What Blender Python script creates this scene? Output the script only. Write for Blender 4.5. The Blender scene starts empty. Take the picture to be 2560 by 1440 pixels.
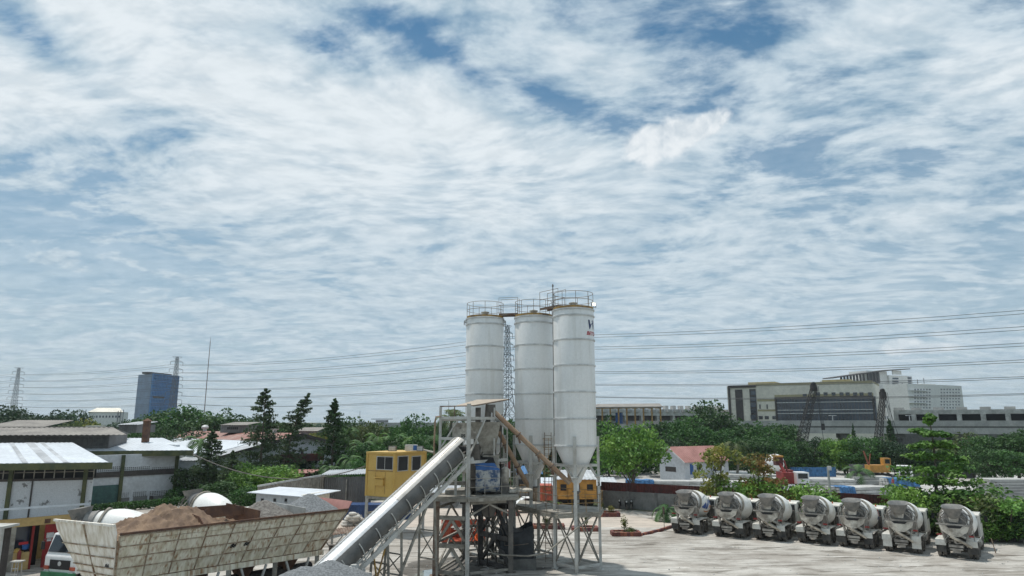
import bpy, math, random
from mathutils import Vector, Matrix, noise
R = math.radians
random.seed(7)
S = bpy.context.scene
COL = S.collection
CAMH, TH, F = 9.0, R(11.1), 1707.0
cT, sT = math.cos(TH), math.sin(TH)

def ray(px, py):
    u = (px - 1280) / F; v = (720 - py) / F
    return Vector((u, cT - v * sT, sT + v * cT))
def G(px, py, z=0.0):
    "point of height z seen at a pixel of the photograph"
    d = ray(px, py); t = (z - CAMH) / d.z
    return Vector((d.x * t, d.y * t, z))
def A(px, py, Y):
    d = ray(px, py); t = Y / d.y
    return Vector((d.x * t, Y, CAMH + d.z * t))

# ---------------------------------------------------------------- mesh builder
class MB:
    def __init__(s):
        s.v = []; s.f = []; s.m = []; s.mi = 0
    def add(s, vs, fs, M=None):
        o = len(s.v)
        for v in vs:
            v = Vector(v); s.v.append(M @ v if M else v)
        for f in fs:
            s.f.append(tuple(i + o for i in f)); s.m.append(s.mi)
        return s
    def box(s, c, d, rz=0, M=None, taper=(1, 1)):
        x, y, z = d[0] / 2, d[1] / 2, d[2] / 2
        tx, ty = taper
        vs = [(-x, -y, -z), (x, -y, -z), (x, y, -z), (-x, y, -z), (-x * tx, -y * ty, z), (x * tx, -y * ty, z), (x * tx, y * ty, z), (-x * tx, y * ty, z)]
        T = Matrix.Translation(Vector(c)) @ Matrix.Rotation(rz, 4, 'Z')
        if M: T = M @ T
        return s.add(vs, [(0, 3, 2, 1), (4, 5, 6, 7), (0, 1, 5, 4), (1, 2, 6, 5), (2, 3, 7, 6), (3, 0, 4, 7)], T)
    def frame(s, a, b, up=(0, 0, 1)):
        a = Vector(a); b = Vector(b); d = b - a; L = d.length; z = d.normalized(); u = Vector(up)
        if abs(z.dot(u)) > .98: u = Vector((0, 1, 0))
        x = u.cross(z).normalized(); y = z.cross(x)
        M = Matrix(((x.x, y.x, z.x, a.x), (x.y, y.y, z.y, a.y), (x.z, y.z, z.z, a.z), (0, 0, 0, 1)))
        return M, L
    def beam(s, a, b, w, h=None, up=(0, 0, 1)):
        "rectangular bar; w sideways, h along up"
        h = h or w
        M, L = s.frame(a, b, up)
        return s.box((0, 0, L / 2), (w, h, L), M=M)
    def ibeam(s, a, b, w, up=(0, 0, 1)):
        M, L = s.frame(a, b, up); t = w * .12
        s.box((0, w / 2 - t / 2, L / 2), (w, t, L), M=M); s.box((0, -w / 2 + t / 2, L / 2), (w, t, L), M=M)
        return s.box((0, 0, L / 2), (t, w - 2 * t - .002, L), M=M)
    def tube(s, a, b, r, r2=None, n=8, cap=True):
        M, L = s.frame(a, b); r2 = r if r2 is None else r2
        return s.lathe([(r, 0), (r2, L)], n, M, cap)
    def lathe(s, prof, n=24, M=None, cap=True):
        vs = []; fs = []
        for r, z in prof:
            for i in range(n):
                t = 2 * math.pi * i / n; vs.append((r * math.cos(t), r * math.sin(t), z))
        for k in range(len(prof) - 1):
            for i in range(n):
                j = (i + 1) % n
                fs.append((k * n + i, k * n + j, (k + 1) * n + j, (k + 1) * n + i))
        if cap:
            fs.append(tuple(range(n))[::-1]); fs.append(tuple(range((len(prof) - 1) * n, len(prof) * n)))
        return s.add(vs, fs, M)
    def path(s, pts, r, n=6):
        pts = [Vector(p) for p in pts]; vs = []; fs = []; N = len(pts)
        for k, p in enumerate(pts):
            d = (pts[min(k + 1, N - 1)] - pts[max(k - 1, 0)]).normalized()
            u = Vector((0, 0, 1)) if abs(d.z) < .95 else Vector((0, 1, 0))
            x = u.cross(d).normalized(); y = d.cross(x)
            for i in range(n):
                t = 2 * math.pi * i / n; vs.append(p + x * r * math.cos(t) + y * r * math.sin(t))
        for k in range(N - 1):
            for i in range(n):
                j = (i + 1) % n; fs.append((k * n + i, k * n + j, (k + 1) * n + j, (k + 1) * n + i))
        fs.append(tuple(range(n))[::-1]); fs.append(tuple(range((N - 1) * n, N * n)))
        return s.add(vs, fs)
    def poly(s, pts):
        return s.add(pts, [tuple(range(len(pts)))])
    def slab(s, pts, t, nrm=None):
        "planar polygon thickened by t against its normal"
        pts = [Vector(p) for p in pts]; n = len(pts)
        if nrm is None:
            nrm = Vector((0, 0, 0))
            for i in range(n): nrm += (pts[i] - pts[0]).cross(pts[(i + 1) % n] - pts[0])
            nrm.normalize()
        nrm = Vector(nrm); lo = [p - nrm * t for p in pts]
        fs = [tuple(range(n)), tuple(range(n, 2 * n))[::-1]] + [(i, i + n, (i + 1) % n + n, (i + 1) % n) for i in range(n)]
        return s.add(pts + lo, fs)
    def prism(s, prof, x0, x1, M=None):
        "profile in (y,z), extruded along x"
        n = len(prof)
        vs = [(x0, y, z) for y, z in prof] + [(x1, y, z) for y, z in prof]
        fs = [tuple(range(n))[::-1], tuple(range(n, 2 * n))] + [(i, (i + 1) % n, (i + 1) % n + n, i + n) for i in range(n)]
        return s.add(vs, fs, M)
    def corr(s, a, b, c, d, pitch=.3, amp=.04, t=.03):
        "corrugated sheet a-b (along the ribs' counting direction), d-c the opposite edge"
        a, b, c, d = map(Vector, (a, b, c, d)); n = max(2, int((b - a).length / pitch) * 2)
        nr = (b - a).cross(d - a).normalized(); vs = []; fs = []
        for i in range(n + 1):
            k = i / n; o = nr * (amp if i % 2 else 0)
            p, q = a.lerp(b, k), d.lerp(c, k)
            vs += [p + o, q + o, p + o - nr * t, q + o - nr * t]
        for i in range(n):
            e = 4 * i; g = e + 4
            fs += [(e, g, g + 1, e + 1), (e + 2, e + 3, g + 3, g + 2), (e, e + 2, g + 2, g), (e + 1, g + 1, g + 3, e + 3)]
        fs += [(0, 1, 3, 2), (4 * n, 4 * n + 2, 4 * n + 3, 4 * n + 1)]
        return s.add(vs, fs)
    def build(s, name, mats, parent=None, smooth=False, local=False):
        """links the faces as ONE mesh object. Vertices are in world space unless local."""
        if not isinstance(mats, (list, tuple)): mats = [mats]
        me = bpy.data.meshes.new(name)
        vs = s.v; loc = None
        if parent is not None and not local:
            rt = parent
            while rt.parent: rt = rt.parent
            Mi = rt.matrix_basis.inverted(); vs = [Mi @ v for v in vs]
        elif parent is None and not local and vs:
            xs = [v.x for v in vs]; ys = [v.y for v in vs]
            loc = Vector(((min(xs) + max(xs)) / 2, (min(ys) + max(ys)) / 2, min(v.z for v in vs)))
            vs = [v - loc for v in vs]
        me.from_pydata([tuple(v) for v in vs], [], s.f)
        for m in mats: me.materials.append(m)
        if len(mats) > 1: me.polygons.foreach_set('material_index', s.m)
        if smooth:
            me.polygons.foreach_set('use_smooth', [True] * len(me.polygons))
            try: me.set_sharp_from_angle(angle=R(38))
            except Exception: pass
        me.update()
        o = bpy.data.objects.new(name, me); COL.objects.link(o)
        if loc: o.location = loc
        if parent is not None: o.parent = parent
        return o

def thing(name, label, cat, loc=(0, 0, 0), rz=0, group=None):
    o = bpy.data.objects.new(name, None); COL.objects.link(o)
    o.location = loc; o.rotation_euler = (0, 0, rz); o.empty_display_size = .3
    o['label'] = label; o['category'] = cat
    if group: o['group'] = group
    return o
def tag(o, label, cat, group=None):
    o['label'] = label; o['category'] = cat
    if group: o['group'] = group
    return o
def struct(o):
    o['kind'] = 'structure'; return o
KIDS = {}
def dup(root, loc, rz=0, label=None, group=None, scale=None, mats=None):
    "copy of a thing with copies of its parts and sub-parts"
    def rec(o, par):
        c = o.copy(); COL.objects.link(c)
        if par is not None: c.parent = par
        for ch in KIDS.get(o.name) or []: rec(ch, c)
        if mats and c.type == 'MESH':
            base = c.name.split('.')[0]
            if base in mats:
                c.material_slots[0].link = 'OBJECT'; c.material_slots[0].material = mats[base]
        return c
    def reg(o):
        KIDS[o.name] = [x for x in bpy.data.objects if x.parent == o]
        for x in KIDS[o.name]: reg(x)
    if root.name not in KIDS: reg(root)
    c = rec(root, None); c.location = loc; c.rotation_euler = (0, 0, rz)
    if scale: c.scale = scale if isinstance(scale, (tuple, list)) else (scale,) * 3
    if label: c['label'] = label
    if group: c['group'] = group
    return c

# ---------------------------------------------------------------- materials
def mat(name, col, rough=.8, metal=0.0, var=.18, scale=2.0, col2=None, lo=.38, hi=.62, stretch=(1, 1, 1), bump=0.0, bscale=None,
        fine=.08, rand=0.0, transl=0.0, emit=None, spec=.5, wave=None):
    m = bpy.data.materials.new(name); m.use_nodes = True
    N = m.node_tree.nodes; L = m.node_tree.links; b = N['Principled BSDF']; out = N['Material Output']
    b.inputs['Roughness'].default_value = rough; b.inputs['Metallic'].default_value = metal
    b.inputs['Specular IOR Level'].default_value = spec
    tc = N.new('ShaderNodeTexCoord'); mp = N.new('ShaderNodeMapping'); mp.inputs['Scale'].default_value = stretch
    oi0 = N.new('ShaderNodeObjectInfo'); q0 = N.new('ShaderNodeMath'); q0.operation = 'MULTIPLY'; q0.inputs[1].default_value = 37.0; L.new(oi0.outputs['Random'], q0.inputs[0]); L.new(q0.outputs[0], mp.inputs['Location'])
    L.new(tc.outputs['Object'], mp.inputs[0])
    n1 = N.new('ShaderNodeTexNoise'); n1.inputs['Scale'].default_value = scale; n1.inputs['Detail'].default_value = 7; n1.inputs['Roughness'].default_value = .62
    L.new(mp.outputs[0], n1.inputs['Vector'])
    r = N.new('ShaderNodeMapRange'); r.inputs['From Min'].default_value = lo; r.inputs['From Max'].default_value = hi
    L.new(n1.outputs['Fac'], r.inputs['Value'])
    mx = N.new('ShaderNodeMix'); mx.data_type = 'RGBA'
    c2 = col2 if col2 else tuple(c * (1 - 1.6 * var) for c in col)
    c1 = col if col2 else tuple(min(1, c * (1 + var * .5)) for c in col)
    mx.inputs['A'].default_value = (*c1, 1); mx.inputs['B'].default_value = (*c2, 1)
    L.new(r.outputs[0], mx.inputs['Factor']); last = mx.outputs['Result']
    if fine:
        n2 = N.new('ShaderNodeTexNoise'); n2.inputs['Scale'].default_value = scale * 9; n2.inputs['Detail'].default_value = 4
        L.new(tc.outputs['Object'], n2.inputs['Vector'])
        r2 = N.new('ShaderNodeMapRange'); r2.inputs['From Min'].default_value = .3; r2.inputs['From Max'].default_value = .7
        r2.inputs['To Min'].default_value = 1 - fine * 1.5; r2.inputs['To Max'].default_value = 1 + fine
        L.new(n2.outputs['Fac'], r2.inputs['Value'])
        h = N.new('ShaderNodeHueSaturation'); L.new(last, h.inputs['Color']); L.new(r2.outputs[0], h.inputs['Value']); last = h.outputs[0]
    if rand:
        oi = N.new('ShaderNodeObjectInfo'); r3 = N.new('ShaderNodeMapRange'); r3.inputs['To Min'].default_value = 1 - rand; r3.inputs['To Max'].default_value = 1 + rand
        L.new(oi.outputs['Random'], r3.inputs['Value'])
        h = N.new('ShaderNodeHueSaturation'); L.new(last, h.inputs['Color']); L.new(r3.outputs[0], h.inputs['Value']); last = h.outputs[0]
    L.new(last, b.inputs['Base Color'])
    if bump:
        n3 = N.new('ShaderNodeTexNoise'); n3.inputs['Scale'].default_value = bscale or scale * 4; n3.inputs['Detail'].default_value = 6
        L.new(tc.outputs['Object'], n3.inputs['Vector'])
        bp = N.new('ShaderNodeBump'); bp.inputs['Strength'].default_value = min(1, bump * 8); bp.inputs['Distance'].default_value = bump
        L.new(n3.outputs['Fac'], bp.inputs['Height']); L.new(bp.outputs[0], b.inputs['Normal'])
    if transl:
        t = N.new('ShaderNodeBsdfTranslucent'); ms = N.new('ShaderNodeMixShader'); ms.inputs[0].default_value = transl
        L.new(last, t.inputs['Color']); L.new(b.outputs[0], ms.inputs[1]); L.new(t.outputs[0], ms.inputs[2]); L.new(ms.outputs[0], out.inputs['Surface'])
    if emit:
        b.inputs['Emission Color'].default_value = (*emit[0], 1); b.inputs['Emission Strength'].default_value = emit[1]
    return m
M = {}
def dm(k, *a, **kw): M[k] = mat(k, *a, **kw)
dm('silo', (.79, .80, .79), .42, col2=(.60, .59, .55), lo=.5, hi=.85, scale=.8, stretch=(2.4, 2.4, .18), fine=.03)
dm('silo_ring', (.60, .61, .60), .5, var=.15, scale=1.5)
dm('steel_white', (.50, .50, .47), .55, var=.25, scale=1.6, col2=(.33, .30, .25), lo=.45, hi=.75)
dm('steel_dust', (.36, .34, .29), .8, col2=(.20, .18, .15), scale=2.2)
dm('steel_dark', (.10, .095, .085), .7, col2=(.17, .15, .13), scale=2)
dm('steel_rust', (.13, .07, .045), .85, col2=(.23, .19, .15), scale=2.5)
dm('yellow', (.60, .39, .10), .5, col2=(.50, .30, .06), scale=1.4, lo=.45, hi=.8, fine=.04)
dm('yellow_rail', (.42, .25, .05), .6, col2=(.20, .12, .06), scale=3)
dm('rail', (.24, .21, .17), .7, col2=(.16, .10, .06), scale=5)
dm('rust_pipe', (.30, .19, .12), .75, col2=(.40, .30, .21), scale=1.2)
dm('cover', (.50, .485, .45), .38, metal=.25, var=.12, scale=.8)
dm('rubber', (.03, .03, .03), .8, col2=(.09, .085, .075), scale=2)
dm('tyre', (.07, .066, .06), .9, col2=(.20, .18, .155), scale=3)
dm('black', (.012, .012, .013), .6)
dm('cloth_black', (.018, .021, .024), .85, scale=1.5, col2=(.04, .045, .05))
dm('glass', (.015, .02, .025), .08, spec=.9, var=.1)
dm('glass_blue', (.03, .045, .07), .12, spec=.9, var=.4, scale=.25)
dm('blue_face', (.05, .23, .52), .3, col2=(.06, .18, .36), scale=.10, lo=.45, hi=.65)
dm('grey_face', (.10, .18, .30), .35, scale=.1)
dm('truck_white', (.64, .63, .58), .4, col2=(.40, .36, .29), scale=1.1, lo=.5, hi=.85)
dm('drum', (.80, .80, .77), .4, col2=(.50, .46, .38), scale=1.1, lo=.52, hi=.86, fine=.05, rand=.06)
dm('truck_grime', (.42, .395, .35), .8, col2=(.20, .18, .16), scale=2)
dm('truck_under', (.06, .057, .05), .9, col2=(.14, .13, .11), scale=2)
dm('hopper_grey', (.16, .165, .165), .75, col2=(.28, .27, .25), scale=2)
dm('chute', (.62, .58, .50), .7, col2=(.25, .22, .18), scale=1.8)
dm('red', (.26, .03, .025), .5)
dm('redbrown', (.10, .022, .018), .75, col2=(.05, .02, .018), scale=1.5)
dm('orange', (.42, .085, .04), .55, scale=1.5)
dm('orange2', (.50, .25, .05), .55, scale=1.5)
dm('green', (.02, .17, .07), .5)
dm('blue', (.03, .12, .35), .55, scale=1.5)
dm('tarp', (.05, .17, .36), .6, scale=1.8, var=.3, bump=.03)
dm('mixer_blue', (.045, .085, .17), .7, col2=(.42, .43, .42), scale=2.6, lo=.42, hi=.56)
dm('navy_sheet', (.02, .06, .17), .55, scale=1.5); dm('navy_paint', (.015, .03, .12), .5)
dm('red_paint', (.45, .02, .03), .5)
dm('orange_paint', (.55, .18, .04), .5)
dm('blue_paint', (.04, .10, .33), .5)
dm('white_roof', (.62, .66, .70), .45, var=.07, scale=.25)
dm('white_roof_old', (.48, .50, .52), .5, var=.2, scale=.3)
dm('grey_roof', (.30, .28, .25), .85, col2=(.20, .185, .17), scale=.4, stretch=(1, 1, 1))
dm('red_roof', (.26, .11, .085), .8, col2=(.36, .25, .22), scale=.5)
dm('pink_roof', (.40, .20, .175), .75, col2=(.30, .14, .12), scale=.4)
dm('olive', (.10, .105, .04), .7, col2=(.05, .065, .03), scale=1)
dm('wall_white', (.56, .58, .60), .85, col2=(.40, .41, .42), scale=.35, lo=.5, hi=.8)
dm('wall_peel', (.60, .62, .64), .85, col2=(.22, .22, .22), scale=1.1, lo=.60, hi=.64)
dm('wall_grey', (.24, .24, .23), .9, col2=(.14, .14, .135), scale=.5)
dm('wall_vent', (.13, .13, .125), .9)
dm('wall_kiosk', (.56, .40, .17), .8, col2=(.50, .35, .15), scale=.6, var=.1)
dm('door_green', (.05, .12, .11), .6)
dm('door_red', (.28, .02, .02), .55)
dm('corr_grey', (.16, .16, .155), .6, col2=(.11, .105, .10), scale=.6)
dm('beige', (.78, .74, .64), .85, var=.08, scale=.1)
dm('beige_band', (.42, .37, .22), .85, var=.08, scale=.1)
dm('brown_dark', (.07, .06, .055), .7)
dm('conc', (.44, .44, .42), .9, col2=(.32, .32, .31), scale=.3)
dm('conc_light', (.56, .56, .54), .9, col2=(.34, .34, .32), scale=.5)
dm('conc_dark', (.14, .14, .13), .9)
dm('hotel', (.72, .72, .69), .8, var=.05, scale=.1)
dm('lattice', (.16, .17, .18), .7, fine=0)
dm('lattice_red', (.30, .22, .20), .7, fine=0)
dm('wire', (.06, .065, .07), .7, fine=0)
dm('crane_dark', (.045, .042, .04), .8)
dm('sand', (.255, .175, .115), .95, col2=(.15, .10, .07), scale=1.5, bump=.05, bscale=5)
dm('gravel', (.235, .25, .26), .95, col2=(.13, .14, .145), scale=9, lo=.4, hi=.6, bump=.05, bscale=22, fine=.3)
dm('gravel_brown', (.24, .225, .205), .95, col2=(.11, .10, .09), scale=6, bump=.08, bscale=12, fine=.3)
dm('bag', (.50, .49, .46), .85, rand=.25, scale=3)
dm('brick_red', (.21, .075, .06), .85, rand=.3, scale=3)
dm('brick_orange', (.36, .13, .075), .85, rand=.2, scale=3)
dm('brick_dark', (.10, .04, .045), .85, rand=.3, scale=3)
dm('bark', (.10, .08, .06), .95, col2=(.16, .14, .11), scale=3)
dm('bark_pale', (.24, .22, .19), .95, scale=3)
dm('flower', (.25, .14, .10), .8)
for k, c, c2 in (('leaf_dark', (0.035, 0.079, 0.028), (0.063, 0.135, 0.035)), ('leaf_deep', (0.028, 0.063, 0.032), (0.051, 0.105, 0.041)),
                 ('leaf_mid', (0.071, 0.167, 0.038), (0.041, 0.105, 0.032)), ('leaf_bright', (0.151, 0.277, 0.048), (0.071, 0.174, 0.035)),
                 ('leaf_lime', (0.238, 0.397, 0.071), (0.111, 0.246, 0.048)), ('leaf_yellow', (0.270, 0.254, 0.056), (0.104, 0.167, 0.040)),
                 ('leaf_red', (0.317, 0.159, 0.056), (0.120, 0.206, 0.048)), ('leaf_conifer', (.110, .165, .070), (.060, .105, .045)),
                 ('leaf_palm', (0.095, 0.190, 0.048), (0.056, 0.127, 0.044)), ('leaf_olive', (0.135, 0.167, 0.056), (0.071, 0.120, 0.040))):
    dm(k, c, .6, col2=c2, scale=.45, lo=.4, hi=.6, fine=.35, rand=.22, transl=.28, spec=.35)
dm('skin', (.30, .17, .11), .6); dm('shirt_red', (.45, .10, .09), .85); dm('shirt_orange', (.75, .13, .03), .8)
dm('trouser', (.04, .045, .06), .9); dm('shirt_white', (.6, .6, .58), .85); dm('hair', (.01, .009, .008), .7)
dm('lamp_lit', (.8, .8, .75), .4, emit=((1, .93, .75), 3.0))
dm('canvas', (.58, .50, .41), .8, var=.06, scale=.8, transl=.25)

def rust_mat(name, base, dark, amt):
    "cream paint with rust that runs down from the seams"
    m = bpy.data.materials.new(name); m.use_nodes = True
    N = m.node_tree.nodes; L = m.node_tree.links; b = N['Principled BSDF']; b.inputs['Roughness'].default_value = .75
    tc = N.new('ShaderNodeTexCoord')
    def nz(sc, st, det=6):
        mp = N.new('ShaderNodeMapping'); mp.inputs['Scale'].default_value = st; L.new(tc.outputs['Object'], mp.inputs[0])
        n = N.new('ShaderNodeTexNoise'); n.inputs['Scale'].default_value = sc; n.inputs['Detail'].default_value = det; L.new(mp.outputs[0], n.inputs['Vector']); return n.outputs['Fac']
    def rng(o, a, c, t0=0, t1=1):
        r = N.new('ShaderNodeMapRange'); r.inputs['From Min'].default_value = a; r.inputs['From Max'].default_value = c
        r.inputs['To Min'].default_value = t0; r.inputs['To Max'].default_value = t1; L.new(o, r.inputs['Value']); return r.outputs[0]
    def mul(a, c):
        q = N.new('ShaderNodeMath'); q.operation = 'MULTIPLY'; L.new(a, q.inputs[0]); L.new(c, q.inputs[1]); return q.outputs[0]
    f = mul(rng(nz(8.5, (1, 1, .035)), .49, .66), rng(nz(1.1, (1, 1, 2.2)), .38, .58, .12, amt))
    mx = N.new('ShaderNodeMix'); mx.data_type = 'RGBA'; mx.inputs['A'].default_value = (*base, 1); mx.inputs['B'].default_value = (*dark, 1); L.new(f, mx.inputs['Factor'])
    m2 = N.new('ShaderNodeMix'); m2.data_type = 'RGBA'; m2.blend_type = 'MULTIPLY'; m2.inputs['Factor'].default_value = 1
    L.new(mx.outputs['Result'], m2.inputs['A'])
    cr = N.new('ShaderNodeMix'); cr.data_type = 'RGBA'; cr.inputs['A'].default_value = (1, 1, 1, 1); cr.inputs['B'].default_value = (.72, .68, .60, 1)
    L.new(rng(nz(5, (1, 1, .15)), .4, .65), cr.inputs['Factor']); L.new(cr.outputs['Result'], m2.inputs['B'])
    L.new(m2.outputs['Result'], b.inputs['Base Color']); M[name] = m
rust_mat('bin_paint', (.82, .77, .63), (.36, .17, .06), .85)
rust_mat('bin_end', (.84, .81, .74), (.38, .22, .12), .3)
dm('bin_rib', (.46, .40, .30), .85, col2=(.19, .10, .05), scale=3)
dm('bin_rust', (.09, .05, .038), .9, col2=(.16, .085, .05), scale=2)

def text_geo(txt, size, shear=0.0, bold=0.0):
    cu = bpy.data.curves.new('lettering_curve', 'FONT'); cu.body = txt; cu.size = size; cu.shear = shear; cu.offset = bold
    cu.resolution_u = 3; cu.align_x = 'LEFT'
    o = bpy.data.objects.new('lettering_curve', cu); COL.objects.link(o)
    dg = bpy.context.evaluated_depsgraph_get(); me = bpy.data.meshes.new_from_object(o.evaluated_get(dg))
    vs = [v.co.copy() for v in me.vertices]; fs = [tuple(p.vertices) for p in me.polygons]
    bpy.data.objects.remove(o); bpy.data.meshes.remove(me); bpy.data.curves.remove(cu)
    return vs, fs
def letters(mb, txt, size, p, ex, ez, shear=0, bold=0, centre=False):
    "flat lettering at p, reading along ex, upright along ez"
    vs, fs = text_geo(txt, size, shear, bold); ex = Vector(ex).normalized(); ez = Vector(ez).normalized(); p = Vector(p)
    if centre:
        cx = (min(v.x for v in vs) + max(v.x for v in vs)) / 2; vs = [Vector((v.x - cx, v.y, 0)) for v in vs]
    mb.add([p + ex * v.x + ez * v.y for v in vs], fs)

class Face:
    "a vertical plane through two ground points; pixel rectangles of the photograph are laid on it"
    def __init__(s, p0, p1):
        s.p0 = Vector((p0[0], p0[1], 0)); s.p1 = Vector((p1[0], p1[1], 0)); s.ex = (s.p1 - s.p0).normalized()
        s.n = Vector((s.ex.y, -s.ex.x, 0)); s.L = (s.p1 - s.p0).length
    def hit(s, px, py):
        d = ray(px, py); o = Vector((0, 0, CAMH)); t = (s.p0 - o).dot(s.n) / d.dot(s.n); q = o + d * t
        return (q - s.p0).dot(s.ex), q.z
    def P(s, a, z, o=0.0): return s.p0 + s.ex * a + s.n * o + Vector((0, 0, z))
    def box(s, mb, a0, z0, a1, z1, o0, o1):
        c = [s.P(a0, z0, o0), s.P(a1, z0, o0), s.P(a1, z0, o1), s.P(a0, z0, o1)]
        u = Vector((0, 0, z1 - z0))
        return mb.add(c + [q + u for q in c], [(0, 1, 2, 3), (7, 6, 5, 4), (0, 4, 5, 1), (1, 5, 6, 2), (2, 6, 7, 3), (3, 7, 4, 0)])
    def rect(s, mb, x0, y0, x1, y1, o0=-.05, o1=.06):
        a0, z1 = s.hit((x0), (y0)); a1, z0 = s.hit(x1, y1)
        a0b, _ = s.hit(x0, y1); a1b, _ = s.hit(x1, y0)
        return s.box(mb, (a0 + a0b) / 2, z0, (a1 + a1b) / 2, z1, o0, o1)
# ---------------------------------------------------------------- camera, sun, sky
cam = bpy.data.objects.new('camera', bpy.data.cameras.new('camera')); COL.objects.link(cam)
cam.location = (0, 0, CAMH); cam.rotation_euler = (R(90) + TH, 0, 0)
cam.data.sensor_width = 36; cam.data.lens = 36 * F / 2560; cam.data.clip_start = .5; cam.data.clip_end = 12000
S.camera = cam
SUN = Vector((-.24, .17, .95)).normalized()
sl = bpy.data.lights.new('sun', 'SUN'); sl.energy = 3.3; sl.angle = R(1.0); sl.color = (1, .955, .89)
so = bpy.data.objects.new('sun', sl); COL.objects.link(so); so.rotation_euler = (-SUN).to_track_quat('-Z', 'Y').to_euler()
S.view_settings.view_transform = 'Standard'; S.view_settings.look = 'None'; S.view_settings.exposure = 0; S.view_settings.gamma = 1

W = bpy.data.worlds.new('World'); S.world = W; W.use_nodes = True
def make_sky():
    N = W.node_tree.nodes; L = W.node_tree.links; bg = N['Background']; STR = .1; bg.inputs['Strength'].default_value = STR
    sky = N.new('ShaderNodeTexSky'); sky.sky_type = 'NISHITA'; sky.sun_disc = False
    sky.sun_elevation = math.asin(SUN.z); sky.sun_rotation = math.atan2(SUN.x, SUN.y); sky.air_density = 1.0; sky.dust_density = .6; sky.ozone_density = 2.0
    tc = N.new('ShaderNodeTexCoord'); D = tc.outputs['Generated']
    def val(x):
        v = N.new('ShaderNodeValue'); v.outputs[0].default_value = x; return v.outputs[0]
    def mt(op, a, b=None, c=None, clamp=False):
        q = N.new('ShaderNodeMath'); q.operation = op; q.use_clamp = clamp
        for i, x in enumerate((a, b, c)):
            if x is None: continue
            if isinstance(x, (int, float)): q.inputs[i].default_value = x
            else: L.new(x, q.inputs[i])
        return q.outputs[0]
    def vm(op, a, b=None):
        q = N.new('ShaderNodeVectorMath'); q.operation = op
        L.new(a, q.inputs[0])
        if b is not None:
            if isinstance(b, tuple): q.inputs[1].default_value = b
            else: L.new(b, q.inputs[1])
        return q
    def rng(o, a, c, t0=0.0, t1=1.0, smooth=True):
        r = N.new('ShaderNodeMapRange'); r.interpolation_type = 'SMOOTHSTEP' if smooth else 'LINEAR'
        r.inputs['From Min'].default_value = a; r.inputs['From Max'].default_value = c
        r.inputs['To Min'].default_value = t0; r.inputs['To Max'].default_value = t1; L.new(o, r.inputs['Value']); return r.outputs[0]
    def nz(vec, sc, st=(1, 1, 1), det=8, ro=.6, dist=0, rot=0, off=(0, 0, 0)):
        mp = N.new('ShaderNodeMapping'); mp.inputs['Scale'].default_value = st; mp.inputs['Rotation'].default_value = (0, 0, rot); mp.inputs['Location'].default_value = off
        L.new(vec, mp.inputs[0]); n = N.new('ShaderNodeTexNoise'); n.inputs['Scale'].default_value = sc; n.inputs['Detail'].default_value = det
        n.inputs['Roughness'].default_value = ro; n.inputs['Distortion'].default_value = dist; L.new(mp.outputs[0], n.inputs['Vector']); return n.outputs['Fac']
    def mixc(f, a, b):
        m = N.new('ShaderNodeMix'); m.data_type = 'RGBA'
        if isinstance(f, float): m.inputs['Factor'].default_value = f
        else: L.new(f, m.inputs['Factor'])
        for k, x in (('A', a), ('B', b)):
            if isinstance(x, tuple): m.inputs[k].default_value = (*x, 1)
            else: L.new(x, m.inputs[k])
        return m.outputs['Result']
    sp = N.new('ShaderNodeSeparateXYZ'); L.new(D, sp.inputs[0]); dx, dy, dz = sp.outputs
    h = mt('ADD', mt('MAXIMUM', dz, 0.0), .13)
    cb = N.new('ShaderNodeCombineXYZ'); L.new(mt('DIVIDE', dx, h), cb.inputs[0]); L.new(mt('DIVIDE', dy, h), cb.inputs[1]); P = cb.outputs[0]
    # a slow warp so that the cells of the altocumulus sheet run in bent rows
    wn = N.new('ShaderNodeTexNoise'); wn.inputs['Scale'].default_value = 1.3; wn.inputs['Detail'].default_value = 1; L.new(P, wn.inputs['Vector'])
    wv = vm('SUBTRACT', wn.outputs['Color'], (.5, .5, .5)).outputs[0]
    sc = N.new('ShaderNodeVectorMath'); sc.operation = 'SCALE'; L.new(wv, sc.inputs[0]); sc.inputs[3].default_value = .35
    PW = vm('ADD', P, sc.outputs[0]).outputs[0]
    cells = nz(PW, 11.0, (1, 1.35, 1), 7, .58, 0, R(28))
    mid = nz(PW, 3.4, (1, 1.25, 1), 8, .58, 0, R(20), (3, 1, 0))
    big = nz(P, .75, (1, 1, 1), 4, .5, 0, 0, (5.3, 2.2, 0))
    streak = nz(PW, 5.0, (.8, 2.0, 1), 5, .55, 0, R(-12))
    cov = mt('ADD', mt('ADD', mt('MULTIPLY', cells, .44), mt('MULTIPLY', mid, .70)), mt('ADD', mt('MULTIPLY', big, .38), mt('MULTIPLY', streak, .30)))
    # soft openings and thick places, each at its own direction in the sky
    def blob(px, py, wx, wy, rot, amp):
        d = ray(px, py).normalized(); X = Vector((0, 0, 1)).cross(d).normalized() * -1; Yv = d.cross(X) * -1
        if Yv.z < 0: Yv = -Yv
        X = Vector((d.y, -d.x, 0)).normalized()
        a, b = math.cos(rot), math.sin(rot); U = X * a + Yv * b; V = Yv * a - X * b
        s1 = F / wx; s2 = F / wy
        df = vm('SUBTRACT', D, tuple(d)).outputs[0]
        u = mt('MULTIPLY', vm('DOT_PRODUCT', df, tuple(U)).outputs['Value'], s1); v = mt('MULTIPLY', vm('DOT_PRODUCT', df, tuple(V)).outputs['Value'], s2)
        front = mt('GREATER_THAN', vm('DOT_PRODUCT', D, tuple(d)).outputs['Value'], 0.0)
        g = mt('POWER', 2.718, mt('MULTIPLY', mt('ADD', mt('MULTIPLY', u, u), mt('MULTIPLY', v, v)), -1.0))
        return mt('MULTIPLY', mt('MULTIPLY', g, front), amp)
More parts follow.
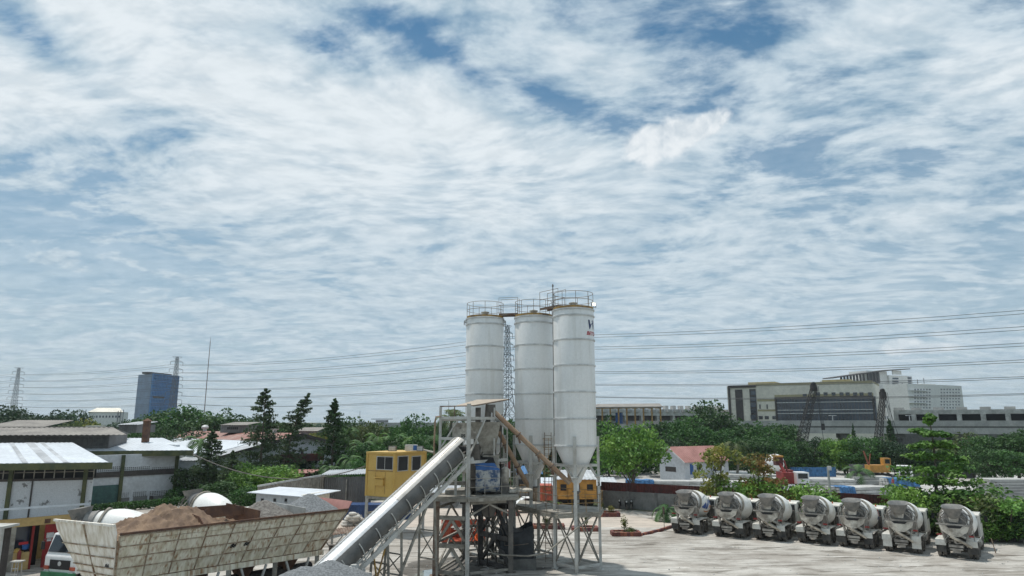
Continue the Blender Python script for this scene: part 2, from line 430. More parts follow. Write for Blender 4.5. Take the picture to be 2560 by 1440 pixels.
    for b in BLOBS: cov = mt('ADD', cov, blob(*b))
    al = rng(cov, .64, .95)                       # veil .. solid
    thick = rng(cov, .84, 1.22)
    shade = nz(PW, 5.0, (.8, 1.5, 1), 6, .58, 0, R(10), (9, 4, 0))
    k = 1 / STR
    blue = sky.outputs[0]
    hs = N.new('ShaderNodeHueSaturation'); hs.inputs['Hue'].default_value = .484; hs.inputs['Saturation'].default_value = 1.28; hs.inputs['Value'].default_value = SKYV; L.new(blue, hs.inputs['Color']); blue = hs.outputs[0]
    grey = mixc(rng(shade, .36, .62), tuple(c * k for c in CL_A), tuple(c * k for c in CL_B))
    white = tuple(c * k for c in CL_W)
    low = rng(dz, .04, .46, 1.0, 0.0)
    # the sheet is thinner and bluer towards the horizon
    grey = mixc(mt('MULTIPLY', low, .75), grey, mixc(rng(shade, .40, .62), tuple(c * k for c in CL_H1), tuple(c * k for c in CL_H2)))
    cl = mixc(mt('MULTIPLY', thick, rng(low, 0.0, 1.0, 1.0, .18)), grey, white)
    ripple = rng(cells, .36, .64, .94, 1.03)
    rs_ = N.new('ShaderNodeHueSaturation'); L.new(ripple, rs_.inputs['Value']); L.new(rng(cells, .36, .64, 1.12, .95), rs_.inputs['Saturation']); L.new(cl, rs_.inputs['Color']); cl = rs_.outputs[0]
    al = mt('MAXIMUM', al, mt('MULTIPLY', rng(dz, .02, .62, 1.0, 0.0), .90))
    col = mixc(mt('MULTIPLY', al, .97), blue, cl)
    # two small cumulus heads
    def cumulus(px, py, parts, seed):
        m = None
        for (ox, oy, wx, wy, rot) in parts:
            g = blob(px + ox, py + oy, wx, wy, rot, 1.0); m = g if m is None else mt('MAXIMUM', m, g)
        n = nz(D, 26.0, (1, 1, 1), 5, .6, .3, seed, (seed, 0, 0))
        return mt('ADD', m, mt('MULTIPLY', mt('SUBTRACT', n, .5), .75)), n
    for (px, py, parts, seed, op) in CUMULI:
        m, n = cumulus(px, py, parts, seed)
        c = mixc(rng(n, .35, .62), tuple(c * k for c in (.60, .68, .745)), tuple(c * k for c in (.85, .895, .925)))
        col = mixc(mt('MULTIPLY', rng(m, .24, .60), op), col, c)
    # haze band hugging the horizon
    col = mixc(rng(dz, -.02, .10, .55, 0.0), col, tuple(c * k for c in (.44, .54, .60)))
    L.new(col, bg.inputs['Color'])
SKYV = .86
CL_A, CL_B, CL_W = (.42, .55, .655), (.58, .69, .77), (.79, .855, .895)
CL_H1, CL_H2 = (.475, .59, .68), (.57, .67, .74)
BLOBS = [(60, 60, 150, 60, R(-25), -.40), (560, 60, 620, 150, R(-10), .20), (150, 210, 420, 170, R(-20), .20), (760, 110, 170, 60, 0, -.27), (930, 40, 120, 50, 0, -.12),
         (1120, 150, 170, 36, R(-35), -.22), (1700, 45, 250, 60, R(-8), -.16), (1880, 90, 160, 50, 0, -.10), (1500, 190, 150, 60, R(-20), .12), (1400, 260, 220, 38, R(-22), -.17), (1780, 240, 330, 60, R(-6), -.14), (1930, 400, 230, 55, R(-8), -.17), (2300, 300, 300, 90, R(15), -.07),
         (280, 390, 230, 75, R(12), -.36), (400, 300, 120, 50, 0, -.22), (120, 520, 260, 60, 0, -.16), (640, 270, 330, 110, R(10), .16), (520, 420, 260, 60, 0, .10), (1150, 440, 520, 170, 0, .13), (1230, 90, 130, 60, 0, .10),
         (2250, 120, 330, 110, R(-10), .09), (2300, 480, 420, 110, 0, .05), (80, 300, 160, 60, 0, .18), (1350, 700, 500, 120, 0, .05), (90, 440, 160, 50, 0, .14), (1740, 800, 300, 60, 0, .08), (330, 660, 320, 80, 0, -.05), (2480, 60, 120, 60, 0, -.12), (2480, 230, 160, 50, 0, .05), (1600, 560, 250, 50, 0, -.04), (1060, 560, 200, 50, 0, -.05)]
CUMULI = [(1690, 345, [(-70, 20, 62, 44, 0), (-10, 0, 75, 46, R(15)), (70, -28, 62, 30, R(25)), (-50, -8, 45, 30, 0)], .7, .95),
          (2285, 868, [(-30, 0, 42, 20, 0), (20, 4, 70, 12, 0), (-20, -6, 24, 14, 0)], 2.1, .6)]
make_sky()
W.cycles.sampling_method = 'MANUAL'; W.cycles.sample_map_resolution = 256
# ---------------------------------------------------------------- ground
def ground_mat(name, light, mid, dark, white, sc=.22, st=(1, 1, 1), rot=0, tracks=True):
    m = bpy.data.materials.new(name); m.use_nodes = True
    N = m.node_tree.nodes; L = m.node_tree.links; b = N['Principled BSDF']; b.inputs['Roughness'].default_value = .92; b.inputs['Specular IOR Level'].default_value = .25
    tc = N.new('ShaderNodeTexCoord')
    def nz(sc, st=(1, 1, 1), det=8, ro=.65, dist=.3, rot=0):
        mp = N.new('ShaderNodeMapping'); mp.inputs['Scale'].default_value = st; mp.inputs['Rotation'].default_value = (0, 0, rot); L.new(tc.outputs['Object'], mp.inputs[0])
        n = N.new('ShaderNodeTexNoise'); n.inputs['Scale'].default_value = sc; n.inputs['Detail'].default_value = det; n.inputs['Roughness'].default_value = ro; n.inputs['Distortion'].default_value = dist
        L.new(mp.outputs[0], n.inputs['Vector']); return n.outputs['Fac']
    def rng(o, a, c, t1=1.0):
        r = N.new('ShaderNodeMapRange'); r.interpolation_type = 'SMOOTHSTEP'; r.inputs['From Min'].default_value = a; r.inputs['From Max'].default_value = c; r.inputs['To Max'].default_value = t1; L.new(o, r.inputs['Value']); return r.outputs[0]
    def mix(f, a, c):
        x = N.new('ShaderNodeMix'); x.data_type = 'RGBA'; L.new(f, x.inputs['Factor'])
        for k, q in (('A', a), ('B', c)):
            if isinstance(q, tuple): x.inputs[k].default_value = (*q, 1)
            else: L.new(q, x.inputs[k])
        return x.outputs['Result']
    c = mix(rng(nz(sc, st, rot=rot), .40, .60), light, mid)
    c = mix(rng(nz(sc * 2.6, (.45, 1.4, 1), rot=rot), .50, .66, .9), c, dark)
    c = mix(rng(nz(sc * 1.7, (.35, 2.2, 1), dist=1.2, rot=R(-8)), .56, .68, .9), c, white)
    if tracks:
        c = mix(rng(nz(sc * 1.4, (.25, 5.5, 1), 6, .7, 2.2, R(14)), .51, .62, .8), c, dark)
        c = mix(rng(nz(sc * 1.2, (.22, 6.5, 1), 6, .7, 1.6, R(-22)), .52, .63, .8), c, mid)
    c = mix(rng(nz(7.0, det=4), .52, .75, .45), c, dark)
    L.new(c, b.inputs['Base Color'])
    bp = N.new('ShaderNodeBump'); bp.inputs['Strength'].default_value = .7; bp.inputs['Distance'].default_value = .05; L.new(nz(2.2, (.5, 1.6, 1)), bp.inputs['Height']); L.new(bp.outputs[0], b.inputs['Normal'])
    return m
gm_yard = ground_mat('yard_dust', (.50, .48, .44), (.345, .32, .285), (.13, .115, .095), (.72, .70, .65))
gm_apron = ground_mat('apron_concrete', (.52, .455, .39), (.45, .40, .345), (.32, .28, .24), (.58, .53, .47), sc=.3, tracks=False)
gm_road = ground_mat('road_concrete', (.44, .42, .38), (.38, .36, .33), (.26, .24, .21), (.50, .48, .45), sc=.3, tracks=False)
gm_pre = ground_mat('precast_ground', (.50, .49, .47), (.42, .41, .39), (.28, .27, .26), (.60, .59, .58), sc=.2, tracks=False)
gm_soil = ground_mat('soil', (.06, .075, .03), (.045, .06, .025), (.09, .075, .05), (.10, .11, .06), sc=.05, tracks=False)
def sheet(name, pts, z, m, sub=None):
    b = MB(); b.poly([(p[0], p[1], z) for p in pts]); o = b.build(name, m, local=True); return struct(o)
# one sheet to the horizon, relief only in the yard
sheet('ground', [(-6000, -200), (6000, -200), (6000, 9000), (-6000, 9000)], 0, gm_soil)
yard_poly = [(-60, 5), (62, 5), (62, 46), (40.5, 57), (9.4, 76), (2, 81), (-40, 86), (-60, 80)]
sheet('yard', yard_poly, .004, gm_yard)
ap = [G(1700, 1312), G(1655, 1341), G(1520, 1339), G(1390, 1322), G(1290, 1318), G(1050, 1316), G(830, 1335), G(740, 1330), G(760, 1250)]
sheet('concrete_apron', [(p.x, p.y) for p in ap] + [(-5, 79.5), (9, 75)], .008, gm_apron)
rd = [G(1990, 1318), G(2340, 1352), G(2560, 1405), (60, 40, 0), (62, 45.5, 0), G(2560, 1352), G(2000, 1302)]
sheet('road', [(p[0], p[1]) for p in rd], .010, gm_road)
sheet('precast_yard_ground', [(10.5, 79), (43, 61), (120, 70), (130, 150), (10, 160), (6, 110)], .006, gm_pre)

# low swells and wheel ruts of the yard, as real relief in front of the trucks
def relief():
    b = MB(); nx, ny = 230, 120; x0, x1, y0, y1 = -3, 46, 38.5, 62
    vs = []
    for j in range(ny + 1):
        for i in range(nx + 1):
            x = x0 + (x1 - x0) * i / nx; y = y0 + (y1 - y0) * j / ny
            e = min(1, (x - x0) / 4, (x1 - x) / 4, (y - y0) / 1.5, max(0, (71.5 - .62 * x - y)) / 5); e = max(0, e)
            n = noise.fractal(Vector((x * .22, y * .5, 1)), 1.0, 2.0, 5) + .5 * noise.noise(Vector((x * .3 + y * .5, y * 2.2 - x * .3, 4)))
            vs.append((x, y, .012 + e * (.05 + .045 * n) if e > 0 else -.05))
    fs = [(j * (nx + 1) + i, j * (nx + 1) + i + 1, (j + 1) * (nx + 1) + i + 1, (j + 1) * (nx + 1) + i) for j in range(ny) for i in range(nx)]
    b.add(vs, fs); struct(b.build('dirt', gm_yard, smooth=True, local=True))
relief()
gm_mud = ground_mat('mud_wet', (.20, .19, .175), (.13, .12, .105), (.07, .065, .055), (.33, .32, .30), sc=.5)
rs_m = random.Random(6); mp_ = []
for k in range(40):
    a = k * 2 * math.pi / 40; q = 1 + .16 * noise.noise(Vector((math.cos(a) * 2, math.sin(a) * 2, 3))) + rs_m.uniform(-.04, .04); mp_.append((-1.6 + 5.4 * q * math.cos(a), 45.2 + 4.2 * q * math.sin(a)))
sheet('mud', mp_, .030, gm_mud)

# ---------------------------------------------------------------- vegetation
def rdir(rs):
    z = rs.uniform(-1, 1); t = rs.uniform(0, 6.283); q = math.sqrt(1 - z * z); return Vector((q * math.cos(t), q * math.sin(t), z))
def leaves(b, c, rad, n, sz, rs, up=.45, shell=.55):
    for _ in range(n):
        d = rdir(rs); r = shell + (1 - shell) * rs.random()
        p = Vector((c[0] + d.x * rad[0] * r, c[1] + d.y * rad[1] * r, c[2] + d.z * rad[2] * r))
        nn = (rdir(rs) + Vector((0, 0, up)) + d * .4).normalized(); u = nn.orthogonal().normalized()
        u.rotate(Matrix.Rotation(rs.uniform(0, 6.28), 3, nn)); v = nn.cross(u); s = sz * rs.uniform(.6, 1.35)
        b.add([p - u * s, p - v * s * .55, p + u * s, p + v * s * .55 + nn * s * .2], [(0, 1, 2, 3)])
def limb(b, a, c, r0, r1, rs, k=3):
    pts = [Vector(a).lerp(Vector(c), i / k) for i in range(k + 1)]
    for p in pts[1:-1]: p += Vector((rs.uniform(-1, 1), rs.uniform(-1, 1), 0)) * r0 * 1.2
    for i in range(k): b.tube(pts[i], pts[i + 1], r0 + (r1 - r0) * i / k, r0 + (r1 - r0) * (i + 1) / k, 7, False)
PROTO = {}
def finish(kind, cr, tr, lm, bm, h):
    t = thing(kind, 'x', 'tree'); cr.build('crown', lm, t, local=True); tr.build('trunk', bm, t, local=True); PROTO.setdefault(kind, []).append((t, h)); return t
def proto_round(kind, seed, h=10, w=8.5, base=.28, nclump=46, per=70, sz=.24, flat=.8, ragged=.25):
    rs = random.Random(seed); cr = MB(); tr = MB()
    top = h * .55; limb(tr, (0, 0, -.1), (rs.uniform(-.3, .3), rs.uniform(-.3, .3), top), .26, .13, rs)
    for i in range(nclump):
        d = rdir(rs); r = rs.uniform(.55, 1.0) + rs.uniform(-ragged, ragged) * .5
        c = Vector((d.x * r * w / 2 * .82, d.y * r * w / 2 * .82, h * (base + (1 - base) / 2) + d.z * r * h * (1 - base) / 2 * .86))
        s = w * rs.uniform(.10, .19)
        leaves(cr, c, (s, s, s * flat * .8), int(per * (s / (w * .145)) ** 2), sz, rs)
        if i % 5 == 0: limb(tr, (0, 0, rs.uniform(.2, .5) * h), c, .10, .03, rs, 2)
    return finish(kind, cr, tr, M['leaf_mid'], M['bark'], h)
def proto_tier(kind, seed, h=10, w=7.5, tiers=8, sz=.20, per=56):
    "storeyed crown of flat plates round one straight trunk"
    rs = random.Random(seed); cr = MB(); tr = MB(); limb(tr, (0, 0, -.1), (.15, .1, h * .95), .20, .04, rs, 5)
    for k in range(tiers):
        f = k / (tiers - 1); z = h * (.20 + .74 * f); rad = w / 2 * (1 - f) ** .6 * rs.uniform(.75, 1.05) + .35; nb = rs.randint(5, 7); a0 = rs.uniform(0, 6)
        for j in range(nb):
            a = a0 + j * 6.283 / nb + rs.uniform(-.3, .3); L = rad * rs.uniform(.65, 1.08)
            e = Vector((math.cos(a) * L, math.sin(a) * L, z + rs.uniform(-.1, .35))); limb(tr, (0, 0, z - .2), e, .05, .015, rs, 2)
            for q in (.45, .75, 1.0):
                c = Vector((0, 0, z)).lerp(e, q); s = rad * .28 + .16
                leaves(cr, c, (s, s, s * .40), int(per * (.5 + .5 * q)), sz, rs, up=1.2, shell=.1)
    leaves(cr, (0, 0, h * .97), (.4, .4, .5), 50, sz, rs)
    return finish(kind, cr, tr, M['leaf_bright'], M['bark'], h)
def proto_conifer(kind, seed, h=13, w=5.5, lean=0.0, gap=.12):
    rs = random.Random(seed); cr = MB(); tr = MB(); n = 38
    def ax(f): return Vector((lean * f * f * h, 0, f * h))
    for i in range(6): tr.tube(ax(i / 6), ax((i + 1) / 6), .2 * (1 - i / 6) + .03, .2 * (1 - (i + 1) / 6) + .02, 7, False)
    for k in range(n):
        f = .10 + .90 * (k / (n - 1)); rad = w / 2 * (1 - f) ** .62 * rs.uniform(.70, 1.15) + .16
        for j in range(rs.randint(4, 7)):
            if rs.random() < gap: continue
            a = rs.uniform(0, 6.283); p0 = ax(f); L = rad * rs.uniform(.7, 1.1); e = p0 + Vector((math.cos(a) * L, math.sin(a) * L, rs.uniform(-.15, .4)))
            tr.tube(p0, e, .03, .01, 4, False)
            for q in (.35, .65, .95):
                c = p0.lerp(e, q); s = .15 + .20 * rad * .5; leaves(cr, c, (s, s, s * .7), 22, .13, rs, up=.1, shell=.1)
    return finish(kind, cr, tr, M['leaf_conifer'], M['bark'], h)
def proto_palm(kind, seed, h=6, fr=16, L=2.6, droop=1.0, wid=.45, trunk=.16):
    rs = random.Random(seed); cr = MB(); tr = MB(); limb(tr, (0, 0, -.1), (.1, 0, h), trunk * 1.3, trunk, rs, 4)
    for i in range(fr):
        a = i * 2.399 + rs.uniform(-.2, .2); el = rs.uniform(.25, 1.25); p = Vector((.1, 0, h)); d = Vector((math.cos(a) * math.cos(el), math.sin(a) * math.cos(el), math.sin(el)))
        side = Vector((-math.sin(a), math.cos(a), 0)); prev = p
        n = 12
        for k in range(n):
            d = (d + Vector((0, 0, -droop * .16 * (1 + k * .08)))).normalized(); q = prev + d * (L / n); cr.tube(prev, q, .02, .015, 3, False)
            w = wid * L * .5 * math.sin(math.pi * (.12 + .85 * k / n))
            for sgn in (-1, 1):
                e = q + side * sgn * w + d * w * .45 - Vector((0, 0, w * .35)); cr.add([prev, q, e + d * .04, e], [(0, 1, 2, 3)])
            prev = q
    return finish(kind, cr, tr, M['leaf_palm'], M['bark_pale'], h + L * .62)
def proto_bush(kind, seed, h=2, w=3.2, n=26, per=120, sz=.08):
    rs = random.Random(seed); cr = MB(); tr = MB()
    for i in range(n):
        a = rs.uniform(0, 6.28); r = rs.uniform(0, w * .42); s = rs.uniform(.14, .34) * h
        c = Vector((math.cos(a) * r, math.sin(a) * r, rs.uniform(.22, .82) * h)); leaves(cr, c, (s * 1.1, s * 1.1, s * .8), per, sz, rs); limb(tr, (0, 0, 0), c, .04, .015, rs, 2)
    return finish(kind, cr, tr, M['leaf_bright'], M['bark'], h)
for s_ in (1, 2, 3, 4): proto_round('broadleaf_tree', s_, w=9.5 + s_ * .5, base=.03 + .03 * s_, nclump=60, per=62, sz=.27)
for s_ in (11, 12): proto_tier('storeyed_tree', s_, h=9, w=7)
proto_round('shade_tree', 51, w=11, base=.40, nclump=52, per=60, sz=.26, ragged=.5); proto_round('slim_tree', 52, w=6.5, base=.16, nclump=34, per=44, sz=.24, ragged=.7); proto_conifer('conifer_tree', 21, 13, 8.2, gap=.2); proto_conifer('leaning_conifer', 22, 12.5, 7.0, lean=.22, gap=.35); proto_conifer('dense_conifer', 23, 12, 7.2, gap=.05)
proto_palm('palm_tree', 31); proto_palm('palm_tree', 32, h=5, fr=20, L=3.0, droop=1.3)
proto_palm('banana_plant', 33, h=1.5, fr=10, L=2.6, droop=.9, wid=.5, trunk=.2)
for s_ in (41, 42): proto_bush('bush', s_)
proto_palm('small_palm', 35, h=.6, fr=14, L=1.2, droop=1.2, wid=.4, trunk=.12)
used = set()
VC = [0]
def plant(kind, px, topy, Y, leafm, label, cat='tree', wx=1.0, group=None, base=None, v=None, rz=None):
    "one plant standing on the ground at depth Y, its top at the given height of the view"
    pl = PROTO[kind]; VC[0] += 1; pr, h = pl[(VC[0] if v is None else v) % len(pl)]
    p = A(px, topy, Y); s = max(.15, p.z / h)
    if base is not None: p = base
    o = dup(pr, (p.x, p.y, 0), VC[0] * 1.7 if rz is None else rz, label, group, (s * wx, s * wx, s), {'crown': M[leafm]})
    o['category'] = cat
    return o
B = 'broadleaf_tree'
far_left = [(-40, 1026, 165, 'leaf_deep', 1.0), (18, 1019, 160, 'leaf_deep', 1.1), (62, 1016, 170, 'leaf_deep', 1.0), (104, 1022, 162, 'leaf_deep', 1.1), (150, 1022, 168, 'leaf_deep', 1.0), (192, 1030, 175, 'leaf_deep', 1.0)]
for i, (x, y, Y, m_, w) in enumerate(far_left):
    plant(B, x, y, Y, m_, 'dark broadleaf tree in the belt below the far left pylon', group='dark trees along the left skyline', wx=w)
for i, (x, y, Y, m_, w, lb) in enumerate([
    (238, 1050, 178, 'leaf_deep', 1.2, 'low dark tree just in front of the small white hotel on the left skyline'),
    (300, 1054, 180, 'leaf_deep', 1.1, 'low dark tree right of the small white hotel on the left skyline'),
    (180, 1046, 140, 'leaf_olive', .9, 'olive green tree behind the left end of the grey monitor roof'),
    (225, 1052, 138, 'leaf_yellow', .8, 'yellowish tree behind the middle of the grey monitor roof'),
    (352, 1040, 170, 'leaf_deep', 1.1, 'dark tree at the foot of the blue glass tower, left side'),
    (392, 1026, 150, 'leaf_mid', 1.2, 'green tree hiding the lower floors of the blue glass tower'),
    (440, 1012, 140, 'leaf_mid', 1.3, 'tallest green crown right of the blue glass tower'),
    (486, 1020, 140, 'leaf_mid', 1.2, 'broad green crown at the foot of the tall thin mast'),
    (530, 1030, 138, 'leaf_dark', 1.1, 'dark crown just right of the tall thin mast'),
    (573, 1016, 142, 'leaf_mid', 1.1, 'rounded green crown above the small grey gabled shed'),
    (610, 1040, 145, 'leaf_mid', .9, 'small green crown sloping down right of the grey gabled shed'),
    (420, 1066, 125, 'leaf_dark', 1.0, 'dark tree behind the brown roof chimney'),
    (365, 1060, 128, 'leaf_mid', .9, 'green tree between the grey hut and the brown chimney'),
    (500, 1064, 124, 'leaf_deep', 1.0, 'dark tree behind the rusty ridge of the long warehouse'),
    (700, 1048, 150, 'leaf_mid', 1.1, 'low green tree seen between the two tall conifers'),
    (640, 1052, 150, 'leaf_dark', 1.0, 'low dark tree left of the upright tall conifer'),
    (745, 1050, 152, 'leaf_dark', 1.0, 'low dark tree behind the leaning conifer'),
    (790, 1056, 150, 'leaf_mid', 1.0, 'low green tree between leaning conifer and dark dense conifer'),
    (802, 1072, 118, 'leaf_yellow', .8, 'yellow green tree left of the dark dense conifer'),
    (880, 1048, 130, 'leaf_dark', .9, 'dark tree immediately right of the dense conifer'),
    (915, 1046, 125, 'leaf_olive', .9, 'brownish olive tree behind the palms'),
    (960, 1058, 140, 'leaf_mid', 1.1, 'green tree behind the palms, above the yellow cabin'),
    (1005, 1056, 135, 'leaf_mid', 1.1, 'green tree behind the yellow cabin roof'),
    (1035, 1042, 120, 'leaf_mid', .8, 'taller green tree right of the yellow cabin roof'),
    (1075, 1056, 125, 'leaf_dark', 1.0, 'dark tree left of the batching tower post'),
    (1120, 1058, 120, 'leaf_mid', 1.1, 'green tree seen through the upper batching tower frame'),
    (1160, 1066, 122, 'leaf_deep', 1.0, 'dark tree behind the aggregate hopper'),
    (1210, 1050, 128, 'leaf_dark', 1.0, 'dark tree behind the cone of the left silo'),
    (1272, 1040, 120, 'leaf_mid', .9, 'green tree in the gap between left and middle silo'),
    (1285, 1066, 105, 'leaf_dark', .9, 'lower dark tree in the gap between left and middle silo'),
    (1340, 1075, 115, 'leaf_deep', 1.2, 'dark tree behind the cone of the middle silo'),
    (1400, 1070, 118, 'leaf_dark', 1.1, 'dark tree between middle and right silo cones'),
    (1460, 1072, 115, 'leaf_deep', 1.1, 'dark tree behind the cone of the right silo'),
    (1506, 1034, 128, 'leaf_dark', .9, 'dark tree emerging at the right edge of the right silo'),
    (920, 1100, 95, 'leaf_mid', 1.0, 'green tree behind the left end of the yellow cabin'),
    (1040, 1090, 98, 'leaf_mid', 1.0, 'green tree behind the upper end of the conveyor'),
    (1000, 1085, 105, 'leaf_dark', 1.1, 'dark tree over the middle of the yellow cabin roof'),
    ]): plant(B, x, y, Y, m_, lb, wx=w)
for x, y, Y, v_, lb, m_ in [(868, 1058, 112, 0, 'palm with drooping fronds right of the dense conifer', 'leaf_palm'), (905, 1080, 96, 1, 'palm standing left of the yellow cabin roof', 'leaf_palm'),
    (945, 1072, 104, 0, 'palm above the left corner of the yellow cabin', 'leaf_bright'), (985, 1068, 108, 1, 'palm above the middle of the yellow cabin', 'leaf_palm'), (1025, 1074, 104, 0, 'palm above the right end of the yellow cabin', 'leaf_bright'),
    (876, 1120, 88, 1, 'low palm beside the dense conifer', 'leaf_palm'), (1090, 1066, 104, 1, 'palm just left of the batching tower', 'leaf_palm'),
    (1130, 1010, 118, 0, 'tall ragged palm seen through the top of the batching tower', 'leaf_olive'), (500, 1078, 88, 0, 'palm at the right corner of the white warehouse roof', 'leaf_palm'),
    (830, 1148, 80, 1, 'low palm at the foot of the dense conifer', 'leaf_palm'), (1838, 1085, 110, 1, 'brownish palm right of the pink roofed house', 'leaf_olive')]:
    plant('palm_tree', x, y, Y, m_, lb, 'palm', v=v_)
plant('conifer_tree', 664, 978, 93, 'leaf_conifer', 'tall upright conifer in front of the white gable wall')
plant('leaning_conifer', 738, 990, 98, 'leaf_conifer', 'tall conifer leaning right in front of the white gable wall', rz=0, wx=1.05, base=A(712, 1100, 98))
plant('dense_conifer', 838, 1003, 90, 'leaf_dark', 'dark dense conifer left of the yellow cabin', wx=.95)
plant('dense_conifer', 533, 1082, 82, 'leaf_conifer', 'shorter conifer beside the white warehouse corner', wx=1.2)
plant('dense_conifer', 582, 1130, 78, 'leaf_conifer', 'lowest conifer, between the white mixer drum and the gable wall', wx=1.3)
plant(B, 490, 1150, 82, 'leaf_conifer', 'small dark tree at the foot of the warehouse corner', wx=1.1)
plant(B, 690, 1155, 74, 'leaf_lime', 'bright lime green tree behind the white roofed hut', wx=1.45, v=1)
plant(B, 625, 1160, 75, 'leaf_bright', 'bright green tree left of the lime green one', wx=1.0)
plant(B, 560, 1195, 72, 'leaf_dark', 'dark shrub tree behind the white mixer drum', wx=1.4)
plant(B, 625, 1205, 70, 'leaf_mid', 'low dark tree left of the white roofed hut', wx=1.3)
plant(B, 1060, 1165, 85, 'leaf_bright', 'bright green tree behind the conveyor and yellow cabin', wx=1.1)
plant(B, 900, 1150, 84, 'leaf_mid', 'green tree above the grey corrugated shed', wx=1.0)
plant('bush', 448, 1215, 80, 'leaf_mid', 'dark bush at the right corner of the white warehouse', 'bush', wx=1.2)
plant('bush', 500, 1228, 76, 'leaf_dark', 'low dark bush left of the round white mixer drum', 'bush', wx=1.2)
# right hand side
plant('shade_tree', 1575, 1060, 75, 'leaf_bright', 'big bright green tree in front of the boundary wall, right of the silos', wx=.92)
for x, y, Y, m_, w, lb in [
    (1770, 1008, 150, 'leaf_dark', 1.0, 'tallest dark tree left of the beige office building'), (1735, 1030, 148, 'leaf_dark', .9, 'dark tree left shoulder of the tallest dark crown'), (1812, 1036, 150, 'leaf_dark', .8, 'dark tree touching the left corner of the beige office building'),
    (1680, 1042, 135, 'leaf_dark', 1.0, 'dark tree in front of the long white depot'), (1715, 1046, 128, 'leaf_mid', 1.0, 'rounded mid green tree behind the pink roofed house'), (1620, 1052, 135, 'leaf_deep', 1.1, 'dark tree below the yellow columned canopy'),
    (1655, 1075, 118, 'leaf_deep', 1.1, 'dark tree left of the pink roofed house'), (1560, 1058, 125, 'leaf_deep', 1.0, 'dark tree below the left part of the yellow columned canopy'), (1520, 1075, 118, 'leaf_dark', 1.0, 'dark tree right of the right silo leg'),
    (1860, 1052, 140, 'leaf_mid', 1.0, 'green tree below the dark pilaster of the beige office building'), (1905, 1050, 138, 'leaf_mid', 1.1, 'green tree below the narrow windows of the beige office building'), (1950, 1050, 140, 'leaf_mid', 1.0, 'green tree left of the dark crane boom'),
    (1800, 1075, 125, 'leaf_mid', 1.1, 'green tree behind the right end of the pink roof'), (1880, 1085, 118, 'leaf_dark', 1.2, 'dark tree right of the brownish palm'), (1930, 1080, 120, 'leaf_mid', 1.2, 'green tree above the white round mixer drum in the precast yard'),
    (1985, 1094, 125, 'leaf_dark', 1.0, 'dark tree behind the foot of the left crane boom'), (2035, 1096, 128, 'leaf_deep', 1.0, 'dark tree between the crane boom and the viaduct pier'), (2075, 1090, 125, 'leaf_bright', .8, 'bright feathery tree right of the viaduct pier'),
    (2110, 1084, 122, 'leaf_lime', .8, 'lime green bamboo like tree under the viaduct'), (2150, 1084, 120, 'leaf_mid', 1.1, 'rounded green tree under the viaduct, above the banana plant'), (2195, 1096, 122, 'leaf_dark', 1.0, 'dark tree at the foot of the right crane boom'),
    (2240, 1098, 118, 'leaf_deep', 1.1, 'dark tree left of the storeyed tree'), (2290, 1100, 118, 'leaf_deep', 1.1, 'dark tree hidden behind the storeyed tree'), (2375, 1108, 118, 'leaf_dark', 1.1, 'dark tree right of the storeyed tree top'),
    (2420, 1086, 116, 'leaf_olive', 1.1, 'olive green tree under the viaduct near the right edge'), (2475, 1082, 112, 'leaf_mid', 1.2, 'green tree above the stacked concrete slabs'), (2530, 1070, 108, 'leaf_dark', 1.2, 'dark green tree at the right edge below the viaduct'),
    (2575, 1060, 105, 'leaf_dark', 1.2, 'dark tree cut off by the right edge of the view'), (2450, 1120, 104, 'leaf_dark', 1.2, 'low dark tree behind the concrete slab stack'), (2520, 1118, 102, 'leaf_mid', 1.2, 'low green tree right behind the concrete slab stack')]:
    plant(B, x, y, Y, m_, lb, wx=w)
plant('dense_conifer', 2222, 1050, 130, 'leaf_dark', 'narrow dark conifer in front of the viaduct parapet', wx=.55)
plant('dense_conifer', 2132, 1062, 130, 'leaf_dark', 'small pointed conifer below the glass front of the office building', wx=.4)
plant('storeyed_tree', 2322, 1038, 60, 'leaf_bright', 'storeyed bright green tree rising in front of the viaduct, behind the trucks', wx=.92, v=0)
plant('slim_tree', 1785, 1095, 66, 'leaf_yellow', 'slim tree with reddish leaves behind the two leftmost trucks', wx=.95)
plant('slim_tree', 1890, 1118, 65, 'leaf_red', 'tree with red and green leaves behind the third truck', wx=1.1)
plant('banana_plant', 2145, 1152, 104, 'leaf_palm', 'banana plant with broad leaves in the precast yard', 'plant')
